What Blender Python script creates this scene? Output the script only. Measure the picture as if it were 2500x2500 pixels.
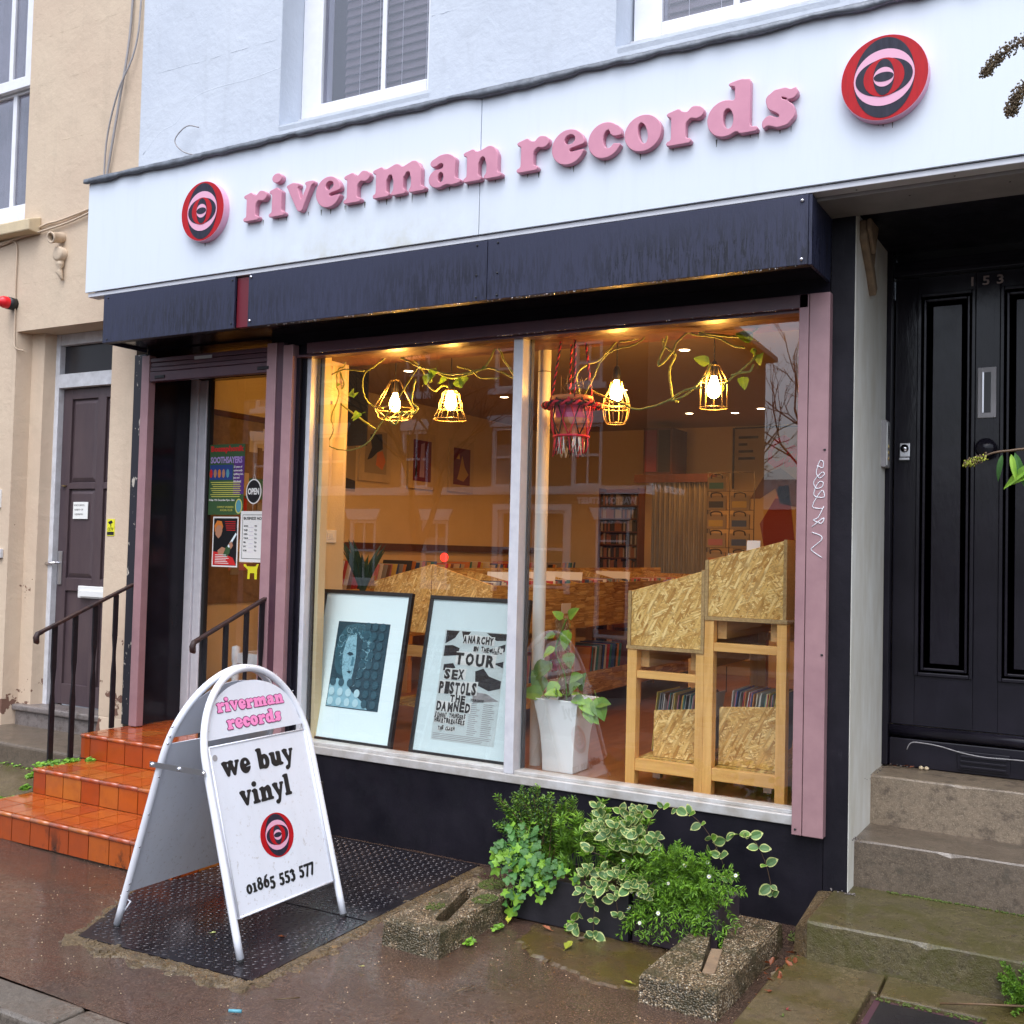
import bpy, math, random
import numpy as np
from mathutils import Vector, Matrix
for o in list(bpy.data.objects): bpy.data.objects.remove(o)
S = bpy.context.scene
COL = S.collection
# ---------------------------------------------------------------- camera
cd = bpy.data.cameras.new('camera'); cam = bpy.data.objects.new('camera', cd); COL.objects.link(cam)
rt, up, fw = (0.866579, 0.498419, 0.024895), (-0.003353, -0.044068, 0.999023), (-0.499029, 0.865816, 0.036517)
cam.matrix_world = Matrix(((rt[0], up[0], -fw[0], 0), (rt[1], up[1], -fw[1], -4.80), (rt[2], up[2], -fw[2], 1.62), (0, 0, 0, 1)))
cd.sensor_width = 36; cd.lens = 37.57; cd.clip_start = .05; cd.clip_end = 500
S.camera = cam
# ---------------------------------------------------------------- sky and overcast sun
W = bpy.data.worlds.new('World'); S.world = W; W.use_nodes = True
nt = W.node_tree; nt.nodes.clear()
sky = nt.nodes.new('ShaderNodeTexSky'); sky.sky_type = 'NISHITA'; sky.sun_disc = False
SUN_EL, SUN_AZ = math.radians(62), math.radians(165)
sky.sun_elevation = SUN_EL; sky.sun_rotation = SUN_AZ; sky.air_density = 1.0; sky.dust_density = 4.0; sky.ozone_density = 1.0
hs = nt.nodes.new('ShaderNodeHueSaturation'); hs.inputs['Saturation'].default_value = .40
mx = nt.nodes.new('ShaderNodeMix'); mx.data_type = 'RGBA'; mx.blend_type = 'MULTIPLY'; mx.inputs[0].default_value = 1
mx.inputs[7].default_value = (.95, 1.0, 1.09, 1)
bg = nt.nodes.new('ShaderNodeBackground'); bg.inputs[1].default_value = .15
wo = nt.nodes.new('ShaderNodeOutputWorld')
nt.links.new(sky.outputs[0], hs.inputs['Color']); nt.links.new(hs.outputs[0], mx.inputs[6])
nt.links.new(mx.outputs[2], bg.inputs[0]); nt.links.new(bg.outputs[0], wo.inputs[0])
sl = bpy.data.lights.new('sun', 'SUN'); sl.energy = .5; sl.angle = math.radians(70); sl.color = (1, .97, .93)
so = bpy.data.objects.new('sun', sl); COL.objects.link(so)
d = Vector((math.sin(SUN_AZ) * math.cos(SUN_EL), math.cos(SUN_AZ) * math.cos(SUN_EL), math.sin(SUN_EL)))
so.rotation_euler = d.to_track_quat('Z', 'Y').to_euler(); so.location = (0, -10, 20)
S.render.engine = 'CYCLES'
S.view_settings.view_transform = 'Standard'; S.view_settings.look = 'None'
S.view_settings.gamma = 1; S.view_settings.use_curve_mapping = False; S.view_settings.exposure = 1.06
S.cycles.max_bounces = 8; S.cycles.transparent_max_bounces = 12; S.cycles.sample_clamp_indirect = 6
S.cycles.diffuse_bounces = 4; S.cycles.caustics_reflective = False; S.cycles.caustics_refractive = False
R = random.Random(7)
U = R.uniform
PI = math.pi
# ---------------------------------------------------------------- object helpers
OFF = {}
def tag(o, label=None, cat=None, group=None, kind=None):
    for k, v in (('label', label), ('category', cat), ('group', group), ('kind', kind)):
        if v: o[k] = v
    return o
def thing(name, loc, label, cat, group=None):
    o = bpy.data.objects.new(name, None); COL.objects.link(o); o.location = loc; o.empty_display_size = .1
    OFF[o.name] = Vector(loc); return tag(o, label, cat, group)
class MB:
    def __init__(s): s.v = []; s.f = []; s.mi = []; s.m = 0; s.xf = None; s.sm = []; s.smooth = False
    def add(s, vs, fs):
        n = len(s.v)
        if s.xf is not None: vs = [tuple(s.xf @ Vector(p)) for p in vs]
        s.v += [tuple(p) for p in vs]; s.f += [tuple(i + n for i in f) for f in fs]
        s.mi += [s.m] * len(fs); s.sm += [s.smooth] * len(fs); return s
    def box(s, x0, x1, y0, y1, z0, z1):
        if x0 > x1: x0, x1 = x1, x0
        if y0 > y1: y0, y1 = y1, y0
        if z0 > z1: z0, z1 = z1, z0
        return s.add([(x0, y0, z0), (x1, y0, z0), (x1, y1, z0), (x0, y1, z0), (x0, y0, z1), (x1, y0, z1), (x1, y1, z1), (x0, y1, z1)],
                     [(0, 3, 2, 1), (4, 5, 6, 7), (0, 1, 5, 4), (1, 2, 6, 5), (2, 3, 7, 6), (3, 0, 4, 7)])
    def hexa(s, p):
        return s.add(p, [(0, 3, 2, 1), (4, 5, 6, 7), (0, 1, 5, 4), (1, 2, 6, 5), (2, 3, 7, 6), (3, 0, 4, 7)])
    def prism(s, pts, vec):
        n = len(pts); v = Vector(vec)
        vs = [Vector(p) for p in pts] + [Vector(p) + v for p in pts]
        return s.add(vs, [tuple(range(n)), tuple(range(2 * n - 1, n - 1, -1))] + [(i, i + n, (i + 1) % n + n, (i + 1) % n) for i in range(n)])
    def tube(s, pts, r, n=6, cap=True, closed=False):
        P = [Vector(p) for p in pts]; N = len(P)
        rr = r if isinstance(r, (list, tuple)) else [r] * N
        vs = []; prev = None
        for i in range(N):
            if closed: t = P[(i + 1) % N] - P[i - 1]
            else: t = P[min(i + 1, N - 1)] - P[max(i - 1, 0)]
            if t.length < 1e-9: t = Vector((0, 0, 1))
            t.normalize()
            a = prev if prev is not None else (Vector((0, 0, 1)) if abs(t.z) < .9 else Vector((1, 0, 0)))
            a = a - t * a.dot(t)
            if a.length < 1e-6: a = Vector((1, 0, 0)) - t * t.x
            a.normalize(); b = t.cross(a); prev = a
            for k in range(n):
                w = 2 * PI * k / n; vs.append(P[i] + (a * math.cos(w) + b * math.sin(w)) * rr[i])
        fs = []
        for i in range(N if closed else N - 1):
            j = (i + 1) % N
            for k in range(n): fs.append((i * n + k, i * n + (k + 1) % n, j * n + (k + 1) % n, j * n + k))
        if cap and not closed: fs += [tuple(range(n - 1, -1, -1)), tuple(range((N - 1) * n, N * n))]
        o = s.smooth; s.smooth = True; s.add(vs, fs); s.smooth = o; return s
    def lathe(s, prof, c=(0, 0, 0), n=16, sx=1, sy=1):
        vs = []; fs = []
        for r, z in prof:
            for k in range(n): vs.append((c[0] + r * sx * math.cos(2 * PI * k / n), c[1] + r * sy * math.sin(2 * PI * k / n), c[2] + z))
        for i in range(len(prof) - 1):
            for k in range(n): fs.append((i * n + k, i * n + (k + 1) % n, (i + 1) * n + (k + 1) % n, (i + 1) * n + k))
        o = s.smooth; s.smooth = True; s.add(vs, fs); s.smooth = o; return s
    def ball(s, c, r, n=8, m=5, sz=1.):
        return s.lathe([(r * math.sin(PI * i / m) + 1e-5, -r * sz * math.cos(PI * i / m)) for i in range(m + 1)], c, n)
    def mesh(s, name, mats, off=(0, 0, 0)):
        me = bpy.data.meshes.new(name)
        ox, oy, oz = off
        me.from_pydata([(a - ox, b - oy, c - oz) for a, b, c in s.v], [], s.f)
        for m in (mats if isinstance(mats, (list, tuple)) else [mats]): me.materials.append(m)
        me.polygons.foreach_set('material_index', s.mi); me.polygons.foreach_set('use_smooth', s.sm); me.update()
        return me
    def build(s, name, mats, parent=None, bev=0, label=None, cat=None, group=None, kind=None, seg=2):
        if parent is not None: off = OFF[parent.name]; loc = (0, 0, 0)
        else:
            a = np.array(s.v); lo, hi = a.min(0), a.max(0)
            off = Vector(((lo[0] + hi[0]) / 2, (lo[1] + hi[1]) / 2, lo[2])); loc = off
        me = s.mesh(name, mats, off)
        o = bpy.data.objects.new(name, me); COL.objects.link(o); o.location = loc
        if parent is not None: o.parent = parent
        OFF[o.name] = Vector(off)
        if bev:
            b = o.modifiers.new('bevel', 'BEVEL'); b.width = bev; b.segments = seg; b.limit_method = 'ANGLE'; b.angle_limit = .6; b.harden_normals = False
        return tag(o, label, cat, group, kind)
def B(*a): return MB().box(*a)
def put(name, me, parent, loc, rot=(0, 0, 0), sc=(1, 1, 1), **k):
    """instance of a shared mesh at a world position, as child of parent (or top level)"""
    o = bpy.data.objects.new(name, me); COL.objects.link(o)
    off = OFF[parent.name] if parent is not None else Vector((0, 0, 0))
    o.location = Vector(loc) - off; o.rotation_euler = rot; o.scale = sc
    if parent is not None: o.parent = parent
    OFF[o.name] = Vector(loc)
    return tag(o, **k)
def smooth_path(pts, sub=4):
    P = [Vector(p) for p in pts]; out = []
    for i in range(len(P) - 1):
        p0, p1, p2, p3 = P[max(i - 1, 0)], P[i], P[i + 1], P[min(i + 2, len(P) - 1)]
        for k in range(sub):
            t = k / sub
            out.append(.5 * ((2 * p1) + (p2 - p0) * t + (2 * p0 - 5 * p1 + 4 * p2 - p3) * t * t + (3 * p1 - p0 - 3 * p2 + p3) * t ** 3))
    out.append(P[-1]); return out
# ---------------------------------------------------------------- materials
MT = {}
class NT:
    def __init__(s, name):
        s.mat = bpy.data.materials.new(name); s.mat.use_nodes = True; s.t = s.mat.node_tree; s.t.nodes.clear()
        s.out = s.n('ShaderNodeOutputMaterial'); MT[name] = s.mat
        s.geo = s.n('ShaderNodeNewGeometry'); s.pos = s.geo.outputs['Position']
    def n(s, ty, **k):
        q = s.t.nodes.new(ty)
        for a, b in k.items(): setattr(q, a, b)
        return q
    def l(s, a, b): s.t.links.new(a, b)
    def map(s, sc=(1, 1, 1), rot=(0, 0, 0), src=None):
        m = s.n('ShaderNodeMapping'); s.l(src or s.pos, m.inputs[0]); m.inputs['Scale'].default_value = sc; m.inputs['Rotation'].default_value = rot
        return m.outputs[0]
    def noise(s, scale, det=4, rough=.55, vec=None, dist=0):
        q = s.n('ShaderNodeTexNoise'); s.l(vec or s.pos, q.inputs['Vector']); q.inputs['Scale'].default_value = scale
        q.inputs['Detail'].default_value = det; q.inputs['Roughness'].default_value = rough; q.inputs['Distortion'].default_value = dist; return q.outputs[0]
    def vor(s, scale, vec=None, feat='F1', out='Distance', rnd=1):
        q = s.n('ShaderNodeTexVoronoi'); q.feature = feat; s.l(vec or s.pos, q.inputs['Vector']); q.inputs['Scale'].default_value = scale
        q.inputs['Randomness'].default_value = rnd; return q.outputs[out]
    def ramp(s, f, stops, interp='LINEAR'):
        q = s.n('ShaderNodeValToRGB'); s.l(f, q.inputs[0]); e = q.color_ramp.elements; q.color_ramp.interpolation = interp
        while len(e) < len(stops): e.new(.5)
        for i, (p, c) in enumerate(stops):
            e[i].position = p; e[i].color = (c, c, c, 1) if isinstance(c, (int, float)) else (*c, 1)
        return q.outputs[0]
    def mix(s, f, a, b, mode='MIX'):
        q = s.n('ShaderNodeMix', data_type='RGBA', blend_type=mode)
        for i, v in ((0, f), (6, a), (7, b)):
            if isinstance(v, (int, float)): q.inputs[i].default_value = v if i == 0 else (v, v, v, 1)
            elif isinstance(v, tuple): q.inputs[i].default_value = (*v, 1)
            else: s.l(v, q.inputs[i])
        return q.outputs[2]
    def math(s, op, a, b=0, c=0):
        q = s.n('ShaderNodeMath', operation=op)
        for i, v in enumerate((a, b, c)):
            if isinstance(v, (int, float)): q.inputs[i].default_value = v
            else: s.l(v, q.inputs[i])
        return q.outputs[0]
    def sep(s, v=None):
        q = s.n('ShaderNodeSeparateXYZ'); s.l(v or s.pos, q.inputs[0]); return q.outputs
    def bump(s, h, st=.3, dist=.01, normal=None):
        q = s.n('ShaderNodeBump'); s.l(h, q.inputs['Height']); q.inputs['Strength'].default_value = st; q.inputs['Distance'].default_value = dist
        if normal: s.l(normal, q.inputs['Normal'])
        return q.outputs[0]
    def rnd(s): return s.n('ShaderNodeObjectInfo').outputs['Random']
    def pri(s, col, rough=.5, metal=0, nrm=None, spec=.5, coat=0, sub=None, **k):
        q = s.n('ShaderNodeBsdfPrincipled')
        def st(i, v):
            if isinstance(v, (int, float)): q.inputs[i].default_value = v
            elif isinstance(v, tuple): q.inputs[i].default_value = (*v, 1)
            else: s.l(v, q.inputs[i])
        st('Base Color', col); st('Roughness', rough); st('Metallic', metal); st('Specular IOR Level', spec); st('Coat Weight', coat)
        if nrm: s.l(nrm, q.inputs['Normal'])
        for a, b in k.items(): st(a.replace('_', ' '), b)
        s.l(q.outputs[0], s.out.inputs[0]); return s.mat
def mat(name, c1, c2=None, rough=.5, sc=6, bump=.0, bsc=60, metal=0, spec=.5, coat=0, stretch=(1, 1, 1), rnd=0, det=4, bd=.004):
    N = NT(name); v = N.map(stretch) if stretch != (1, 1, 1) else N.pos
    col = c1
    if c2: col = N.mix(N.ramp(N.noise(sc, det, .6, v), [(.3, 0), (.7, 1)]), c1, c2)
    if rnd:
        r = N.rnd(); h = N.n('ShaderNodeHueSaturation'); N.l(N.math('MULTIPLY_ADD', r, rnd, 1 - rnd / 2), h.inputs['Value'])
        if isinstance(col, tuple): h.inputs['Color'].default_value = (*col, 1)
        else: N.l(col, h.inputs['Color'])
        col = h.outputs[0]
    nr = N.bump(N.noise(bsc, 3, .6, v), bump, bd) if bump else None
    return N.pri(col, rough, metal, nr, spec, coat)
# painted render of the upper wall, pale blue white, with coarse trowel relief
def render_wall(name, c1, c2, peel=None):
    N = NT(name); p = N.pos
    big = N.noise(1.3, 4, .6); fine = N.noise(28, 5, .65); mid = N.noise(7, 4, .6, dist=.4)
    col = N.mix(N.ramp(big, [(.3, 0), (.7, 1)]), c1, c2)
    col = N.mix(N.ramp(N.noise(5, 6, .7), [(.5, 0), (.75, .5)]), col, tuple(x * .8 for x in c1)); col = N.mix(N.ramp(N.noise(1.6, 6, .7, N.map((5, 5, .5))), [(.55, 0), (.75, .35)]), col, tuple(x * .68 for x in c1))
    if peel:
        z = N.sep()[2]
        m = N.math('ADD', N.noise(5.5, 5, .62), N.math('MULTIPLY', N.math('SUBTRACT', 1.1, z), .16))
        f = N.ramp(m, [(.665, 0), (.68, 1)])
        col = N.mix(f, col, peel)
    # ashlar joints scribed in the render
    h = N.math('ADD', N.math('MULTIPLY', mid, .7), N.math('MULTIPLY', fine, .35))
    nr = N.bump(h, .6, .012)
    return N.pri(col, .75, 0, nr, .3)
render_wall('render_white', (.585, .63, .70), (.51, .555, .63))
render_wall('render_beige', (.62, .50, .37), (.56, .43, .32), peel=(.17, .09, .065))
mat('paint_white', (.80, .81, .85), (.72, .73, .78), rough=.45, sc=9, bump=.15, bsc=40)
mat('paint_old_white', (.66, .67, .70), (.50, .50, .52), rough=.55, sc=14, bump=.3, bsc=50)
# signboard with grime running down under the letters
N = NT('sign_panel'); v = N.map((9, 9, .9))
st = N.ramp(N.noise(3, 5, .7, v), [(.50, 0), (.85, .35)])
x, y, z = N.sep(); low = N.ramp(z, [(0, 0), (1, 1)])
mr = N.n('ShaderNodeMapRange'); N.l(z, mr.inputs[0]); mr.inputs[1].default_value = 3.42; mr.inputs[2].default_value = 3.18
xr = N.n('ShaderNodeMapRange'); N.l(x, xr.inputs[0]); xr.inputs[1].default_value = -4.9; xr.inputs[2].default_value = -3.6
xr2 = N.n('ShaderNodeMapRange'); N.l(x, xr2.inputs[0]); xr2.inputs[1].default_value = -2.4; xr2.inputs[2].default_value = -3.2
g = N.math('MULTIPLY', N.math('MULTIPLY', mr.outputs[0], xr.outputs[0]), xr2.outputs[0])
g = N.math('MULTIPLY', g, N.ramp(N.noise(6, 5, .7), [(.35, 0), (.7, .8)]))
col = N.mix(st, (.66, .72, .80), (.57, .62, .67)); col = N.mix(g, col, (.50, .50, .42))
N.pri(col, .28, 0, N.bump(N.noise(1.5, 2), .08, .01), .5)
mat('soot', (.06, .065, .06), (.16, .17, .16), rough=.8, sc=30)
mat('lead', (.20, .22, .25), (.10, .11, .13), rough=.45, sc=14, bump=.6, bsc=18, metal=.3, bd=.01)
# pink letters, grimy
mat('pink_letter', (.62, .27, .36), (.55, .23, .32), rough=.42, sc=8, bump=.08, bsc=30)
mat('pink_print', (.90, .28, .56), rough=.35); mat('black_print', (.012, .012, .014), rough=.4)
mat('plum_print', (.16, .03, .10), rough=.4)
mat('logo_red', (.48, .006, .012), (.36, .006, .012), rough=.5, spec=.25, sc=12, stretch=(6, 6, 1))
mat('logo_black', (.014, .014, .028), (.03, .03, .05), rough=.5, spec=.25, sc=12, stretch=(6, 6, 1))
mat('logo_pink', (.74, .38, .52), rough=.4)
# wet black boards of the shutter box
N = NT('black_board'); v = N.map((14, 14, 1.6)); dr = N.noise(5, 6, .75, v, .6)
x, y, z = N.sep(); mr = N.n('ShaderNodeMapRange'); N.l(z, mr.inputs[0]); mr.inputs[1].default_value = 3.14; mr.inputs[2].default_value = 2.98
f = N.math('MULTIPLY', N.ramp(dr, [(.46, 0), (.54, 1)]), mr.outputs[0])
f = N.math('MULTIPLY', f, N.ramp(N.noise(1.1, 3), [(.35, .25), (.6, 1)]))
col = N.mix(f, (.024, .027, .056), (.007, .007, .013)); col = N.mix(N.ramp(N.noise(.9, 3), [(.4, 0), (.75, .5)]), col, (.034, .038, .075))
N.pri(col, N.mix(f, .5, .25), 0, N.bump(dr, .5, .004), .35)
N = NT('black_paint'); a = N.noise(3, 5, .65); v = N.map((10, 10, 1))
col = N.mix(N.ramp(a, [(.35, 0), (.7, 1)]), (.006, .0055, .009), (.015, .013, .019))
col = N.mix(N.ramp(N.noise(5, 6, .8, v), [(.63, 0), (.74, .35)]), col, (.08, .08, .09))
N.pri(col, N.ramp(N.noise(8, 4), [(.3, .38), (.7, .65)]), 0, N.bump(N.noise(16, 5, .7), .3, .006), .2)
N = NT('black_flaking'); f = N.ramp(N.noise(22, 4, .7, N.map((1, 1, .35))), [(.60, 0), (.62, 1)])
N.pri(N.mix(f, (.016, .015, .022), (.5, .45, .38)), .5, 0, N.bump(f, .4, .004))
N = NT('gloss_black'); col = N.mix(N.ramp(N.noise(4, 4), [(.3, 0), (.7, 1)]), (.008, .007, .011), (.015, .013, .020))
N.pri(col, N.ramp(N.noise(5, 4), [(.3, .10), (.75, .24)]), 0, N.bump(N.noise(9, 4, .6, N.map((3, 3, 1))), .25, .004), .24)
mat('dusty_pink', (.35, .205, .215), (.29, .165, .18), rough=.38, sc=10, bump=.1, bsc=80)
mat('plum_paint', (.085, .035, .045), (.06, .025, .04), rough=.35, sc=8, bump=.1)
mat('maroon_gap', (.13, .008, .018), rough=.4)
mat('soffit', (.36, .34, .35), (.28, .27, .27), rough=.6, sc=7, bump=.1)
mat('aluminium', (.66, .66, .69), (.56, .56, .60), rough=.42, sc=16, metal=.1, bump=.05)
mat('alu_sill', (.62, .62, .62), (.40, .37, .33), rough=.4, sc=8, metal=.2, bump=.2)
mat('steel', (.55, .55, .57), rough=.28, metal=.9); mat('rubber', (.012, .012, .013), rough=.7)
mat('chrome_bolt', (.75, .75, .78), rough=.15, metal=1)
mat('reveal_grey', (.80, .80, .75), (.64, .61, .52), rough=.7, sc=4, bump=.35, bsc=30, stretch=(2, 2, .7))
mat('plywood_edge', (.25, .17, .10), (.16, .11, .07), rough=.8, sc=20, bump=.3)
# glass: thin sheet, reflection by angle over clear transmission
def glass(name, f0, tint=(1, 1, 1), rough=0.):
    N = NT(name); t = N.n('ShaderNodeBsdfTransparent'); t.inputs[0].default_value = (*tint, 1)
    g = N.n('ShaderNodeBsdfGlossy'); g.inputs['Roughness'].default_value = rough
    dt = N.n('ShaderNodeVectorMath', operation='DOT_PRODUCT'); N.l(N.geo.outputs['Normal'], dt.inputs[0]); N.l(N.geo.outputs['Incoming'], dt.inputs[1])
    k = N.math('POWER', N.math('SUBTRACT', 1, N.math('ABSOLUTE', dt.outputs['Value'])), 5)
    m = N.n('ShaderNodeMixShader'); N.l(N.math('MULTIPLY_ADD', k, 1 - f0, f0), m.inputs[0]); N.l(t.outputs[0], m.inputs[1]); N.l(g.outputs[0], m.inputs[2]); N.l(m.outputs[0], N.out.inputs[0])
    return N.mat
glass('window_glass', .14, (.97, 1, .99)); glass('sash_glass', .12, (.85, .85, .9)); glass('picture_glass', .05); glass('bottle_glass', .08, (.93, .95, .9))
# paving
def wet(name, c1, c2, c3, sc=3, moss=None, bs=.5, rlo=.12, agg=190, dirt=(.07, .05, .035), lo=.46, hi=.62):
    N = NT(name); a = N.noise(sc, 8, .68); b = N.noise(sc * .5, 5, .6); g = N.noise(agg, 3, .75); md = N.noise(38, 6, .75); sp = N.vor(95)
    col = N.mix(N.ramp(a, [(.32, 0), (.66, 1)]), c1, c2); col = N.mix(N.ramp(md, [(.38, .75), (.52, 0)]), col, tuple(x * .42 for x in c1)); col = N.mix(N.ramp(g, [(.52, 0), (.66, .8)]), col, c3)
    col = N.mix(N.ramp(N.noise(sc * 2.4, 6, .75), [(.54, 0), (.64, .7)]), col, dirt)
    if moss: col = N.mix(N.ramp(N.noise(sc * .9, 7, .75, N.map((1, 1, 1), (0, 0, 1))), [(.46, 0), (.56, .8)]), col, moss)
    col = N.mix(N.ramp(N.math('MULTIPLY', sp, N.math('ADD', .6, N.noise(7, 3))), [(.055, .8), (.075, 0)]), col, tuple(min(.6, x * 2.6) for x in c3))
    ro = N.math('ADD', N.ramp(b, [(lo, rlo), (hi, .6)]), N.math('MULTIPLY', N.math('SUBTRACT', md, .5), .3))
    h = N.math('ADD', N.math('ADD', N.math('MULTIPLY', g, .3), N.math('MULTIPLY', md, .7)), N.math('MULTIPLY', a, 1.2))
    nr = N.bump(h, bs, .014)
    wm = N.math('MULTIPLY', N.ramp(b, [(lo - .1, .62), (hi - .02, .12)]), N.ramp(md, [(.35, .35), (.6, 1)])); return N.pri(col, ro, 0, nr, .5, coat=wm, Coat_Roughness=N.ramp(md, [(.3, .22), (.65, .07)]))
wet('tarmac', (.080, .044, .030), (.045, .028, .021), (.19, .12, .085), sc=2.6, rlo=.07, lo=.50, hi=.68, agg=130)
wet('tarmac_green', (.090, .055, .022), (.070, .042, .02), (.15, .11, .05), sc=4, moss=(.085, .062, .012), rlo=.1)
wet('road', (.045, .042, .045), (.03, .03, .033), (.11, .1, .1), sc=2, agg=120)
wet('mossy_flag', (.115, .085, .038), (.07, .052, .024), (.20, .15, .085), sc=5, moss=(.065, .052, .012), rlo=.18)
wet('step_stone', (.135, .10, .072), (.095, .072, .05), (.20, .155, .11), sc=3.5, rlo=.35, bs=.35, dirt=(.06, .05, .035))
wet('step_stone_pale', (.25, .19, .13), (.17, .13, .09), (.34, .27, .19), sc=4.5, rlo=.4, bs=.35)
wet('step_stone_mossy', (.105, .085, .032), (.065, .052, .022), (.19, .16, .08), sc=7, moss=(.065, .058, .010), rlo=.3, bs=.6)
wet('mortar', (.15, .10, .045), (.075, .052, .026), (.24, .17, .09), sc=9, rlo=.12, bs=.9, agg=120)
wet('kerb_stone', (.15, .125, .10), (.09, .075, .06), (.21, .18, .15), sc=5, rlo=.2)
wet('grey_stone', (.20, .17, .16), (.14, .12, .115), (.27, .24, .22), sc=6, rlo=.45)
# exposed aggregate concrete of the weighted blocks
N = NT('aggregate'); v1 = N.vor(150, out='Color'); d1 = N.vor(150); sx = N.n('ShaderNodeSeparateColor'); N.l(v1, sx.inputs[0])
col = N.ramp(sx.outputs[0], [(0, (.09, .055, .025)), (.35, (.18, .12, .06)), (.6, (.32, .22, .12)), (.85, (.50, .39, .25)), (1, (.72, .64, .50))])
col = N.mix(N.ramp(d1, [(.4, 0), (.7, 1)]), col, (.04, .03, .02))
col = N.mix(N.ramp(N.noise(8, 6, .75), [(.45, 0), (.58, .8)]), col, (.045, .04, .018))
N.pri(col, .32, 0, N.bump(N.math('SUBTRACT', 1, d1), .8, .008), .5)
# quarry tiles
N = NT('quarry_tile'); r = N.rnd(); col = N.ramp(r, [(0, (.33, .055, .012)), (.45, (.40, .075, .012)), (.8, (.43, .10, .016)), (1, (.42, .135, .025))])
col = N.mix(N.ramp(N.noise(16, 5, .6), [(.4, 0), (.8, .5)]), col, (.22, .05, .02))
x, y, z = N.sep(); mr = N.n('ShaderNodeMapRange'); N.l(z, mr.inputs[0]); mr.inputs[1].default_value = .16; mr.inputs[2].default_value = .0
blk = N.math('MULTIPLY', N.ramp(N.noise(5.5, 6, .75, N.map((1.3, 1.3, .6))), [(.53, 0), (.62, 1)]), mr.outputs[0])
col = N.mix(blk, col, (.02, .016, .012))
N.pri(col, N.ramp(N.noise(7, 4), [(.3, .08), (.7, .26)]), 0, N.bump(N.noise(14, 3), .12, .004), .6, coat=.35)
mat('grout', (.03, .02, .016), (.05, .038, .03), rough=.8, sc=30)
mat('iron_black', (.008, .007, .010), (.018, .015, .018), rough=.4, spec=.3, sc=20, bump=.35, bsc=60)
mat('iron_rust', (.014, .011, .014), (.055, .024, .018), rough=.5, spec=.35, sc=26, bump=.5, bsc=60)
N = NT('tread_plate'); a = N.noise(3, 5); col = N.mix(N.ramp(a, [(.3, 0), (.7, 1)]), (.020, .019, .027), (.045, .036, .038))
N.pri(col, N.ramp(N.noise(2, 4), [(.4, .10), (.65, .38)]), .55, N.bump(N.noise(90, 3), .15, .002), .6)
N = NT('aboard_white'); zz_ = N.sep()[2]; dm_ = N.math('MULTIPLY', N.ramp(N.noise(45, 6, .75), [(.58, 0), (.66, 1)]), N.ramp(zz_, [(.12, .8), (.75, .08)])); N.pri(N.mix(N.ramp(N.noise(4, 6, .7, N.map((2, 2, .6))), [(.45, 0), (.8, .4)]), N.mix(dm_, (.74, .77, .84), (.36, .32, .28)), (.60, .62, .66)), .32); mat('aboard_tube', (.80, .82, .88), (.75, .77, .83), rough=.25, sc=8, bump=.08, bsc=130, bd=.002)
# timber and osb
def osb(name, k=1., warm=1.):
    N = NT(name); c = None
    ofs = N.n('ShaderNodeVectorMath', operation='ADD'); N.l(N.pos, ofs.inputs[0]); N.l(N.math('MULTIPLY', N.rnd(), 7), ofs.inputs[1])
    lay = [(.1, 17, 85), (1.3, 15, 100), (2.5, 13, 75), (.7, 24, 140), (1.9, 16, 120), (3.0, 22, 150), (2.2, 15, 95), (.4, 20, 130), (1.1, 13, 80)]
    for i, (ro, a, b) in enumerate(lay):
        m = N.map((1, 1, 1), (0, ro, 0), ofs.outputs[0]); wv = N.n('ShaderNodeVectorMath', operation='ADD'); N.l(m, wv.inputs[0])
        wn_ = N.n('ShaderNodeTexNoise'); N.l(m, wn_.inputs['Vector']); wn_.inputs['Scale'].default_value = 14; sv = N.n('ShaderNodeVectorMath', operation='SCALE'); N.l(wn_.outputs['Color'], sv.inputs[0]); sv.inputs['Scale'].default_value = .010; N.l(sv.outputs[0], wv.inputs[1])
        m2 = N.map((a, 6, b), (0, 0, 0), wv.outputs[0]); q = N.n('ShaderNodeTexVoronoi'); N.l(m2, q.inputs['Vector']); q.inputs['Scale'].default_value = 1.; q.distance = 'CHEBYCHEV'
        s_ = N.n('ShaderNodeSeparateColor'); N.l(q.outputs['Color'], s_.inputs[0])
        cc = N.ramp(s_.outputs[0], [(0, (.36 * k, .17 * k, .035 * k * warm)), (.25, (.55 * k, .31 * k, .085 * k * warm)), (.65, (.66 * k, .42 * k, .135 * k * warm)), (1, (.82 * k, .60 * k, .26 * k * warm))])
        cc = N.mix(N.ramp(q.outputs['Distance'], [(.36, 0), (.62, .55)]), cc, (.22 * k, .10 * k, .02 * k))
        c = cc if c is None else N.mix(N.ramp(s_.outputs[1], [(.58, 0), (.60, 1)]), c, cc)
    fine = N.ramp(N.noise(1, 3, .7, N.map((60, 60, 240))), [(.3, .78), (.7, 1.12)])
    c = N.mix(1, c, fine, 'MULTIPLY')
    return N.pri(c, .6, 0, N.bump(c, .25, .002), .3)
osb('osb', 1.22); osb('osb_dark', .95, .8); mat('osb_edge', (.50, .33, .14), (.30, .18, .07), rough=.8, sc=90, bump=.4, bsc=120)
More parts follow.
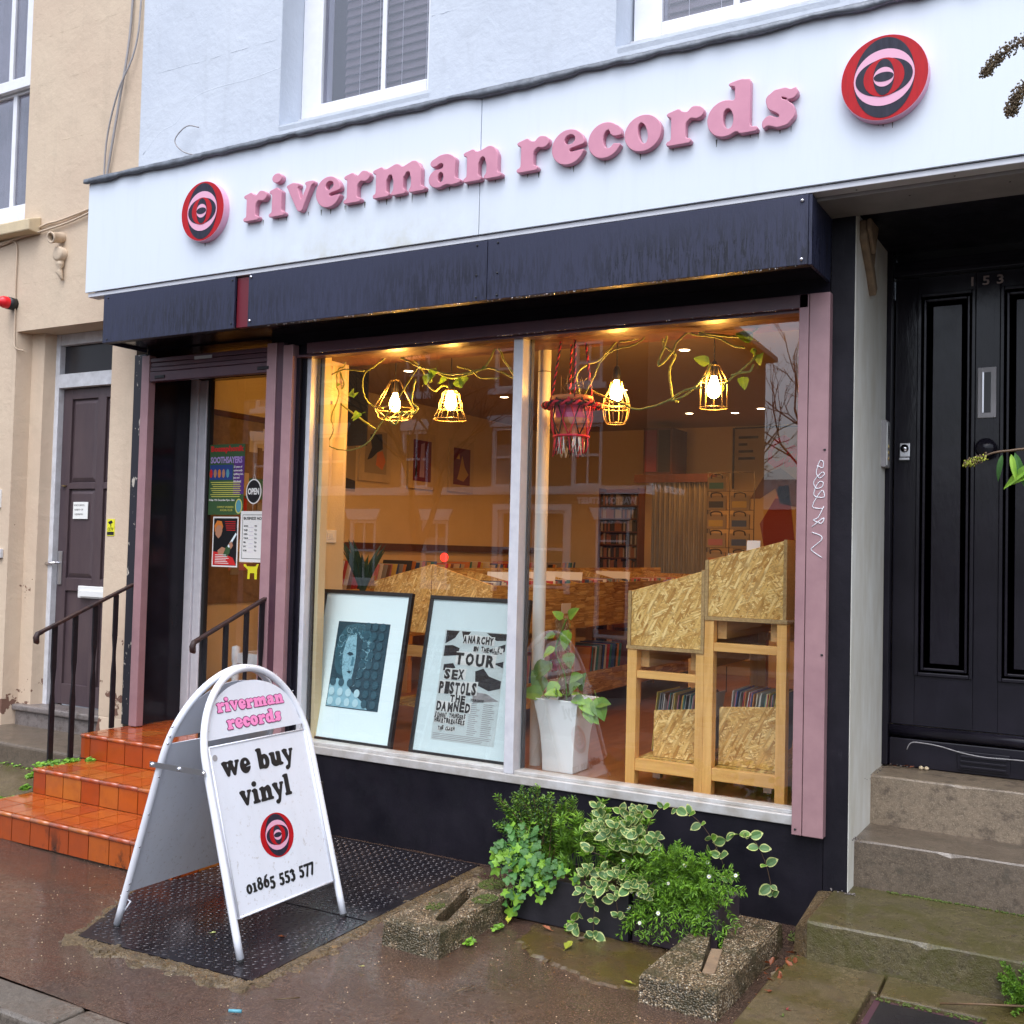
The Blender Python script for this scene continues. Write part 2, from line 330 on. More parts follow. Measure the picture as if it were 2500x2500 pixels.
def timber(name, c1, c2, along='z', sc=1., rough=.55, bump=.1):
    N = NT(name); s_ = {'z': (26, 26, 1.6), 'x': (1.6, 26, 26), 'y': (26, 1.6, 26)}[along]
    v = N.map(tuple(a * sc for a in s_)); a = N.noise(1, 5, .6, v, 1.2); k = N.vor(3.2, N.map((1, 1, 1)))
    col = N.mix(N.ramp(a, [(.3, 0), (.65, 1)]), c1, c2); col = N.mix(N.ramp(k, [(.05, 1), (.10, 0)]), col, tuple(x * .25 for x in c1))
    h = N.n('ShaderNodeHueSaturation'); N.l(N.math('MULTIPLY_ADD', N.rnd(), .3, .85), h.inputs['Value']); N.l(col, h.inputs['Color'])
    return N.pri(h.outputs[0], rough, 0, N.bump(a, bump, .003), .4)
timber('pine_up', (.62, .31, .085), (.78, .44, .14), 'z'); timber('pine_across', (.62, .31, .085), (.78, .44, .14), 'x'); timber('pine_deep', (.50, .28, .10), (.62, .38, .15), 'y')
# shop interior
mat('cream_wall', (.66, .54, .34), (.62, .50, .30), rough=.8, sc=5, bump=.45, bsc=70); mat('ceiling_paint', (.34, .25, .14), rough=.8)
N = NT('floor_boards'); v = N.map((1, .12, 1)); N.pri(N.mix(N.ramp(N.noise(18, 4, .6, v), [(.3, 0), (.7, 1)]), (.20, .075, .03), (.33, .14, .055)), .3)
mat('dark_wood', (.10, .035, .02), (.06, .02, .012), rough=.5, sc=5, stretch=(4, 4, .6)); mat('white_plastic', (.78, .78, .76), rough=.35)
mat('column_white', (.76, .76, .74), (.68, .68, .66), rough=.5, sc=6, bump=.15, bsc=20); mat('paper', (.80, .80, .77), rough=.7)
mat('pot_white', (.88, .91, .92), (.84, .88, .89), rough=.35, sc=3); mat('frame_black', (.010, .010, .012), rough=.35); mat('mount_board', (.80, .94, .96), rough=.6)
mat('corrugated', (.34, .33, .29), (.22, .20, .17), rough=.4, metal=.6, sc=9, stretch=(1, 1, .2))
mat('cable_black', (.015, .014, .014), rough=.5); mat('brass_wire', (.55, .42, .2), rough=.35, metal=.4)
def flat(name, c, rough=.6): return MT.get(name) or mat(name, c, rough=rough)
def emit(name, c, st):
    N = NT(name); e = N.n('ShaderNodeEmission'); e.inputs[0].default_value = (*c, 1); e.inputs[1].default_value = st; N.l(e.outputs[0], N.out.inputs[0]); return N.mat
emit('filament', (1, .50, .10), 60); emit('bulb_glow', (1, .46, .09), 150); emit('spot_glow', (1, .72, .42), 14); emit('red_glow', (1, .03, .015), 1.6)
# plants
def leafmat(name, c1, c2, edge=None, rough=.52, tr=.25, sc=25):
    N = NT(name); col = N.mix(N.ramp(N.noise(sc, 3), [(.3, 0), (.7, 1)]), c1, c2)
    h = N.n('ShaderNodeHueSaturation'); N.l(N.math('MULTIPLY_ADD', N.rnd(), .5, .75), h.inputs['Value']); N.l(col, h.inputs['Color'])
    b = N.n('ShaderNodeBsdfPrincipled'); N.l(h.outputs[0], b.inputs['Base Color']); b.inputs['Roughness'].default_value = rough
    t = N.n('ShaderNodeBsdfTranslucent'); N.l(h.outputs[0], t.inputs[0]); m = N.n('ShaderNodeMixShader'); m.inputs[0].default_value = tr
    N.l(b.outputs[0], m.inputs[1]); N.l(t.outputs[0], m.inputs[2]); N.l(m.outputs[0], N.out.inputs[0]); return N.mat
leafmat('leaf_bright', (.15, .32, .025), (.22, .42, .03)); leafmat('leaf_mid', (.08, .19, .02), (.14, .28, .03)); leafmat('leaf_dark', (.03, .08, .025), (.05, .12, .03))
leafmat('leaf_blue', (.045, .14, .03), (.07, .20, .035)); leafmat('leaf_cream', (.42, .48, .15), (.52, .56, .22)); leafmat('leaf_vinca', (.07, .16, .05), (.12, .24, .07))
leafmat('leaf_pothos', (.16, .36, .03), (.30, .50, .05)); leafmat('leaf_aloe', (.02, .06, .035), (.03, .09, .05)); leafmat('leaf_yellow', (.36, .42, .04), (.45, .48, .06)); leafmat('leaf_rust', (.34, .09, .02), (.17, .045, .02)); leafmat('leaf_pink', (.55, .05, .08), (.45, .05, .07))
leafmat('vine_stem', (.40, .44, .10), (.20, .26, .07), tr=0); leafmat('stem_brown', (.13, .07, .03), (.08, .05, .025), tr=0); leafmat('petal', (.85, .85, .82), (.8, .8, .78)); leafmat('seed_brown', (.07, .045, .025), (.12, .08, .03), tr=0)
mat('moss', (.05, .08, .012), (.09, .11, .02), rough=.9, sc=40, bump=.8, bsc=200); mat('coir', (.26, .13, .045), (.11, .05, .018), rough=.95, sc=70, bump=.8, bsc=150, stretch=(1, 1, .3))
mat('soil', (.03, .02, .014), rough=.9); mat('planter_black', (.012, .011, .016), (.022, .02, .026), rough=.5, sc=12, bump=.2, bsc=80); mat('planter_plum', (.035, .024, .032), (.05, .035, .045), rough=.5, sc=6)
# opposite terrace
N = NT('brick'); bt = N.n('ShaderNodeTexBrick'); N.l(N.map((1, 1, 1), (PI / 2, 0, 0)), bt.inputs[0])
bt.inputs['Scale'].default_value = 1; bt.inputs['Brick Width'].default_value = .225; bt.inputs['Row Height'].default_value = .075; bt.inputs['Mortar Size'].default_value = .006
bt.inputs['Color1'].default_value = (.34, .20, .11, 1); bt.inputs['Color2'].default_value = (.24, .14, .08, 1); bt.inputs['Mortar'].default_value = (.30, .27, .22, 1)
N.pri(N.mix(.5, bt.outputs[0], N.mix(N.noise(2, 4), (.36, .20, .11), (.22, .14, .08))), .85, 0, None, .2)
mat('far_trim', (.95, .95, .97), rough=.7); mat('slate', (.08, .08, .09), (.12, .11, .12), rough=.6, sc=8); mat('bark', (.06, .045, .035), (.1, .08, .06), rough=.9, sc=20)
mat('tv_dark', (.03, .03, .035), rough=.2); mat('terracotta', (.75, .27, .10), (.62, .22, .08), rough=.7); mat('magenta_pot', (.62, .05, .20), rough=.4)
mat('cord_red', (.75, .03, .07), rough=.8); mat('cord_black', (.03, .012, .02), rough=.8); mat('door_plum', (.085, .058, .062), (.06, .04, .048), rough=.42, sc=5, bump=.15, bsc=30, stretch=(2, 2, .6))
mat('cream_block', (.62, .50, .32), (.52, .42, .28), rough=.8, sc=9, bump=.5, bsc=40); mat('yellow_sign', (.75, .72, .03), rough=.4); mat('alarm_red', (.75, .01, .02), rough=.3)
# ---------------------------------------------------------------- fat soft-serif lettering drawn as distance fields
def _cap(X, Y, a, b, ra, c, d, rb):
    dx, dy = c - a, d - b; L = dx * dx + dy * dy + 1e-9
    t = np.clip(((X - a) * dx + (Y - b) * dy) / L, 0, 1)
    return np.hypot(X - a - t * dx, Y - b - t * dy) - (ra + (rb - ra) * t)
def _ell(X, Y, cx, cy, rx, ry, rot=0):
    x, y = X - cx, Y - cy; c, s = math.cos(rot), math.sin(rot)
    x, y = x * c + y * s, -x * s + y * c
    k = np.sqrt((x / rx) ** 2 + (y / ry) ** 2)
    return (k - 1) * min(rx, ry) * .5 + (k - 1) * .5 * (rx + ry) / 2
def _box(X, Y, cx, cy, hx, hy, r=.05):
    qx, qy = np.abs(X - cx) - hx + r, np.abs(Y - cy) - hy + r
    return np.hypot(np.maximum(qx, 0), np.maximum(qy, 0)) + np.minimum(np.maximum(qx, qy), 0) - r
GL = {
 'i': (.72, [('b', .35, .46, .205, .42), ('b', .36, .085, .33, .085), ('c', .10, .84, .075, .34, .88, .10), ('e', .34, 1.27, .215, .175)]),
 'r': (1.02, [('b', .35, .46, .20, .42), ('b', .36, .085, .33, .085), ('c', .10, .84, .075, .34, .88, .10), ('c', .48, .62, .10, .72, .86, .12), ('e', .80, .78, .195, .18)]),
 'v': (1.10, [('c', .24, .84, .19, .53, .15, .13), ('c', .88, .86, .10, .56, .15, .11), ('b', .25, .91, .26, .075), ('b', .88, .91, .19, .075)]),
 'e': (1.00, [('e', .49, .5, .475, .51), ('-e', .53, .70, .125, .115, .3), ('-c', .56, .40, .03, 1.1, .47, .06), ('e', .49, .5, .02, .02)]),
 'm': (1.90, [('b', .35, .46, .20, .42), ('b', .35, .085, .30, .085), ('c', .10, .84, .075, .34, .88, .10), ('c', .44, .70, .14, .84, .74, .25), ('b', .94, .40, .185, .36), ('b', .95, .085, .26, .085), ('c', 1.02, .70, .14, 1.42, .74, .25), ('b', 1.53, .40, .185, .36), ('b', 1.57, .085, .29, .085), ('-c', .655, .24, .05, .655, .60, .06), ('-c', 1.25, .24, .05, 1.25, .60, .06)]),
 'n': (1.32, [('b', .35, .46, .20, .42), ('b', .35, .085, .30, .085), ('c', .10, .84, .075, .34, .88, .10), ('c', .44, .70, .14, .84, .73, .26), ('b', .95, .40, .19, .36), ('b', .98, .085, .29, .085), ('-c', .655, .24, .055, .655, .60, .065)]),
 'a': (1.10, [('e', .37, .29, .34, .30), ('b', .73, .45, .19, .40), ('e', .53, .73, .39, .27), ('c', .80, .13, .12, 1.02, .12, .085), ('-c', .10, .60, .03, .44, .64, .065), ('e', .23, .76, .16, .135), ('-e', .44, .31, .075, .125)]),
 'c': (.96, [('e', .48, .5, .465, .51), ('-e', .58, .52, .13, .23), ('-c', .62, .48, .06, 1.2, .42, .13), ('e', .75, .71, .165, .155)]),
 'o': (1.05, [('e', .51, .5, .49, .51), ('-e', .51, .5, .10, .26, .22)]),
 'd': (1.26, [('e', .45, .48, .435, .49), ('b', .86, .74, .20, .66), ('c', .58, 1.32, .07, .84, 1.34, .09), ('b', 1.00, .085, .24, .085), ('-e', .53, .46, .105, .235, .08)]),
 's': (.92, [('c', .70, .78, .14, .54, .87, .12), ('c', .54, .87, .12, .38, .85, .13), ('c', .38, .85, .13, .29, .74, .165), ('c', .29, .74, .165, .33, .61, .175), ('c', .33, .61, .175, .48, .52, .185), ('c', .48, .52, .185, .60, .42, .185), ('c', .60, .42, .185, .635, .29, .175), ('c', .635, .29, .175, .56, .16, .145), ('c', .56, .16, .145, .42, .12, .12), ('c', .42, .12, .12, .22, .22, .145), ('c', .79, .80, .09, .79, .92, .055), ('c', .12, .18, .09, .10, .07, .055)]),
 'w': (1.62, [('c', .24, .84, .19, .48, .15, .13), ('c', .74, .80, .12, .52, .15, .11), ('c', .80, .86, .17, 1.04, .15, .13), ('c', 1.40, .86, .10, 1.08, .15, .11), ('b', .25, .91, .26, .075), ('b', .80, .91, .25, .075), ('b', 1.40, .91, .19, .075)]),
 'b': (1.22, [('b', .33, .72, .20, .68), ('c', .08, 1.32, .07, .32, 1.34, .09), ('e', .74, .48, .435, .49), ('-e', .69, .46, .105, .24, -.08)]),
 'u': (1.34, [('b', .35, .58, .20, .38), ('c', .10, .88, .075, .34, .88, .09), ('e', .60, .24, .40, .25), ('b', .92, .50, .20, .45), ('c', .68, .88, .075, .9, .88, .09), ('c', .98, .10, .10, 1.22, .10, .075), ('-c', .635, .42, .055, .635, 1.1, .055)]),
 'y': (1.10, [('c', .24, .84, .19, .55, .18, .13), ('c', .90, .86, .10, .46, -.20, .12), ('e', .30, -.26, .19, .145), ('b', .25, .91, .26, .075), ('b', .90, .91, .19, .075)]),
 'l': (.74, [('b', .35, .74, .20, .68), ('b', .36, .085, .33, .085), ('c', .10, 1.32, .07, .34, 1.34, .09)]),
 '0': (1.00, [('e', .49, .5, .45, .51), ('-e', .49, .5, .12, .30)]),
 '1': (.74, [('b', .36, .5, .18, .45), ('b', .36, .085, .31, .085), ('b', .30, .90, .24, .08)]),
 '8': (1.00, [('e', .49, 1.04, .36, .34), ('e', .49, .42, .45, .43), ('-e', .49, 1.05, .12, .15), ('-e', .49, .40, .14, .19)]),
 '6': (1.02, [('e', .51, .46, .45, .47), ('c', .18, .56, .15, .48, 1.18, .12), ('c', .48, 1.18, .12, .76, 1.34, .08), ('-e', .54, .40, .12, .22)]),
 '5': (.94, [('b', .50, .88, .33, .12), ('c', .26, .84, .10, .22, .42, .11), ('e', .44, .10, .42, .46), ('-e', .34, .10, .15, .26), ('-b', .02, .18, .24, .22), ('e', .17, -.16, .16, .14)]),
 '3': (.94, [('c', .18, .76, .15, .44, .88, .13), ('c', .44, .88, .13, .64, .70, .16), ('c', .64, .70, .16, .44, .46, .10), ('c', .44, .46, .10, .66, .24, .18), ('c', .66, .24, .18, .62, -.08, .18), ('c', .62, -.08, .18, .38, -.28, .13), ('e', .19, -.16, .16, .14)]),
 '7': (.88, [('c', .14, .86, .14, .76, .88, .13), ('c', .78, .84, .13, .36, -.30, .17)]),
}
def _march(F, x0, y0, h):
    """closed contour loops of F=0 (marching squares)"""
    ny, nx = F.shape; seg = {}; pts = {}
    def P(kind, i, j):
        if (kind, i, j) not in pts:
            if kind == 0: a, b = F[j, i], F[j, i + 1]; t = a / (a - b); p = (x0 + (i + t) * h, y0 + j * h)
            else: a, b = F[j, i], F[j + 1, i]; t = a / (a - b); p = (x0 + i * h, y0 + (j + t) * h)
            pts[(kind, i, j)] = p
        return (kind, i, j)
    T = {1: 'LB', 2: 'BR', 3: 'LR', 4: 'RT', 6: 'BT', 7: 'LT', 8: 'TL', 9: 'TB', 11: 'TR', 12: 'RL', 13: 'RB', 14: 'BL', 5: 'LTRB', 10: 'BLTR'}
    for j in range(ny - 1):
        for i in range(nx - 1):
            c = (F[j, i] < 0) + 2 * (F[j, i + 1] < 0) + 4 * (F[j + 1, i + 1] < 0) + 8 * (F[j + 1, i] < 0)
            if c in (0, 15): continue
            E = {'B': (0, i, j), 'T': (0, i, j + 1), 'L': (1, i, j), 'R': (1, i + 1, j)}; t = T[c]
            for k in range(0, len(t), 2):
                a, b = P(*E[t[k]]), P(*E[t[k + 1]]); seg.setdefault(a, []).append(b); seg.setdefault(b, []).append(a)
    loops = []; seen = set()
    for s0 in seg:
        if s0 in seen: continue
        L = [s0]; seen.add(s0); cur = s0
        while True:
            nx_ = [q for q in seg[cur] if q not in seen]
            if not nx_: break
            cur = nx_[0]; seen.add(cur); L.append(cur)
        if len(L) > 6: loops.append([pts[q] for q in L])
    return loops
GC = {}
def glyph(ch, grow=0., h=.035):
    key = (ch, grow)
    if key in GC: return GC[key]
    adv, ops = GL[ch]; xs = np.arange(-.2, adv + .3, h); ys = np.arange(-.65, 1.7, h); X, Y = np.meshgrid(xs, ys)
    F = np.full(X.shape, 9.)
    for o in ops:
        k = o[0]; fn = {'c': _cap, 'e': _ell, 'b': _box}[k[-1]]; D = fn(X, Y, *o[1:])
        if k[0] == '-': F = np.maximum(F, -D)
        else:
            kk = .05; hh = np.clip(.5 + .5 * (D - F) / kk, 0, 1); F = D * (1 - hh) + F * hh - kk * hh * (1 - hh)
    F = F - .012 - grow + 1e-7
    loops = []
    for L in _march(F, xs[0], ys[0], h):
        q = np.array(L); q = (np.roll(q, 1, 0) + 2 * q + np.roll(q, -1, 0)) / 4; loops.append(q[::2] if len(q) > 40 else q)
    GC[key] = (adv, loops); return GC[key]
def curve_mesh(name, loops, thick, bevel=0., mats=()):
    cu = bpy.data.curves.new(name, 'CURVE'); cu.dimensions = '2D'; cu.fill_mode = 'BOTH'; cu.extrude = thick / 2; cu.bevel_depth = bevel; cu.bevel_resolution = 1; cu.offset = -bevel
    for q in loops:
        sp = cu.splines.new('POLY'); sp.points.add(len(q) - 1)
        for i, p in enumerate(q): sp.points[i].co = (p[0], p[1], 0, 1)
        sp.use_cyclic_u = True
    o = bpy.data.objects.new(name, cu); me = bpy.data.meshes.new_from_object(o); bpy.data.objects.remove(o)
    me.name = name; me.materials.clear()
    for m in mats: me.materials.append(m)
    return me
LC = {}
def fat_text(s, width, xh, frame, mats, thick, parent, name='letter', bevel=0., grow=0., lift=0., label=None):
    """frame: (origin, right, up) world vectors; letters are fitted to width; one object per letter"""
    o, rx, ux = (Vector(v) for v in frame); rx.normalize(); ux.normalize(); nz = rx.cross(ux)
    tot = sum(GL[c][0] if c != ' ' else .62 for c in s); k = width / (tot * xh); x = 0
    for c in s:
        if c == ' ': x += .62 * xh * k; continue
        adv, loops = glyph(c, grow); key = (c, grow, round(xh, 4), round(k, 4), thick, mats[0].name)
        if key not in LC: LC[key] = curve_mesh(name, [q * np.array([xh * k, xh]) for q in loops], thick, bevel, mats)
        m = Matrix((rx, ux, nz)).transposed().to_4x4(); pos = o + rx * x + nz * (thick / 2 + lift + bevel)
        ob = bpy.data.objects.new(name, LC[key]); COL.objects.link(ob); off = OFF[parent.name]
        m.translation = pos - off; ob.matrix_local = m; ob.parent = parent; OFF[ob.name] = pos
        x += adv * xh * k
def print_text(s, size, frame, mt, parent, name='lettering', thick=.0006, bold=0., width=None, align='LEFT', lift=.0006, shear=0, squash=1.):
    """plain printed lettering (flat), one part per line"""
    fc = bpy.data.curves.new(name, 'FONT'); fc.body = s; fc.size = size; fc.offset = bold; fc.align_x = align; fc.extrude = thick / 2; fc.shear = shear; fc.resolution_u = 2
    o_ = bpy.data.objects.new(name, fc); me = bpy.data.meshes.new_from_object(o_); bpy.data.objects.remove(o_); me.name = name
    me.materials.clear(); me.materials.append(mt)
    o, rx, ux = (Vector(v) for v in frame); rx.normalize(); ux.normalize(); nz = rx.cross(ux)
    sx = 1.
    if width and len(me.vertices):
        xs = [v.co.x for v in me.vertices]; sx = width / max(1e-6, max(xs) - min(xs))
    m = Matrix((rx * sx, ux * squash, nz)).transposed().to_4x4(); m.translation = o + nz * (lift + thick / 2) - OFF[parent.name]
    ob = bpy.data.objects.new(name, me); COL.objects.link(ob); ob.matrix_local = m; ob.parent = parent; OFF[ob.name] = o; return ob
def ellipse_pts(cx, cy, rx, ry, n=40): return np.array([(cx + rx * math.cos(2 * PI * i / n), cy + ry * math.sin(2 * PI * i / n)) for i in range(n)])
RINGS = [(1, 1, 'logo_red'), (.70, .95, 'logo_black'), (.70, .67, 'logo_pink'), (.66, .44, 'logo_black'), (.47, .455, 'logo_red'), (.24, .43, 'logo_black'), (.235, .23, 'logo_pink'), (.23, .11, 'logo_black')]
def logo(frame, rx_, ry_, parent, step=.001, base=.0, base_mat=None):
    o, rx, ux = (Vector(v) for v in frame); rx.normalize(); ux.normalize(); nz = rx.cross(ux); m = Matrix((rx, ux, nz)).transposed().to_4x4(); lv = 0
    if base:
        me = curve_mesh('backing_disc', [ellipse_pts(0, 0, rx_ * 1.01, ry_ * 1.01, 56)], base, 0, [base_mat]); m.translation = o + nz * base / 2 - OFF[parent.name]
        ob = bpy.data.objects.new('backing_disc', me); COL.objects.link(ob); ob.matrix_local = m; ob.parent = parent; OFF[ob.name] = o; lv = base
    for i, (a, b, mt) in enumerate(RINGS):
        me = curve_mesh('emblem_ring', [ellipse_pts(0, 0, rx_ * a, ry_ * b, 56)], step, 0, [MT[mt]]); m.translation = o + nz * (lv + step * (i + .55)) - OFF[parent.name]
        ob = bpy.data.objects.new('emblem_ring', me); COL.objects.link(ob); ob.matrix_local = m; ob.parent = parent; OFF[ob.name] = o
# ================================================================ GROUND
def grid_sheet(name, x0, x1, y0, y1, z, m, nx, ny, amp=.004, label=None, kind='structure', fn=None):
    mb = MB(); mb.smooth = True; vs = []; fs = []
    for j in range(ny + 1):
        for i in range(nx + 1):
            x, y = x0 + (x1 - x0) * i / nx, y0 + (y1 - y0) * j / ny
            h = amp * (math.sin(x * 5.1 + y * 2.3) + math.sin(y * 7.7 - x * 3.1) + .6 * math.sin(x * 13 + y * 11)) / 2
            vs.append((x, y, z + h + (fn(x, y) if fn else 0)))
    for j in range(ny):
        for i in range(nx): a = j * (nx + 1) + i; fs.append((a, a + 1, a + nx + 2, a + nx + 1))
    mb.add(vs, fs); return mb.build(name, MT[m], None, kind=kind, label=label)
B(-60, 60, -60, 60, -.6, -.30).build('ground', MT['road'], kind='structure')
grid_sheet('road', -30, 30, -11.6, -2.42, -.10, 'road', 60, 18, .01, 'wet grey road beyond the kerb')
B(-30, 30, -13.88, -11.6, -.3, .0).build('pavement', MT['tarmac'], kind='structure', label='far pavement in front of the opposite terrace')
grid_sheet('pavement', -12, 8, -2.24, .02, -.004, 'tarmac', 140, 26, .006, 'wet red brown pavement in front of the record shop')
B(-12, 8, -2.24, .0, -.3, -.03).build('pavement_base', MT['tarmac'], kind='structure')
kb = thing('kerb', (-4, -2.33, -.1), 'worn wet stone kerb along the pavement edge at lower left', 'kerb'); x = -11.6
for i in range(18):
    L = U(.78, .98); B(x, x + L - .012, -2.425, -2.245, -.25, U(-.002, .006)).build('kerb_stone', MT['kerb_stone'], kb, bev=.018, seg=3); x += L
# mossy flags at the foot of the stone steps
fl = thing('flagstone_path', (-.6, -.6, 0), 'mossy olive flagstones in front of the stone steps of number 153', 'paving')
for (x0, x1, y0, y1) in ((-1.17, -.80, -.60, -.44), (-.79, -.1, -.62, -.44), (-.09, .8, -.62, -.44), (-1.17, -.82, -1.5, -.61), (-.42, .5, -1.5, -.63)):
    MB().hexa([(x0, y0, -.05), (x1, y0, -.05), (x1, y1, -.05), (x0, y1, -.05), (x0, y0, .012), (x1, y0, .012), (x1, y1, .03), (x0, y1, .03)]).build('flagstone', MT['mossy_flag'], fl, bev=.006)
cv = thing('inspection_cover', (-.6, -1.0, .01), 'dark wet metal inspection cover set in mossy flags at lower right', 'manhole cover')
B(-.80, -.43, -1.4, -.655, -.04, .008).build('rim', MT['plum_paint'], cv, bev=.003); B(-.775, -.455, -1.38, -.68, .0, .014).build('lid', MT['tread_plate'], cv, bev=.003)
# patches of sandstone slab showing through by the planters
mb = MB(); base_ = [(-2.25, -.63), (-1.62, -.60), (-1.50, -.96), (-1.56, -1.06), (-1.75, -1.09), (-1.92, -1.0), (-2.05, -.97), (-2.2, -.86)]; pp = []
for i in range(len(base_)):
    a, b = Vector(base_[i]), Vector(base_[(i + 1) % len(base_)])
    for k in range(9): q = a.lerp(b, k / 9); pp.append((q.x + U(-.012, .012), q.y + U(-.012, .012)))
c0 = (-1.88, -.82); n = len(pp); mb.add([(c0[0], c0[1], .0048)] + [(c0[0] + (x - c0[0]) * .93, c0[1] + (y - c0[1]) * .93, .0045) for x, y in pp] + [(x, y, -.006) for x, y in pp], [(0, 1 + (i + 1) % n, 1 + i)[::-1] for i in range(n)] + [(1 + i, 1 + i + n, 1 + (i + 1) % n + n, 1 + (i + 1) % n) for i in range(n)])
mb.build('flagstone', MT['tarmac_green'], None, label='greenish sandstone flag showing through the wet paving before the planters', cat='paving')
# cellar hatch plate
hp = thing('cellar_hatch', (-3.3, -.9, 0), 'dark wet raised-pattern metal hatch plate under the folding sign', 'hatch')
MB().prism([(-3.70, -1.83, .0), (-2.80, -1.78, .0), (-2.83, -1.05, .0), (-3.93, -1.08, .0), (-4.02, -1.22, .0)], (0, 0, .010)).build('plate', MT['tread_plate'], hp, bev=.002)
MB().prism([(-3.945, -1.07, .0), (-2.832, -1.04, .0), (-2.87, -.06, .0), (-3.94, -.06, .0)], (0, 0, .010)).build('plate', MT['tread_plate'], hp, bev=.002)
mb = MB(); k = 0
def inside(x, y):
    if y > -1.04: return -3.93 < x < -2.88 and y < -.08
    t = (y + 1.83) / .78; return x < -2.82 - .03 * t and x > -3.69 - .33 * min(1, t * 1.25) and y > -1.81 + (x + 3.70) * .05
y = -1.81; row = 0
while y < -.08:
    x = -4.05 + (row % 2) * .01225
    c = 0
    while x < -2.8:
        if inside(x, y) and abs(y + 1.055) > .012 and R.random() > .03:
            a = (PI / 4 if (row + c) % 2 else -PI / 4) + U(-.08, .08); dx, dy = math.cos(a) * .011, math.sin(a) * .011; nx_, ny_ = -dy * .28, dx * .28
            mb.add([(x - dx, y - dy, .0102), (x + nx_, y + ny_, .0102), (x + dx, y + dy, .0102), (x - nx_, y - ny_, .0102), (x - dx * .5, y - dy * .5, .0122), (x + dx * .5, y + dy * .5, .0122)],
                   [(0, 3, 4), (3, 5, 4), (3, 2, 5), (2, 1, 5), (1, 4, 5), (1, 0, 4)])
        x += .0245; c += 1
    y += .0245; row += 1
mb.build('raised_tread', MT['tread_plate'], hp, kind='stuff')
# rough mortar surround of the hatch
def rubble(pts, w, n, m, parent, name='mortar_edge'):
    mb = MB(); mb.smooth = True; P = smooth_path(pts, 10); N_ = len(P); vs = []
    for i, p in enumerate(P):
        t = (P[min(i + 1, N_ - 1)] - P[max(i - 1, 0)]).normalized(); s_ = Vector((t.y, -t.x, 0))
        ww = w * (.8 + .35 * math.sin(i * .9) * math.sin(i * .37 + 1) + U(-.08, .08))
        for k in range(n + 1):
            u = k / n; q = p + s_ * ww * u; vs.append((q.x, q.y, .007 * (1 - u ** 2) * (.6 + .5 * R.random()) + (-.012 if k == n else .001)))
    fs = [(i * (n + 1) + k, (i + 1) * (n + 1) + k, (i + 1) * (n + 1) + k + 1, i * (n + 1) + k + 1) for i in range(N_ - 1) for k in range(n)]
    mb.add(vs, fs); mb.build(name, MT[m], parent)
def chunks(pts, w, n, m, parent, side=1):
    mb = MB(); P = smooth_path(pts, 12)
    for _ in range(n):
        i = R.randrange(1, len(P)); p = P[i]; t = (P[i] - P[i - 1]).normalized(); s_ = Vector((t.y, -t.x, 0)) * side; u = R.random(); c = p + s_ * w * u * (.8 + .3 * math.sin(i * .9)); r = U(.012, .034); k = R.randint(5, 7); a0 = U(0, 6); h = U(.002, .008) * (1 - .5 * u); tx, ty = U(-.25, .25), U(-.25, .25)
        top = [Vector((c.x + r * U(.7, 1.1) * math.cos(a0 + 6.283 * q / k), c.y + r * U(.5, .9) * math.sin(a0 + 6.283 * q / k), 0)) for q in range(k)]
        lo_ = [Vector((q.x + (q.x - c.x) * .25, q.y + (q.y - c.y) * .25, -.004)) for q in top]; top = [Vector((q.x, q.y, h + (q.x - c.x) * tx + (q.y - c.y) * ty)) for q in top]
        mb.add(lo_ + top, [tuple(range(k, 2 * k))] + [(q, (q + 1) % k, (q + 1) % k + k, q + k) for q in range(k)])
    mb.build('mortar_lump', MT[m], parent, kind='stuff')
e1, e2, e3 = [(-4.03, -1.23, 0), (-3.86, -1.55, 0), (-3.72, -1.835, 0)], [(-3.74, -1.83, 0), (-3.4, -1.82, 0), (-3.1, -1.80, 0), (-2.79, -1.79, 0)], [(-2.80, -1.79, 0), (-2.81, -1.5, 0), (-2.83, -1.1, 0), (-2.85, -.7, 0), (-2.88, -.1, 0)]
rubble(e1, -.035, 4, 'mortar', hp); rubble(e2, .075, 6, 'mortar', hp); rubble(e3, .060, 5, 'mortar', hp)
chunks(e1, .035, 40, 'mortar', hp, -1); chunks(e2, .085, 170, 'mortar', hp); chunks(e3, .062, 190, 'mortar', hp)
# ================================================================ NEIGHBOURING HOUSE (left, beige)
nh = thing('neighbouring_house', (-7.5, 0, 0), 'beige rendered house with dark brown front door, left of the record shop', 'house')
mb = MB(); W0 = -9.0
mb.box(W0, -5.69, .0, .35, 3.10, 3.86); mb.box(-6.86, -5.69, 0, .35, 3.86, 6.6); mb.box(W0, -8.1, 0, .35, 3.86, 6.6)
mb.box(W0, -6.89, 0, .35, -.05, 3.10)
mb.prism([(-6.89, 0, -.05), (-6.865, .11, -.05), (-6.74, .12, -.05), (-6.70, .26, -.05), (-6.70, .35, -.05), (-6.89, .35, -.05)], (0, 0, 3.15))
mb.box(-5.875, -5.64, .0, .30, .47, 3.10)
mb.build('wall', MT['render_beige'], nh)
MB().prism([(-5.90, -.02, .30), (-5.62, -.02, .30), (-5.64, 0, .47), (-5.875, 0, .47)], (0, .2, 0)).build('pier_foot', MT['render_beige'], nh, bev=.008)
B(-5.64, -5.535, -.012, .06, .44, 2.84).build('door_post', MT['black_flaking'], nh, label='black post with flaking paint beside the shop entrance')
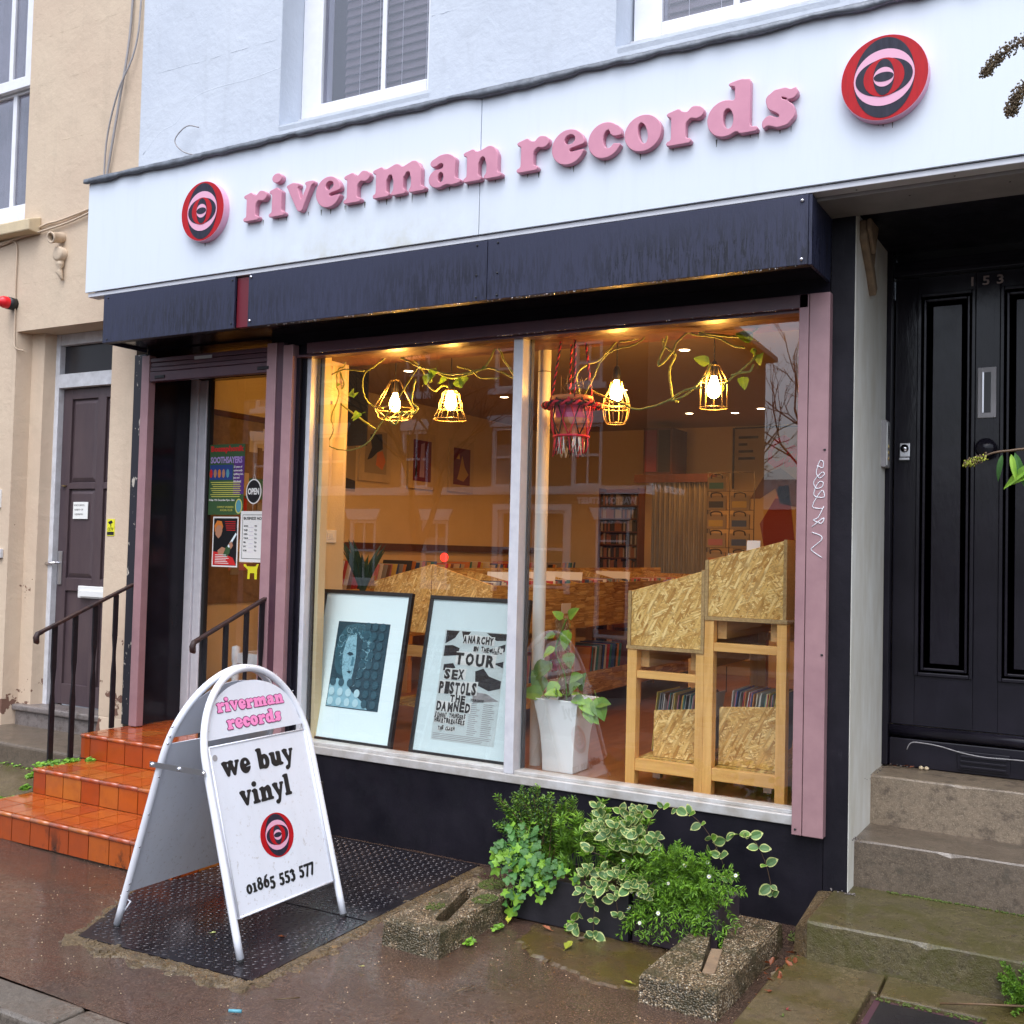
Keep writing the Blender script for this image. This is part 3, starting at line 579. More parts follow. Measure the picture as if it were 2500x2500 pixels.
# scribed joints in the render
for (a, b, z) in ((-6.85, -5.72, 3.44), (-6.7, -5.72, 4.42), (-6.84, -5.70, 4.86), (-6.84, -5.72, 5.2)):
    pts = [(a + (b - a) * i / 30, .0022 + U(-.0012, .0012), z + U(-.003, .003)) for i in range(31)]; MB().tube(pts, .0028, 4).build('render_joint', MT['render_beige'], nh)
# door of the neighbouring house
fr = B(-6.745, -6.675, .20, .30, .43, 3.10).box(-6.675, -5.875, .20, .30, 2.71, 2.81).box(-6.675, -5.875, .205, .295, 3.02, 3.10).build('door_frame', MT['paint_old_white'], nh, bev=.003)
B(-6.675, -5.875, .245, .25, 2.81, 3.02).build('transom_pane', MT['tv_dark'], nh)
dr = MB(); X0, X1 = -6.672, -5.88
dr.box(X0, X1, .262, .30, .455, 2.705)
for (a, b) in ((X0, X0 + .095), (-6.30, -6.215), (X1 - .095, X1)): dr.box(a, b, .243, .2615, .455, 2.705)
for (a, b) in ((X0 + .095, -6.30), (-6.215, X1 - .095)):
    for (c, e_) in ((.455, .60), (1.26, 1.35), (1.985, 2.03), (2.63, 2.705)): dr.box(a, b, .2432, .2612, c, e_)
d_ = dr.build('door', MT['door_plum'], nh, bev=.003)
for (a, b) in ((X0 + .095, -6.30), (-6.215, X1 - .095)):
    for (c, e_) in ((1.35, 1.985), (2.03, 2.63)):
        m_ = MB(); i = .035
        m_.hexa([(a + .006, .2615, c + .006), (b - .006, .2615, c + .006), (b - .006, .2615, e_ - .006), (a + .006, .2615, e_ - .006), (a + i, .248, c + i), (b - i, .248, c + i), (b - i, .248, e_ - i), (a + i, .248, e_ - i)])
        m_.build('raised_panel', MT['door_plum'], d_, bev=.003)
m_ = B(-6.42, -6.06, .228, .243, 1.215, 1.30); m_.build('letterbox', MT['white_plastic'], d_, bev=.004); B(-6.39, -6.09, .216, .2279, 1.225, 1.27).build('letter_flap', MT['white_plastic'], d_, bev=.004)
B(-6.655, -6.612, .232, .243, 1.30, 1.54).build('handle_plate', MT['steel'], d_, bev=.004)
MB().tube([(-6.635, .24, 1.455), (-6.635, .19, 1.455), (-6.70, .185, 1.45), (-6.755, .19, 1.448)], .009, 8).build('handle', MT['chrome_bolt'], d_)
MB().lathe([(.0, -.0), (.016, .004), (.022, .012)], (-6.62, .236, 2.0), 10).build('knob', MT['brass_wire'], d_)
nt_ = B(-6.515, -6.36, .2405, .2425, 1.775, 1.885).build('notice', MT['paper'], d_)
nt2 = thing('door_notice', (-6.44, .24, 1.77), 'small white handwritten knocking notice on the brown door', 'notice')
bpy.data.objects.remove(nt_)
B(-6.515, -6.36, .2375, .242, 1.772, 1.892).build('sheet', MT['paper'], nt2)
for i, (t, w_) in enumerate((('KNOCKING', .11), ('HARD OF', .095), ('HEARING', .09))): print_text(t, .02, ((-6.505 + .004 * i, .2374, 1.862 - i * .032), (1, 0, .04), (0, 0, 1)), MT['black_print'], nt2, bold=-.0004, width=w_, squash=1.0)
B(-6.87, -5.86, .06, .26, .405, .448).box(-6.86, -5.88, .085, .26, .28, .405).build('door_sill', MT['grey_stone'], nh, bev=.012, seg=3)
# the stone landing and lower slab beside the tiled steps
ns = thing('neighbour_step', (-6.6, -.3, 0), 'worn brown stone landing in front of the neighbouring brown door', 'step')
MB().hexa([(-8.5, -.36, -.05), (-5.57, -.395, -.05), (-5.57, .1, -.05), (-8.5, .1, -.05), (-8.5, -.36, .30), (-5.57, -.385, .30), (-5.57, .1, .305), (-8.5, .1, .305)]).build('landing', MT['step_stone'], ns, bev=.02, seg=3)
MB().hexa([(-8.5, -1.0, -.05), (-5.62, -.88, -.05), (-5.57, -.40, -.05), (-8.5, -.36, -.05), (-8.5, -.95, .13), (-5.72, -.80, .10), (-5.60, -.39, .17), (-8.5, -.365, .19)]).build('lower_slab', MT['mossy_flag'], ns, bev=.02, seg=3)
# upstairs sash window at far left
sw = MB(); sw.box(-8.1, -6.861, .10, .25, 3.86, 3.93); sw.build('window_ledge', MT['render_beige'], nh)
wf = B(-6.985, -6.88, .10, .2, 3.93, 6.6).box(-8.1, -8.0, .10, .2, 3.93, 6.6).box(-8.0, -6.985, .10, .2, 3.93, 4.02).build('window_frame', MT['paint_white'], nh, bev=.003)
mb = B(-7.075, -6.99, .15, .19, 4.02, 5.0).box(-7.99, -7.92, .15, .19, 4.02, 5.0).box(-7.92, -7.075, .151, .189, 4.02, 4.10).box(-7.92, -7.075, .151, .189, 4.94, 5.0).box(-7.27, -7.225, .153, .187, 4.10, 4.94)
mb.build('lower_sash', MT['paint_white'], wf, bev=.003)
mb = B(-7.075, -6.99, .105, .145, 4.96, 6.6).box(-7.92, -7.075, .106, .144, 4.96, 5.04).box(-7.27, -7.225, .108, .142, 5.04, 6.6); mb.build('upper_sash', MT['paint_white'], wf, bev=.003)
B(-7.92, -7.05, .17, .172, 4.05, 4.97).build('pane', MT['sash_glass'], wf); B(-7.92, -7.05, .124, .126, 5.0, 6.6).build('pane', MT['sash_glass'], wf)
mb = MB(); mb.smooth = True
for i in range(30): x = -7.9 + i * .03; mb.add([(x, .30 + .02 * math.sin(i * 1.3), 3.95), (x + .03, .30 + .02 * math.sin((i + 1) * 1.3), 3.95), (x + .03, .30 + .02 * math.sin((i + 1) * 1.3), 6.6), (x, .30 + .02 * math.sin(i * 1.3), 6.6)], [(0, 1, 2, 3)])
mb.build('curtain', MT['soffit'], wf)
MB().hexa([(-8.2, -.10, 3.785), (-6.67, -.10, 3.785), (-6.67, 0.0, 3.775), (-8.2, 0.0, 3.775), (-8.2, -.10, 3.865), (-6.67, -.10, 3.865), (-6.67, .0, 3.90), (-8.2, .0, 3.90)]).build('window_sill', MT['cream_block'], nh, bev=.008)
# fittings on the beige wall
vp = thing('vent_pipe', (-6.43, 0, 3.72), 'short beige overflow pipe poking out of the beige wall', 'pipe'); mm = MB(); mm.xf = Matrix.Translation((-6.43, .01, 3.725)) @ Matrix.Rotation(PI / 2 + .25, 4, 'X'); mm.lathe([(.038, 0), (.036, .10), (.040, .10), (.040, .112), (.029, .112), (.029, .06)], n=20); mm.build('pipe', MT['render_beige'], vp)
mm = MB(); mm.xf = Matrix.Translation((-6.43, .01, 3.725)) @ Matrix.Rotation(PI / 2 + .25, 4, 'X'); mm.lathe([(.029, .075), (.0001, .074)], n=16); mm.build('bore', MT['black_print'], vp)
jb = thing('cable_gland_box', (-6.42, -.02, 3.5), 'round beige junction box with knobbly pipe below on the beige wall', 'junction box')
mm = MB(); mm.xf = Matrix.Translation((-6.42, .0, 3.60)) @ Matrix.Rotation(PI / 2, 4, 'X'); mm.lathe([(.05, 0), (.052, .045), (.04, .052), (.0001, .052)], (0, 0, 0), 16); mm.build('box_body', MT['render_beige'], jb)
MB().tube([(-6.415, -.012, 3.56), (-6.412, -.03, 3.52), (-6.418, -.02, 3.50), (-6.41, -.035, 3.47), (-6.405, -.02, 3.44), (-6.395, -.018, 3.42)], [.02, .028, .014, .025, .012, .01], 8).build('pipe_end', MT['render_beige'], jb)
def cable(name, pts, r, m, label, sub=5): return MB().tube(smooth_path(pts, sub), r, 6).build(name, MT[m], None, label=label, cat='cable')
cable('wall_cable', [(-7.6, -.012, 3.715), (-7.13, -.012, 3.745), (-6.9, -.012, 3.775), (-6.6, -.014, 3.835), (-6.47, -.016, 3.84), (-6.2, -.012, 3.875), (-5.95, -.012, 3.915), (-5.72, -.012, 3.955)], .0085, 'render_beige', 'upper painted cable drooping across the beige wall to the white sign')
cable('wall_cable', [(-7.6, -.02, 3.71), (-7.0, -.02, 3.765), (-6.6, -.022, 3.79), (-6.3, -.022, 3.82), (-6.0, -.02, 3.88), (-5.72, -.02, 3.92)], .008, 'render_beige', 'lower painted cable crossing the beige wall just above the overflow pipe')
cable('wall_cable', [(-6.955, -.012, 3.76), (-6.915, -.012, 3.70), (-6.915, -.012, 3.45), (-6.905, -.012, 3.2), (-6.90, -.012, 3.05), (-6.885, -.012, 2.98), (-6.85, .03, 2.965)], .006, 'render_beige', 'thin cable running down the beige wall past the red alarm to the door lintel')
cable('telephone_wire', [(-6.02, -.02, 3.86), (-5.97, -.02, 4.1), (-5.88, -.03, 4.5), (-5.80, -.02, 5.0), (-5.78, -.015, 5.6), (-5.77, -.01, 6.5)], .008, 'soffit', 'grey wire rising beside the join of beige and white walls')
cable('telephone_wire', [(-6.0, -.02, 3.87), (-5.98, -.03, 4.3), (-5.86, -.05, 4.62), (-5.73, -.03, 4.9), (-5.70, -.02, 5.3), (-5.69, -.01, 6.5)], .006, 'soffit', 'slacker grey wire looping out toward the white wall edge')
al = thing('alarm_light', (-6.95, -.05, 3.28), 'red domed alarm light on a black base on the beige wall', 'alarm light')
m_ = MB(); m_.xf = Matrix.Translation((-6.93, 0, 3.30)) @ Matrix.Rotation(PI / 2, 4, 'X'); m_.lathe([(.0001, 0), (.045, 0), (.045, .06), (.0001, .06)], n=16); m_.build('base', MT['black_print'], al)
m_ = MB(); m_.xf = Matrix.Translation((-6.93, 0, 3.30)) @ Matrix.Rotation(PI / 2, 4, 'X'); m_.lathe([(.043, .06), (.043, .09), (.032, .118), (.0001, .13)], n=16); m_.build('lens', MT['alarm_red'], al)
cs = thing('cctv_sign', (-5.82, 0, 1.66), 'small yellow CCTV warning sticker on the beige pier', 'sign')
B(-5.856, -5.786, -.004, 0, 1.655, 1.765).build('plate', MT['yellow_sign'], cs); print_text('CCTV', .027, ((-5.85, -.004, 1.69), (1, 0, 0), (0, 0, 1)), MT['black_print'], cs, bold=.0004, width=.055)
B(-5.853, -5.789, -.0052, -.0042, 1.66, 1.682).build('lower_band', MT['black_print'], cs); MB().prism([(-5.848, -.0045, 1.745), (-5.815, -.0045, 1.757), (-5.80, -.0045, 1.742), (-5.83, -.0045, 1.73)], (0, -.001, 0)).box(-5.822, -5.816, -.0055, -.0045, 1.715, 1.735).build('camera_symbol', MT['black_print'], cs)
B(-7.2, -6.985, -.012, 0, 1.84, 1.97).build('wall_plaque', MT['white_plastic'], None, label='edge of a white plaque on the beige wall at the left border', cat='plaque')
B(-7.02, -6.94, -.025, 0, 1.48, 1.545).build('doorbell', MT['paint_old_white'], None, bev=.004, label='small cream doorbell low on the beige wall at the left border', cat='doorbell')
# ================================================================ RECORD SHOP BUILDING
rs = thing('record_shop_building', (-2.5, 0, 0), 'pale blue white rendered building above the record shop front', 'building')
mb = MB(); ZT = 6.6
mb.box(-5.69, -4.464, 0, .38, 3.9, ZT).box(-4.464, -3.371, 0, .38, 3.9, 4.16).box(-3.371, -2.235, 0, .38, 3.9, ZT).box(-2.235, -1.12, 0, .38, 3.9, 4.16).box(-1.12, 2.4, 0, .38, 3.9, ZT)
mb.build('upper_wall', MT['render_white'], rs)
B(-5.68, -1.05, .02, .38, 2.98, 3.9).box(-1.05, 2.4, .02, .38, 3.302, 3.9).build('wall_behind_sign', MT['render_white'], rs)
for (a, b, z, sl_) in ((-5.66, -4.47, 4.70, .0), (-3.36, -2.25, 4.58, .0)):
    MB().tube([(a + (b - a) * i / 30, .0022 + U(-.0015, .0012), z + U(-.003, .003)) for i in range(31)], .0032, 4).build('render_joint', MT['render_white'], rs)
MB().tube(smooth_path([(-5.65, .0115, 4.18), (-5.5, .0115, 4.30), (-5.35, .0115, 4.34), (-5.2, .0115, 4.47), (-5.0, .0115, 4.50), (-4.7, .0115, 4.50), (-4.47, .0115, 4.52)]), [.013] * 25, 8).build('render_ridge', MT['render_white'], rs)
def sash(x0, x1, z0, lab, bx, mull):
    zt = 5.9
    w = B(x0, x0 + .155, .19, .30, z0, zt).box(x1 - .155, x1, .19, .30, z0, zt).box(x0 + .155, x1 - .155, .19, .30, z0, z0 + .075).build('window', MT['paint_white'], rs, bev=.006, label=lab)
    B(x0 - .01, x1 + .01, .17, .30, z0 - .03, z0 - .002).build('sill_lip', MT['paint_old_white'], w, bev=.003)
    MB().hexa([(x0, .0, z0 - .14), (x1, .0, z0 - .14), (x1, .30, z0 - .14), (x0, .30, z0 - .14), (x0, -.005, z0 - .115), (x1, -.005, z0 - .115), (x1, .19, z0 - .035), (x0, .19, z0 - .035)]).build('sloping_sill', MT['render_white'], w)
    B(mull - .016, mull + .016, .205, .225, z0 + .075, zt).build('glazing_bar', MT['paint_white'], w, bev=.004)
    B(x0 + .155, x1 - .155, .214, .216, z0 + .075, zt).build('pane', MT['sash_glass'], w)
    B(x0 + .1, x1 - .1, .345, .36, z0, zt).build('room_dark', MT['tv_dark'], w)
    zz = z0 + .09
    me = MB().hexa([(bx, .252, -.002), (x1 - .12, .252, -.002), (x1 - .12, .266, .044), (bx, .266, .044), (bx, .252, .000), (x1 - .12, .252, .000), (x1 - .12, .266, .046), (bx, .266, .046)]).box(bx, x1 - .12, .2495, .252, -.003, .0005).mesh('blind_slat', MT['blind'])
    while zz < zt - .8: put('blind_slat', me, w, (0, 0, zz)); zz += .052
    for q in (bx + .12, (bx + mull) / 2 + .1, mull + .11, x1 - .2): B(q - .001, q + .001, .244, .246, z0 + .08, zt).build('blind_cord', MT['white_plastic'], w)
mat('blind', (.16, .125, .125), rough=.5)
sash(-4.462, -3.362, 4.262, 'white sash window with a blind, upper left over the shop sign', -4.17, -3.845); sash(-2.222, -1.13, 4.262, 'white sash window with a blind, upper right over the shop sign', -2.06, -1.68)
cable('hanging_wire', [(-4.66, -.01, 4.06), (-5.0, -.03, 4.06), (-5.2, -.05, 4.10), (-5.29, -.06, 4.19), (-5.2, -.05, 4.27), (-5.12, -.02, 4.26)], .004, 'soffit', 'thin wire curling up off the lead flashing at left')
# lead flashing over the sign
mb = MB(); mb.smooth = True; n = 200; vs = []
for i in range(n + 1):
    x = -5.74 + 7.3 * i / n; dr_ = .024 + .004 * math.sin(i * .31) * math.sin(i * .083 + 1) + .004 * math.sin(i * .9 + 3 * math.sin(i * .13)) + (.008 if abs(math.sin(i * .047 + .6)) > .93 else 0) + U(-.004, .004); o_ = U(-.003, .003)
    vs += [(x, .0, 3.945), (x, -.35, 3.915 + o_), (x, -.385 + o_, 3.905), (x, -.39 + o_ * 2, 3.90 - dr_), (x, -.375, 3.898 - dr_), (x, -.37, 3.892)]
mb.add(vs, [(i * 6 + k, (i + 1) * 6 + k, (i + 1) * 6 + k + 1, i * 6 + k + 1) for i in range(n) for k in range(5)]); mb.build('lead_flashing', MT['lead'], rs, label='rippled grey lead flashing along the top of the white sign')
# ================================================================ SIGN
sg = thing('shop_sign', (-2.5, -.2, 3.18), 'long white fascia sign reading riverman records in fat pink letters', 'shop sign')
for a, b in ((-5.71, -2.792), (-2.788, .35), (.354, 2.2)): B(a, b, -.36, -.345, 3.182, 3.895).build('sign_panel', MT['sign_panel'], sg, bev=.0015)
B(-5.70, 2.2, -.3449, -.01, 3.86, 3.89).build('top_board', MT['paint_old_white'], sg); B(-5.708, -5.69, -.3449, -.01, 3.2, 3.86).build('end_board', MT['paint_white'], sg)
B(-5.70, 2.2, -.345, -.27, 3.155, 3.18).build('bottom_trim', MT['paint_white'], sg, bev=.003); B(-5.60, 2.2, -.269, .0, 3.14, 3.175).build('soffit', MT['soffit'], sg)
for i in range(9):
    x = -.98 + i * .19; m_ = MB(); m_.ball((x, -.30 + (i % 2) * .12, 3.155 if i % 2 == 0 else 3.14), .0045, 6, 4, .5); m_.build('screw', MT['black_print'], sg)
FR = lambda x, z, y=-.36: ((x, y, z), (1, 0, 0), (0, 0, 1))
fat_text('riverman', 1.72, .172, FR(-4.352, 3.438), [MT['pink_letter']], .030, sg, bevel=.003, grow=-.030)
fat_text('records', 1.38, .172, FR(-2.572, 3.438), [MT['pink_letter']], .030, sg, bevel=.003, grow=-.030)
logo(FR(-4.655, 3.545), .168, .172, sg, .0012, .045, MT['logo_pink']); logo(FR(-.855, 3.562), .168, .172, sg, .0012, .045, MT['logo_pink'])
# soot runs under letters
mb = MB()
for x in [-4.33, -4.22, -4.12, -4.05, -3.88, -3.80, -3.73, -3.64, -3.62, -3.50, -3.40, -3.36, -3.28, -3.20, -3.12, -2.98, -2.86, -2.80, -2.70, -2.64, -2.52, -2.46, -2.30, -2.27, -2.10, -1.92, -1.78, -1.56, -1.42, -1.38, -1.30, -1.24, -4.66, -4.64, -.88, -.86, -.83]:
    zb = 3.436 if x > -4.5 and x < -.95 else (3.374 if x < -4 else 3.392)
    x += U(-.012, .012); l_ = U(.006, .026) * (1.7 if -3.75 < x < -3.1 else 1); w_ = U(.002, .006)
    mb.add([(x - w_, -.3606, zb + .012), (x + w_, -.3606, zb + .012), (x + w_ * .3, -.3606, zb - l_), (x - w_ * .2, -.3606, zb - l_ * .9)], [(0, 3, 2, 1)])
mb.build('soot_run', MT['soot'], sg, kind='stuff')
# ================================================================ SHUTTER BOX
sb = thing('shutter_box', (-3.3, -.18, 2.85), 'wet black boarded shutter box under the white sign', 'shutter box')
for a, b in ((-5.535, -4.432), (-4.325, -2.742), (-2.738, -1.165)):
    B(a, b, -.352, -.335, 2.852, 3.150).build('front_board', MT['black_board'], sb, bev=.002)
    B(a + .002, b - .002, -.334, -.002, 3.118, 3.15).box(a + .002, b - .002, -.334, -.30, 2.853, 2.875).build('batten', MT['black_paint'], sb)
B(-5.533, -1.167, -.2998, -.02, 2.868, 2.885).build('underside', MT['gloss_black'], sb); B(-1.1648, -1.15, -.345, -.002, 2.852, 3.150).build('end_board', MT['black_board'], sb, bev=.002); B(-5.55, -5.5352, -.345, -.002, 2.852, 3.150).build('end_board', MT['black_board'], sb, bev=.002)
B(-4.431, -4.326, -.33, -.30, 2.86, 3.145).build('gap_board', MT['maroon_gap'], sb)
bm = MB().ball((0, 0, 0), .0095, 10, 6, .8).mesh('bolt', MT['chrome_bolt'])
for x, z in ((-4.305, 2.885), (-4.305, 3.135), (-1.19, 2.875), (-1.19, 3.125)): put('bolt', bm, sb, (x, -.354, z))
bm2 = MB().ball((0, 0, 0), .006, 8, 5, .8).mesh('bolt', MT['black_print'])
for x in (-2.80, -2.68):
    for z in (2.87, 2.98, 3.13): put('bolt', bm2, sb, (x, -.354, z))
for x, z in ((-5.5, 2.87), (-5.5, 3.13), (-4.45, 2.88), (-4.45, 3.13)): put('bolt', bm2, sb, (x, -.354, z))
mb = MB()   # rain drops hanging from the lower edges
for i in range(150):
    x = U(-4.2, -1.2); mb.ball((x, -.35 + U(0, .01), 2.849), U(.0018, .0035), 5, 4, 1.3)
for i in range(70): mb.ball((U(-4.1, -1.3), -.055, 2.739), U(.0018, .003), 5, 4, 1.3)
mb.build('rain_drop', MT['chrome_bolt'], None, label='rain drops hanging along the underside of the shutter box', cat='rain drops', kind='stuff')
# ================================================================ SHOP FRONT
sf = thing('record_shopfront', (-2.7, 0, 0), 'black painted shop front with dusty pink shutter rails and big display window', 'shop front')
B(-4.20, -1.152, .0, .12, -.05, .432).build('stall_riser', MT['black_paint'], sf); B(-1.148, -1.046, -.006, .12, -.05, 3.14).build('pilaster', MT['black_paint'], sf)
B(-4.455, -4.195, .006, .10, -.05, 2.87).build('pillar', MT['gloss_black'], sf)
B(-4.445, -1.15, -.02, .05, 2.80, 2.868).build('head_board', MT['gloss_black'], sf)
B(-4.14, -1.235, -.055, .045, 2.738, 2.80).build('shutter_head', MT['plum_paint'], sf, bev=.003); B(-4.24, -1.235, -.030, .045, 2.725, 2.738).build('shutter_lip', MT['plum_paint'], sf)
for (a, b) in ((-4.318, -4.245), (-1.277, -1.2335), (-1.2305, -1.140)): B(a, b, -.055, .0, .405, 2.80).build('shutter_rail', MT['dusty_pink'], sf, bev=.003)
B(-4.243, -4.215, -.02, .04, .44, 2.73).build('black_channel', MT['gloss_black'], sf)
for x, z in ((-1.26, .43), (-1.155, 1.2), (-1.155, 2.1)): put('bolt', bm2, sf, (x, -.056, z))
# scribble on the pink rail
sc_ = [(1830, 1245, 0)]
pts = [(-1.187, 2.03), (-1.163, 2.02), (-1.16, 2.045), (-1.175, 2.05), (-1.19, 2.0), (-1.175, 1.975), (-1.155, 1.99), (-1.165, 2.0), (-1.20, 1.96), (-1.19, 1.93), (-1.165, 1.935), (-1.16, 1.955), (-1.18, 1.955), (-1.20, 1.90), (-1.155, 1.89), (-1.165, 1.92), (-1.205, 1.85), (-1.16, 1.84)]
pts2 = [(-1.155, 1.85), (-1.18, 1.80), (-1.20, 1.79), (-1.165, 1.775), (-1.155, 1.80), (-1.205, 1.76)]
pts3 = [(-1.205, 1.735), (-1.165, 1.72), (-1.165, 1.70), (-1.20, 1.67), (-1.205, 1.655), (-1.16, 1.625)]
mb = MB()
for P_ in (pts, pts2, pts3): mb.tube(smooth_path([(a, -.0565, b) for a, b in P_], 4), .0022, 4)
mb.build('graffiti_scrawl', MT['paint_white'], sf)
# display window frame
dw = thing('display_window', (-2.74, .05, .43), 'big aluminium framed display window of the record shop', 'window')
B(-4.213, -1.235, -.012, .105, .434, .478).build('sill', MT['alu_sill'], dw, bev=.004); B(-4.20, -1.277, .012, .095, .478, .496).build('bottom_rail', MT['alu_sill'], dw, bev=.003)
B(-2.778, -2.722, -.004, .10, .4785, 2.75).build('mullion', MT['aluminium'], dw, bev=.003); B(-4.213, -4.165, .02, .10, .4785, 2.75).build('side_frame', MT['aluminium'], dw, bev=.003)
for a in (-4.164, -2.7205): B(a, a + .010, .072, .10, .497, 2.75).build('gasket', MT['rubber'], dw)
B(-4.164, -4.129, .101, .16, .44, 2.75).build('inner_liner', MT['cream_wall'], dw); B(-2.772, -2.728, .1005, .13, .44, 2.75).build('inner_liner', MT['cream_wall'], dw)
B(-2.79, -2.7788, .03, .1, .497, 2.75).build('gasket', MT['rubber'], dw); B(-1.29, -1.277, .02, .10, .4785, 2.75).build('side_frame', MT['aluminium'], dw)
for a, b in ((-4.164, -2.779), (-2.7215, -1.278)): MB().add([(a, .060, .49), (b, .060, .49), (b, .060, 2.76), (a, .060, 2.76)], [(0, 1, 2, 3)]).build('pane', MT['window_glass'], dw)
B(-4.2, -1.15, .045, .45, 2.75, 2.90).build('lintel', MT['dark_wood'], dw)
# shop entrance
sd = thing('shop_door', (-4.95, .4, .44), 'glazed aluminium shop door hung with posters and an open sign', 'door')
B(-5.515, -5.445, .36, .44, .44, 2.80).build('frame_post', MT['aluminium'], sd, bev=.004); B(-5.443, -5.375, .375, .43, .44, 2.72).build('door_stile', MT['aluminium'], sd, bev=.006)
B(-5.374, -5.350, .385, .42, .50, 2.72).build('gasket', MT['rubber'], sd); B(-5.444, -4.30, .36, .44, 2.722, 2.80).build('door_head', MT['gloss_black'], sd)
B(-5.35, -4.30, .38, .42, .44, .52).build('bottom_rail', MT['aluminium'], sd, bev=.003)
MB().add([(-5.35, .40, .52), (-4.30, .40, .52), (-4.30, .40, 2.722), (-5.35, .40, 2.722)], [(0, 1, 2, 3)]).build('pane', MT['window_glass'], sd)
pc = thing('entrance_porch', (-5, .2, .44), 'black recessed porch with pink rails at the shop entrance', 'porch')
B(-5.533, -5.516, .0, .46, .44, 2.86).build('side_wall', MT['gloss_black'], pc); B(-5.53, -4.455, .0, .46, 2.86, 2.90).build('porch_ceiling', MT['gloss_black'], pc)
for (a, b) in ((-5.522, -5.452), (-4.446, -4.372)): B(a, b, -.055, .0, .445, 2.82).build('shutter_rail', MT['dusty_pink'], pc, bev=.003)
B(-4.371, -4.32, -.05, .0, .445, 2.82).build('plum_channel', MT['plum_paint'], pc, bev=.003)
for i, (z0, z1) in enumerate(((2.772, 2.80), (2.742, 2.770), (2.712, 2.740))): B(-5.451, -4.447, -.05 + .004 * (i % 2), -.01, z0, z1).build('shutter_slat', MT['plum_paint'], pc, bev=.004)
B(-5.451, -4.447, -.052, -.005, 2.648, 2.710).build('bottom_bar', MT['plum_paint'], pc, bev=.004)
for x in (-5.40, -4.52): B(x, x + .09, -.058, -.0525, 2.665, 2.685).build('shutter_bolt', MT['iron_black'], pc, bev=.002)
B(-5.05, -4.9, -.056, -.0525, 2.765, 2.785).build('shutter_label', MT['soffit'], pc)
# door posters
def sheet(name, x0, x1, z0, z1, y, m, label, cat, tilt=0, th=.0012):
    t = thing(name, ((x0 + x1) / 2, y, z0), label, cat); B(x0, x1, y, y + th, z0, z1).build('sheet', m, t); return t
K, Wt = MT['black_print'], MT['paper']
flat('poster_green', (.04, .10, .035)); flat('poster_purple', (.10, .03, .20)); flat('poster_lilac', (.42, .30, .62)); flat('poster_yellow', (.6, .58, .12)); flat('poster_red', (.60, .02, .02)); flat('poster_blue', (.02, .05, .22)); flat('skin', (.45, .22, .13)); flat('poster_cyan', (.10, .32, .40)); flat('poster_orange', (.65, .20, .03))
FF = lambda x, z, y: ((x, y, z), (1, 0, 0), (0, 0, 1))
yp = .388
p1 = sheet('gig_poster', -5.342, -5.025, 1.812, 2.282, yp, MT['poster_green'], 'green and purple gig poster for Soothsayers on the shop door glass', 'poster')
B(-5.12, -5.026, yp - .0007, yp - .0002, 1.95, 2.20).build('purple_panel', MT['poster_purple'], p1); B(-5.335, -5.13, yp - .0008, yp - .0002, 2.045, 2.145).build('photo', MT['poster_blue'], p1)
for i, c in enumerate(('poster_red', 'skin', 'poster_orange', 'skin', 'poster_cyan')): m_ = MB(); m_.prism([(-5.325 + i * .038 + .014 * math.cos(k), yp - .0009, 2.088 + .03 * math.sin(k)) for k in np.arange(0, 6.2, .8)][::-1], (0, -.0004, 0)); m_.build('figure', MT[c], p1)
YL = yp - .001
print_text('Bossaphonik', .05, FF(-5.332, 2.236, YL), MT['poster_red'], p1, bold=.0025, width=.30); print_text('SOOTHSAYERS', .05, FF(-5.33, 2.158, YL), MT['poster_lilac'], p1, bold=.0018, width=.285, squash=1.15)
for i, t in enumerate(('25 years of', 'universally', 'uplifting dub,', 'Jazz and', 'Afrobeat!')): print_text(t, .018, FF(-5.12, 2.125 - i * .024, YL), Wt, p1, bold=.0004, width=[.075, .08, .088, .055, .07][i])
for i in range(8): B(-5.325 + .01 * (i % 3), -5.05 - .01 * (i % 2), YL - .0005, YL, 2.026 - i * .0135, 2.031 - i * .0135).build('small_print', MT['poster_yellow'], p1)
print_text('Friday 19th December 9pm - 2am', .018, FF(-5.335, 1.905, YL), Wt, p1, bold=.0004, width=.23); print_text('COWLEY WORKERS', .018, FF(-5.26, 1.858, YL), MT['poster_yellow'], p1, bold=.0002, width=.15); print_text('SOCIAL CLUB', .018, FF(-5.23, 1.838, YL), MT['poster_yellow'], p1, bold=.0002, width=.11)
curve = curve_mesh('badge', [ellipse_pts(0, 0, .032, .05, 24)], .0006, 0, [MT['poster_yellow']]); put('badge', curve, p1, (-5.065, YL, 1.87), (PI / 2, 0, 0)); put('badge', curve_mesh('badge', [ellipse_pts(0, 0, .024, .042, 24)], .0006, 0, [MT['poster_cyan']]), p1, (-5.065, YL - .0007, 1.87), (PI / 2, 0, 0))
p2 = sheet('guitarist_poster', -5.29, -5.06, 1.468, 1.80, yp - .002, Wt, 'black and red poster of a guitarist in a white border on the shop door', 'poster'); YL = yp - .0025
B(-5.28, -5.07, YL - .0004, YL, 1.478, 1.79).build('picture', K, p2)
def blob(c, pts, par, y, name='shape'): MB().prism([(a, y, b) for a, b in pts][::-1], (0, -.0004, 0)).build(name, MT[c], par)
blob('poster_red', [(-5.28, 1.48), (-5.07, 1.48), (-5.10, 1.53), (-5.20, 1.56), (-5.28, 1.57)], p2, YL - .0005); blob('poster_orange', [(-5.275, 1.74), (-5.25, 1.775), (-5.21, 1.77), (-5.195, 1.735), (-5.21, 1.70), (-5.27, 1.70)], p2, YL - .0005)
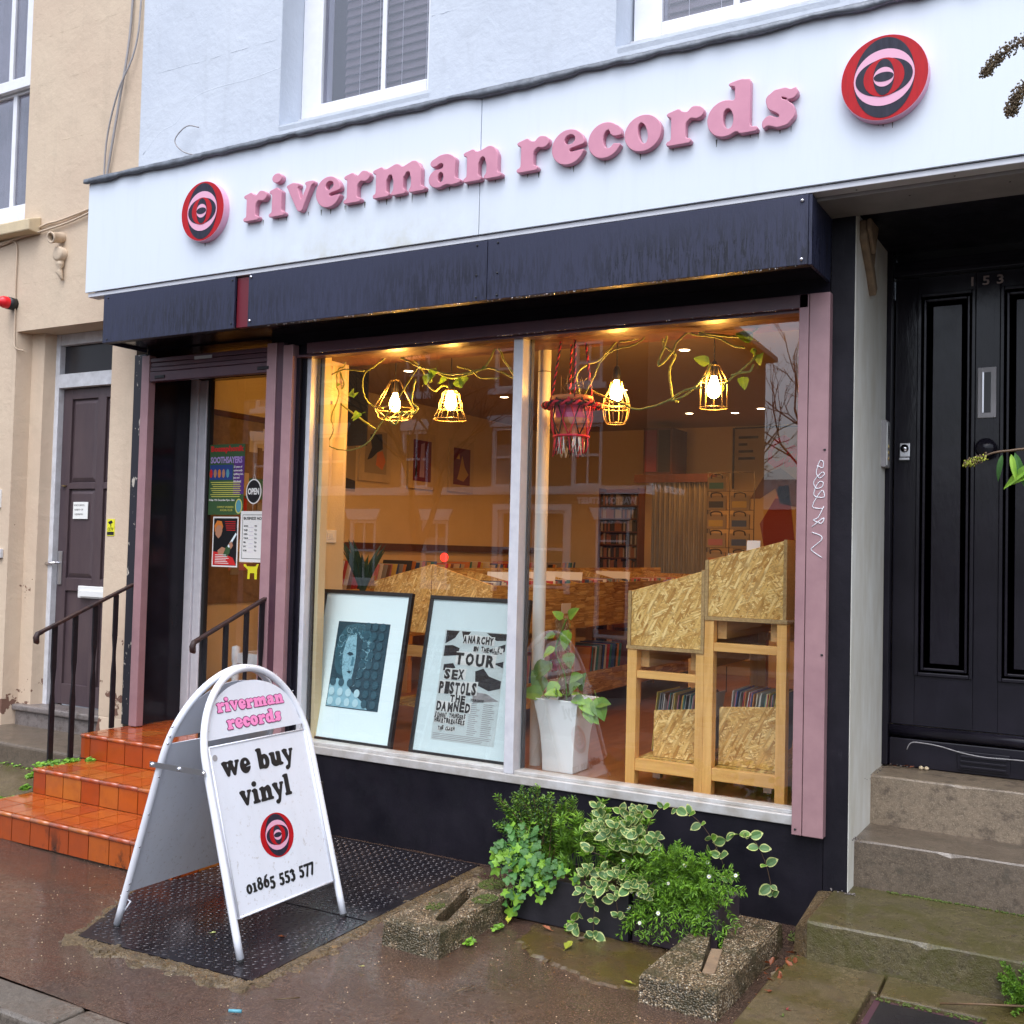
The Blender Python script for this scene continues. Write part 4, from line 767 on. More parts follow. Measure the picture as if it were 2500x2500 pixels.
blob('skin', [(-5.262, 1.68), (-5.265, 1.72), (-5.24, 1.745), (-5.21, 1.74), (-5.20, 1.705), (-5.212, 1.675), (-5.235, 1.655)], p2, YL - .001); blob('skin', [(-5.24, 1.575), (-5.20, 1.60), (-5.165, 1.59), (-5.19, 1.55), (-5.23, 1.55)], p2, YL - .001); blob('skin', [(-5.14, 1.62), (-5.115, 1.64), (-5.10, 1.61), (-5.12, 1.585)], p2, YL - .0015)
blob('poster_green', [(-5.19, 1.545), (-5.165, 1.60), (-5.12, 1.615), (-5.13, 1.56), (-5.16, 1.53)], p2, YL - .001); blob('mount_board', [(-5.15, 1.605), (-5.08, 1.695), (-5.07, 1.685), (-5.135, 1.595)], p2, YL - .0014)
for i in range(5): B(-5.18 + .004 * i, -5.085, YL - .001, YL - .0005, 1.765 - i * .014, 1.77 - i * .014).build('small_print', MT['poster_red'], p2)
for i in range(6): B(-5.26, -5.16 + .012 * (i % 3), YL - .0017, YL - .0012, 1.545 - i * .011, 1.549 - i * .011).build('small_print', Wt, p2)
p3 = sheet('business_hours_sign', -5.04, -4.78, 1.505, 1.838, yp - .004, Wt, 'white business hours sign hanging in the shop door', 'sign'); YL = yp - .0045
for b_ in ((-5.022, -4.80, 1.812, 1.815), (-5.022, -4.80, 1.527, 1.530), (-5.022, -5.019, 1.53, 1.812), (-4.803, -4.80, 1.53, 1.812)): B(b_[0], b_[1], YL - .0004, YL, b_[2], b_[3]).build('border', K, p3)
print_text('BUSINESS HOURS', .026, FF(-5.012, 1.782, YL), K, p3, bold=.0004, width=.20)
for i, t in enumerate(('MON.', 'TUES', 'WED', 'THUR', 'FRI', 'SAT', 'SUN')):
    z = 1.735 - i * .0265; print_text(t, .015, FF(-5.008, z, YL), K, p3, bold=.0003); print_text('TO', .015, FF(-4.915, z, YL), K, p3, bold=.0003); B(-4.965, -4.925, YL - .0004, YL, z - .004, z - .003).build('rule', MT['poster_lilac'], p3)
op = thing('open_sign', (-4.935, .38, 1.886), 'oval black OPEN sign hanging on a cord in the shop door', 'sign')
ov = lambda a, b, c, y, m: put('plaque', curve_mesh('plaque', [ellipse_pts(0, 0, a, b, 32)], c, 0, [MT[m]]), op, (-4.93, y, 1.966), (PI / 2, 0, 0))
ov(.066, .082, .004, .382, 'paper'); ov(.058, .074, .001, .3795, 'black_print'); print_text('OPEN', .05, FF(-4.979, 1.948, .379), Wt, op, bold=.0022, width=.098, squash=1.1)
MB().tube([(-4.945, .382, 2.03), (-4.93, .384, 2.085), (-4.93, .384, 2.15)], .0012, 4).tube([(-4.915, .382, 2.03), (-4.93, .384, 2.085)], .0012, 4).tube([(-4.935, .382, 1.887), (-4.935, .382, 1.838)], .001, 4).build('cord', MT['paper'], op)
dg_ = thing('yellow_dog_sticker', (-4.93, .39, 1.39), 'small yellow paper dog cut-out stuck low on the shop door', 'sticker')
MB().prism([(a, .388, b) for a, b in [(-5.0, 1.478), (-5.005, 1.49), (-4.985, 1.493), (-4.975, 1.478), (-4.90, 1.478), (-4.885, 1.495), (-4.872, 1.495), (-4.885, 1.455), (-4.885, 1.395), (-4.905, 1.395), (-4.908, 1.435), (-4.945, 1.435), (-4.948, 1.395), (-4.968, 1.395), (-4.965, 1.455), (-4.985, 1.47)]][::-1], (0, -.001, 0)).build('cut_out', MT['yellow_sign'], dg_)
# ================================================================ TILED STEPS
ts = thing('tiled_steps', (-4.75, -.55, 0), 'wet orange red quarry tiled steps up to the record shop door', 'steps')
XL, XR = -5.53, -3.955
B(XL - .02, XR - .006, -1.094, .0, -.05, .136).box(XL + .005, XR - .006, -.727, .0, .136, .280).box(XL + .012, XR - .3, -.381, .42, .280, .428).build('step_core', MT['grout'], ts)
tl = {}
def tile(w, h, kind):
    key = (round(w, 3), round(h, 3), kind)
    if key not in tl:
        m_ = MB(); g = .0035
        if kind == 'r': m_.box(g, w - g, 0, .010, g, h - g)
        elif kind == 't': m_.box(g, w - g, g, h - g, 0, .010)
        elif kind == 's': m_.box(0, .010, g, w - g, g, h - g)
        else: m_.tube([(g, 0, 0), (w - g, 0, 0)], .0125, 10)
        tl[key] = m_.mesh('tile', MT['quarry_tile'])
    return tl[key]
TW = .1535
def row(x0, x1, yr, z0, z1, depth_rows, first=None):
    xs = [x0]; x = x0 + (first or TW)
    while x < x1 - .03: xs.append(x); x += TW
    xs.append(x1)
    for a, b in zip(xs[:-1], xs[1:]):
        put('tile', tile(b - a, z1 - z0 - .016, 'r'), ts, (a, yr, z0))
        m_ = put('nosing', tile(b - a, 0, 'n'), ts, (a, yr + .004, z1 - .0115)); y = yr + .016
        for dp in depth_rows: put('tile', tile(b - a, dp, 't'), ts, (a, y, z1 - .010 + U(-.0006, .0006))); y += dp
    return xs
row(XL, XR, -1.105, .0, .147, (.160, .150, .07), .05 + .0); row(-5.51, XR, -.737, .147, .292, (.160, .150, .04), .11); row(-5.545, -4.32, -.391, .292, .440, (.155, .155, .155, .155, .13), .085)
for (y0, y1, z0, z1, x) in ((-1.09, -.74, 0, .13, XR), (-.72, -.40, .147, .277, XR)):
    y = y0
    while y < y1: put('tile', tile(min(TW, y1 - y), z1 - z0, 's'), ts, (x - .010, y, z0)); y += TW
    m_ = MB().tube([(x - .006, y0, z1 + .004), (x - .006, y1, z1 + .004)], .0125, 10); m_.build('nosing', MT['quarry_tile'], ts)
# low clover like weeds on the steps' edge
def weeds(name, spots, n, label, sz=(.008, .014), m=('leaf_bright', 'leaf_mid'), h=.03):
    mb = MB()
    for _ in range(n):
        cx, cy, cz, rx, ry = R.choice(spots); a = U(0, 2 * PI); r = math.sqrt(R.random()); x, y, z = cx + rx * r * math.cos(a), cy + ry * r * math.sin(a), cz + U(0, h) * (1 - r * .6); s_ = U(*sz); mb.m = R.randrange(2)
        up_ = Vector((U(-.5, .5), U(-.8, .2), 1)).normalized(); t = up_.cross(Vector((math.cos(a), math.sin(a), 0))).normalized(); b = up_.cross(t); c = Vector((x, y, z))
        k = 7; mb.add([c + (t * math.cos(2 * PI * i / k) + b * math.sin(2 * PI * i / k)) * s_ * (.8 + .2 * (i % 2)) + up_ * .002 for i in range(k)] + [c], [(k, i, (i + 1) % k) for i in range(k)])
    return mb.build(name, [MT[q] for q in m], None, kind='stuff', label=label, cat='weeds')
weeds('step_weeds', [(-5.53, -.62, .285, .07, .10), (-5.50, -.50, .285, .05, .06), (-5.57, -.70, .22, .03, .04), (-5.57, -.74, .16, .025, .03), (-5.60, -.80, .10, .04, .05), (-5.42, -.42, .285, .03, .02), (-5.66, -.86, .10, .05, .04)], 900, 'clump of small bright green weeds by the left end of the tiled steps')
weeds('crack_weeds', [(-6.2, -.40, .16, .25, .02), (-5.9, -.41, .14, .06, .02), (-5.75, -.98, .03, .1, .03)], 160, 'scattered weeds along the cracks of the neighbouring landing')
# ================================================================ HAND RAILS
def handrail(x, ys, zt, zb, p0, p1, label):
    t = thing('handrail', (x, (p0[1] + p1[1]) / 2, zb[0]), label, 'handrail', 'black iron handrails at the shop steps')
    a, b = Vector(p0), Vector(p1); d_ = (b - a).normalized(); u_ = d_.cross(Vector((1, 0, 0))); s_ = Vector((.016, 0, 0)); v = u_ * .009
    MB().hexa([a - s_ - v, a + s_ - v, b + s_ - v, b - s_ - v, a - s_ + v, a + s_ + v, b + s_ + v, b - s_ + v]).build('rail', MT['iron_rust'], t, bev=.004)
    MB().tube([a + d_ * .02 + v * .4, a - d_ * .012, a - d_ * .022 - Vector((0, 0, .018)), a - d_ * .018 - Vector((0, 0, .045)), a - d_ * .004 - Vector((0, 0, .058))], [.013, .016, .018, .017, .009], 10).build('end_knob', MT['iron_rust'], t)
    for y, z0 in zip(ys, zb):
        k = (y - p0[1]) / (p1[1] - p0[1]); z1 = p0[2] + (p1[2] - p0[2]) * k - .008; mid = z0 + (z1 - z0) * .55; mb = MB(); rings = []
        for (z, wx, wy) in ((z0, .017, .007), (mid - .12, .017, .007), (mid - .03, .010, .0075), (mid + .03, .009, .008), (mid + .12, .017, .007), (z1, .017, .007)): rings.append([(x - wy, y - wx, z), (x + wy, y - wx, z), (x + wy, y + wx, z), (x - wy, y + wx, z)])
        vs = sum(rings, []); fs = [(0, 3, 2, 1), (20, 21, 22, 23)] + [(4 * i + k_, 4 * i + (k_ + 1) % 4, 4 * i + 4 + (k_ + 1) % 4, 4 * i + 4 + k_) for i in range(5) for k_ in range(4)]
        mb.add(vs, fs).build('baluster', MT['iron_black'], t, bev=.0015)
handrail(-5.56, (-.595, -.452, -.309, -.155), None, (.29, .29, .42, .44), (-5.56, -.70, 1.068), (-5.56, -.02, 1.345), 'black iron handrail beside the brown door at the left of the tiled steps')
handrail(-4.40, (-.52, -.36, -.20, -.075), None, (.29, .29, .44, .44), (-4.40, -.585, 1.085), (-4.40, .0, 1.325), 'black iron handrail partly behind the folding sign, right of the tiled steps')
# ================================================================ NUMBER 153 DOORWAY (right)
rb = thing('doorway_reveal', (-1.0, .4, 0), 'pale grey plastered side wall of the doorway to number 153', 'wall')
MB().prism([(-1.043, -.002, .17), (-1.043, .80, .17), (-1.12, .80, .17), (-1.12, .124, .17), (-1.0455, .124, .17), (-1.0455, -.002, .17)], (0, 0, 2.99)).build('side_wall', MT['reveal_grey'], rb)
B(1.0, 2.4, .0, .9, -.1, 3.16).build('far_side_wall', MT['reveal_grey'], rb); B(-1.12, 2.4, .0, .9, 3.165, 3.30).build('ceiling', MT['black_paint'], rb)
cr = thing('cornice_remnant', (-1.03, .3, 3.0), 'broken brownish cornice stub at the top of the grey reveal', 'bracket')
MB().prism([(-1.045, .06, 3.14), (-1.045, .06, 3.05), (-1.045, .20, 2.93), (-1.045, .28, 2.84), (-1.045, .31, 2.88), (-1.045, .24, 2.97), (-1.045, .30, 3.14)], (.035, 0, 0)).build('moulding', MT['plywood_edge'], cr, bev=.008)
MB().prism([(-1.01, .05, 3.14), (-1.01, .05, 3.09), (-1.01, .15, 3.0), (-1.01, .22, 3.14)], (.02, 0, 0)).build('moulding', MT['plywood_edge'], cr, bev=.006)
dd = thing('front_door', (-.3, .75, .62), 'glossy black panelled front door numbered 153', 'door'); G = MT['gloss_black']
B(-1.044, -1.015, .70, .86, .62, 3.163).box(.30, .33, .70, .86, .62, 3.163).build('door_frame', G, dd, bev=.004)
B(-1.014, .30, .72, .83, 3.055, 3.085).box(-1.014, .30, .705, .83, 3.03, 3.0545).box(-1.014, .30, .73, .83, 3.0852, 3.11).build('transom_rail', G, dd, bev=.004); B(-1.014, .30, .80, .82, 3.1102, 3.1642).build('fanlight', MT['tv_dark'], dd)
ZB, ZTp = .815, 3.028; LX0, LX1 = -1.012, .30
mb = B(LX0, LX1, .800, .83, ZB, ZTp)
PN = ((-.905, -.640), (-.47, -.205), (-.04, .225))
PN = ((-.905, -.640), (-.530, -.265))
mb.box(LX0, PN[0][0], .765, .7995, ZB, ZTp).box(PN[0][1], PN[1][0], .765, .7995, ZB, ZTp).box(PN[1][1], LX1, .765, .7995, ZB, ZTp)
for a, b in PN: mb.box(a, b, .765, .7995, ZB, 1.06).box(a, b, .765, .7995, 2.945, ZTp)
leaf = mb.build('door_leaf', G, dd, bev=.003)
for a, b in PN:
    m_ = MB()
    for k, (i, yo) in enumerate(((.0, .752), (.026, .770))):
        w_ = .017 if k == 0 else .013
        for q in ((a + i, a + i + w_, 1.06 + i, 2.945 - i), (b - i - w_, b - i, 1.06 + i, 2.945 - i)): m_.box(q[0], q[1], yo, .7998 + k * .0, q[2], q[3])
        for q in ((1.06 + i, 1.06 + i + w_), (2.945 - i - w_, 2.945 - i)): m_.box(a + i + w_ + .0005, b - i - w_ - .0005, yo + .0002, .7996, q[0], q[1])
    m_.build('moulding', G, leaf, bev=.0035); B(a + .066, b - .066, .7965, .80, 1.12, 2.885).build('panel', G, leaf, bev=.002)
B(-.612, -.558, .7625, .765, 1.08, 2.93).build('muntin_bead', G, leaf)
for i, c in enumerate('153'): print_text(c, .075, FF(-.675 + i * .062, 2.962, .764), MT['worn_digit'] if 'worn_digit' in MT else mat('worn_digit', (.03, .03, .04), (.30, .2, .17), rough=.3, sc=30), leaf, name='digit', thick=.008, bold=.001, squash=.82)
lb = B(-.628, -.545, .752, .7605, 2.315, 2.560).build('letter_plate', MT['soffit'], leaf, bev=.004); B(-.604, -.569, .7505, .7518, 2.34, 2.535).build('letter_flap', MT['black_print'], leaf); B(-.606, -.599, .744, .7504, 2.34, 2.535).build('flap_edge', MT['steel'], leaf)
m_ = MB(); m_.xf = Matrix.Translation((-.585, .765, 2.165)) @ Matrix.Rotation(PI / 2, 4, 'X'); m_.lathe([(.045, 0), (.045, .008), (.018, .014), (.018, .035), (.044, .045), (.048, .062), (.034, .078), (.0001, .083)], n=20); m_.build('door_knob', G, leaf)
lk = B(-.985, -.935, .755, .7648, 2.135, 2.205).build('lock_plate', MT['steel'], leaf, bev=.004)
m_ = MB(); m_.xf = Matrix.Translation((-.96, .755, 2.178)) @ Matrix.Rotation(PI / 2, 4, 'X'); m_.lathe([(.020, 0), (.020, .006), (.013, .007), (.013, .010), (.0001, .0105)], n=18); m_.build('lock_cylinder', MT['chrome_bolt'], leaf); B(-.962, -.958, .744, .7445, 2.168, 2.18).build('keyhole', K, leaf)
B(-.985, -.935, .742, .7548, 2.118, 2.132).build('pull_lip', MT['steel'], leaf, bev=.003)
MB().tube([(-1.012, .755, .785), (.30, .755, .785)], .030, 14).build('weather_bar', G, dd); B(-1.014, .30, .735, .86, .615, .752).build('threshold', G, dd, bev=.005)
ab = thing('air_brick', (-.59, .74, .63), 'black painted air vent in the riser below the front door', 'vent'); B(-.70, -.47, .722, .7345, .632, .722).build('frame', G, ab, bev=.003)
for i in range(3): B(-.685, -.485, .712, .7218, .645 + i * .024, .656 + i * .024).build('louvre', G, ab, bev=.002)
cable('white_cable', [(-.93, .73, .70), (-.91, .72, .735), (-.87, .715, .742), (-.78, .715, .735), (-.68, .715, .715), (-.58, .715, .705), (-.45, .715, .708), (-.2, .715, .71)], .0028, 'soffit', 'loose white cable sagging along the threshold of the black front door')
ic = thing('door_intercom', (-1.03, .62, 2.08), 'slim grey intercom panel on the grey reveal by the front door', 'intercom'); B(-1.0455, -1.020, .60, .70, 2.075, 2.305).build('housing', MT['soffit'], ic, bev=.004); B(-1.0198, -1.016, .612, .625, 2.085, 2.295).build('cover_strip', MT['white_plastic'], ic)
for i in range(3): m_ = MB(); m_.xf = Matrix.Translation((-1.0198, .66, 2.12 + i * .03)) @ Matrix.Rotation(PI / 2, 4, 'Y'); m_.lathe([(.010, 0), (.010, .004), (.0001, .005)], n=12); m_.build('button', MT['brass_wire'], ic)
for i in range(6): B(-1.0198, -1.0180, .64, .68, 2.22 + i * .011, 2.224 + i * .011).build('speaker_slot', K, ic)
# stone steps of 153
ss = thing('stone_steps', (.1, .1, 0), 'mossy stone steps up to the black front door numbered 153', 'steps')
def step(x0, yf, zt, zb, m, yb, n=40, chip=.006, sl=.0):
    mb = MB(); mb.smooth = False; vs = []; X1 = 2.4
    xs = [x0 + (X1 - x0) * i / n for i in range(n + 1)]
    for x in xs:
        c = (abs(math.sin(x * 17) * math.sin(x * 7.3)) ** 6 * chip * 1.2 + U(0, chip * .25))
        vs += [(x, yf - .004, zb), (x, yf, zt - .008 - c), (x, yf + .004 + c * .6, zt - .002 - c * .15), (x, yf + .014 + c, zt), (x, yb, zt + sl)]
    mb.add(vs, [(i * 5 + k, (i + 1) * 5 + k, (i + 1) * 5 + k + 1, i * 5 + k + 1) for i in range(n) for k in range(4)] + [(0, 1, 2, 3, 4)]); mb.build('step', MT[m], ss)
step(-1.046, .452, .612, .37, 'step_stone_pale', .79, 60, .005); step(-1.046, .115, .385, .16, 'step_stone', .50, 60, .009)
step(-1.10, -.455, .180, -.03, 'step_stone_mossy', .13, 70, .012)
MB().hexa([(-1.175, -.40, -.03), (-1.101, -.455, -.03), (-1.101, -.0065, -.03), (-1.20, -.0065, -.03), (-1.165, -.39, .125), (-1.101, -.445, .178), (-1.101, -.0065, .18), (-1.17, -.0065, .172)]).build('broken_corner', MT['mortar'], ss, bev=.012, label='chipped sandy corner of the lowest step')
mb = MB()
for _ in range(420):
    x = U(-.9, .3); y = U(.095, .112); mb.ball((x, y, .182), U(.003, .008), 5, 3, .6)
mb.build('moss', MT['moss'], ss, kind='stuff')
# broken plaster rubble where the reveal meets the steps
mb = MB()
for _ in range(60):
    c = R.choice([(-1.03, .08, .39, .03, .06), (-1.035, .5, .615, .02, .2), (-1.06, -.02, .185, .06, .02), (-.96, .73, .62, .06, .02)]); mb.ball((c[0] + U(-1, 1) * c[3], c[1] + U(-1, 1) * c[4], c[2]), U(.002, .006), 5, 3, .7)
mb.build('plaster_crumbs', MT['grey_stone'], None, kind='stuff', label='crumbs of plaster fallen along the inner edge of the stone steps', cat='debris')
for x, lab in ((-.86, 'left'), (-.835, 'right')): MB().ball((x, .715, .622), .012, 8, 5, .8).build('pebble', MT['cream_block'], None, label=f'{lab} one of two small tan stones on the top step below the black door', cat='pebble')
# ================================================================ FOLDING SIGN
ab_ = thing('folding_sign', (-3.3, -1.36, 0), 'white folding pavement sign reading we buy vinyl in front of the tiled steps', 'pavement sign')
def hoop_pts(side, off=0.):
    """side +1 front (leans back from x=-2.955), -1 rear"""
    P_ = []; hw = .3125; zt = 1.088
    def q(y, z): x = -2.955 - .3045 * z if side > 0 else -3.665 + .325 * z; return (x + off, y, z)
    zs = .73
    for z in (.02, .2, .4, .6, zs): P_.append(q(-1.363 - hw * (1 - 0.0 * z), z))
    for i in range(1, 18):
        a = PI - PI * i / 18; P_.append(q(-1.363 + hw * math.cos(a), zs + (zt - zs) * math.sin(a)))
    for z in (zs, .6, .4, .2, .02): P_.append(q(-1.363 + hw, z))
    return P_
T = MT['aboard_tube']
MB().tube(smooth_path(hoop_pts(1), 2), .0155, 12).build('front_frame', T, ab_); MB().tube(smooth_path(hoop_pts(-1), 2), .0155, 12).build('rear_frame', T, ab_)
for s_ in (1, -1):
    for i in (0, -1): p = hoop_pts(s_)[i]; MB().tube([(p[0], p[1], .0), (p[0], p[1], .024)], .0145, 12).build('rubber_foot', MT['rubber'], ab_)
def panel_frame(side):
    k = -.3045 if side > 0 else .325; o = Vector((-2.955 if side > 0 else -3.665, -1.363, 0)); u_ = Vector((k, 0, 1)).normalized(); r_ = Vector((0, 1, 0)) if side > 0 else Vector((0, -1, 0)); return o, r_, u_, r_.cross(u_)
def plate(side, loops, th, m, name, lift):
    o, r_, u_, n_ = panel_frame(side); me = curve_mesh(name, loops, th, 0, [MT[m]]); M_ = Matrix((r_, u_, n_)).transposed().to_4x4(); M_.translation = o + n_ * lift - OFF[ab_.name]
    ob = bpy.data.objects.new(name, me); COL.objects.link(ob); ob.matrix_local = M_; ob.parent = ab_; OFF[ob.name] = o; return ob
lowp = np.array([(-.296, .165), (.296, .165), (.296, .835), (-.296, .835)])
hd = [(-.292, .862), (.292, .862), (.292, .885), (.275, .885)] + [(.268 * math.cos(a), .895 + .190 * math.sin(a)) for a in np.linspace(.08, PI - .08, 22)] + [(-.275, .885), (-.292, .885)]
for s_ in (1, -1): plate(s_, [lowp], .004, 'aboard_white', 'main_panel', 0); plate(s_, [np.array(hd)], .004, 'aboard_white', 'header_panel', 0)
o, r_, u_, n_ = panel_frame(1); AF = lambda a, b, l=.0028: (o + r_ * a + u_ * b + n_ * l, r_, u_)
for a in (-.288, .288): MB().tube([o + r_ * a + u_ * .17 + n_ * .005, o + r_ * a + u_ * .832 + n_ * .005], .0045, 6).build('edge_bead', T, ab_)
MB().tube([o + r_ * -.29 + u_ * .835 + n_ * .002, o + r_ * .29 + u_ * .835 + n_ * .002], .004, 6).build('edge_bead', T, ab_); MB().tube([o + r_ * -.29 + u_ * .167 + n_ * .003, o + r_ * .29 + u_ * .167 + n_ * .003], .004, 6).build('edge_bead', T, ab_)
PP, PB = [MT['pink_print']], [MT['plum_print']]
for (s_, a, b, w_, xh) in (('riverman', -.205, .967, .40, .040), ('records', -.165, .892, .325, .040)):
    fat_text(s_, w_, xh, AF(a, b), PB, .0008, ab_, grow=.075); fat_text(s_, w_, xh, AF(a, b), PP, .0008, ab_, lift=.001, grow=.0)
KB = [MT['black_print']]
fat_text('we buy', .425, .062, AF(-.235, .705), KB, .0008, ab_); fat_text('vinyl', .305, .062, AF(-.165, .575), KB, .0008, ab_); fat_text('01865 553 577', .405, .036, AF(-.222, .240), KB, .0008, ab_)
logo(AF(.003, .428), .098, .090, ab_, .0005)
put('hole', curve_mesh('hole', [ellipse_pts(0, 0, .013, .013, 20)], .0008, 0, [MT['soffit']]), ab_, o + r_ * -.262 + u_ * .79 + n_ * .003, (0, math.atan(1 / .3045) , 0))
MB().box(-3.47, -3.16, -1.702, -1.698, .700, .722).build('stay_strap', MT['steel'], ab_)
for p in ((-3.162, .711), (-3.30, .711), (-3.455, .711)): m_ = MB(); m_.ball((p[0], -1.703, p[1]), .009, 8, 5); m_.build('bolt', MT['chrome_bolt'], ab_)
for z in (.17, .20, .36, .50, .66, .80, .83, .87): p = (-3.665 + .325 * z, -1.678, z); m_ = MB(); m_.ball((p[0] + .012, p[1] - .002, p[2]), .0055, 7, 4); m_.build('rivet', MT['chrome_bolt'], ab_)
MB().tube([(-3.655, -1.665, .135), (-3.60, -1.66, .12), (-3.64, -1.668, .06)], .004, 6).build('hook', T, ab_)
mb = MB()
for _ in range(150):
    P_ = hoop_pts(1); i = R.randrange(6, 19); p = P_[i]; mb.ball((p[0] + U(.0, .013), p[1] + U(-.02, .02), p[2] + U(.004, .013)), U(.0015, .0032), 5, 3, .7)
mb.build('rain_drop', MT['chrome_bolt'], ab_, kind='stuff')
# ================================================================ WEIGHT BLOCKS
def block(x0, x1, y0, y1, h, label, slot, rot=0):
    t = thing('weight_block', ((x0 + x1) / 2, (y0 + y1) / 2, 0), label, 'concrete block', 'exposed aggregate concrete weight blocks')
    cx, cy = (x0 + x1) / 2, (y0 + y1) / 2; m = MB(); n = 10; e = .012
    # outer ring and slot ring on the top face joined by quads, slot walls, floor
    (ax, ay), (bx_, by) = slot; d_ = Vector((bx_ - ax, by - ay, 0)); L = d_.length; d_.normalize(); s_ = Vector((-d_.y, d_.x, 0)); w_ = .028
    def oval(z, k=1.): return [Vector((ax, ay, z)) - d_ * w_ * k * math.sin(a) + s_ * w_ * k * -math.cos(a) for a in np.linspace(0, PI, 7)] + [Vector((bx_, by, z)) + d_ * w_ * k * math.sin(a) + s_ * w_ * k * math.cos(a) for a in np.linspace(0, PI, 7)]
    O = oval(h); ctr = (Vector((ax, ay, h)) + Vector((bx_, by, h))) / 2
    def outer(q, ins, z):
        v = q - ctr; tt = 1e9
        for (lo, hi, c, dv) in ((x0 + ins, x1 - ins, ctr.x, v.x), (y0 + ins, y1 - ins, ctr.y, v.y)):
            if dv > 1e-6: tt = min(tt, (hi - c) / dv)
            elif dv < -1e-6: tt = min(tt, (lo - c) / dv)
        return Vector((c0.x if False else ctr.x + v.x * tt, ctr.y + v.y * tt, z))
    angs = []
    for q in O: v = q - ctr; angs.append(math.atan2(v.y, v.x))
    # corner rays inserted
    pts = [(a, q) for a, q in zip(angs, O)]
    for c in ((x0, y0), (x1, y0), (x1, y1), (x0, y1)):
        v = Vector((c[0] + (e if c[0] == x0 else -e), c[1] + (e if c[1] == y0 else -e), h)) - ctr; a = math.atan2(v.y, v.x)
        best = None
        for i in range(len(O)):
            p, r2 = O[i], O[(i + 1) % len(O)]; dd_ = r2 - p; den = v.x * dd_.y - v.y * dd_.x
            if abs(den) < 1e-9: continue
            w0 = p - ctr; t_ = (w0.x * dd_.y - w0.y * dd_.x) / den; s2 = (w0.x * v.y - w0.y * v.x) / den
            if t_ > 0 and 0 <= s2 <= 1: best = ctr + v * t_; best.z = h
        if best is not None: pts.append((a, best))
    pts.sort(key=lambda t_: t_[0]); I = [q for _, q in pts]; N_ = len(I)
    Oo = [outer(q, e, h) for q in I]; Os = [outer(q, 0, h - e) for q in I]; Ob = [outer(q, -.008, -.01) for q in I]; If = [Vector((q.x, q.y, h * .35)) for q in I]
    vs = I + Oo + Os + Ob + If; F_ = []
    for i in range(N_):
        j = (i + 1) % N_
        F_ += [(i, i + N_, j + N_, j), (i + N_, i + 2 * N_, j + 2 * N_, j + N_), (i + 2 * N_, i + 3 * N_, j + 3 * N_, j + 2 * N_), (i, j, j + 4 * N_, i + 4 * N_)]
    F_.append(tuple(range(4 * N_, 5 * N_)))
    m.xf = Matrix.Translation((cx, cy, 0)) @ Matrix.Rotation(rot, 4, 'Z') @ Matrix.Translation((-cx, -cy, 0)); m.add(vs, F_)
    ob = m.build('block', MT['aggregate'], t)
    # loose pebbles proud of the surface
    mp = MB(); mp.xf = m.xf
    for _ in range(420):
        f = R.random()
        if f < .6: p = (U(x0, x1), U(y0, y1), h)
        elif f < .85: p = (U(x0, x1), y0 - .004, U(0, h))
        else: p = (x1 + .004, U(y0, y1), U(0, h))
        if f < .6 and abs((Vector(p) - Vector((ax, ay, h))).cross(d_).z) < .034 and -.03 < (Vector(p) - Vector((ax, ay, h))).dot(d_) < L + .03: continue
        mp.ball(p, U(.002, .0045), 5, 3, .5)
    mp.build('pebble', MT['aggregate'], t, kind='stuff'); return t
b1 = block(-2.645, -2.372, -1.19, -.50, .10, 'left concrete block with an empty slot, between hatch plate and planter', ((-2.44, -1.06), (-2.545, -.66)))
b2_ = block(-1.535, -1.235, -1.14, -.30, .10, 'right concrete block with a wooden wedge in its slot, before the stone steps', ((-1.325, -.98), (-1.445, -.50)))
MB().hexa([(-1.345, -.99, .045), (-1.30, -.98, .045), (-1.345, -.76, .045), (-1.385, -.775, .045), (-1.345, -.99, .098), (-1.30, -.98, .098), (-1.345, -.76, .110), (-1.385, -.775, .110)]).build('wooden_wedge', MT['plywood_edge'], None, bev=.004, label='short wooden wedge jammed in the slot of the right concrete block', cat='wedge')
mb = MB()
for (cx, cy, r, n) in ((-2.50, -.55, .06, 260), (-2.42, -.75, .05, 160), (-2.55, -.95, .04, 60)):
    for _ in range(n): a = U(0, 6.28); q = math.sqrt(R.random()) * r; mb.ball((min(-2.375, cx + q * math.cos(a)), cy + q * 1.4 * math.sin(a), .102), U(.003, .007), 5, 3, .6)
mb.build('moss', MT['moss'], None, kind='stuff', label='moss patches growing on the left concrete block', cat='moss')
# ================================================================ SHOP INTERIOR
FZ, CZ, YB, XW = .44, 2.93, 5.60, -5.56
B(XW, -1.15, .42, YB, FZ - .02, FZ).box(-4.2, -1.15, .10, .42, FZ - .02, FZ).box(-1.15, 1.0, .9, YB, FZ - .02, FZ).build('shop_floor', MT['floor_boards'], kind='structure')
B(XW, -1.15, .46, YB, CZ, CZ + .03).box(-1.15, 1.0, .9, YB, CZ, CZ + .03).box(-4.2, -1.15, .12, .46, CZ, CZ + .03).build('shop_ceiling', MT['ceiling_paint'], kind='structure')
B(XW - .1, XW, .46, YB, FZ, CZ).build('shop_wall', MT['cream_wall'], kind='structure', label='left inner wall of the record shop')
B(XW, 1.0, YB, YB + .1, FZ, CZ).build('shop_wall', MT['cream_wall'], kind='structure', label='back wall of the record shop'); B(1.0, 1.1, .1, YB, FZ, CZ).build('shop_wall', MT['cream_wall'], kind='structure', label='right inner wall of the record shop')
B(-1.15, 1.0, .80, .9, FZ, CZ).build('shop_wall', MT['cream_wall'], kind='structure', label='inner wall behind the doorway of number 153')
B(-4.44, -4.262, .105, .49, FZ, CZ).build('pier_wall', MT['cream_wall'], None, kind='structure', label='textured cream inner pier at the left of the display window')
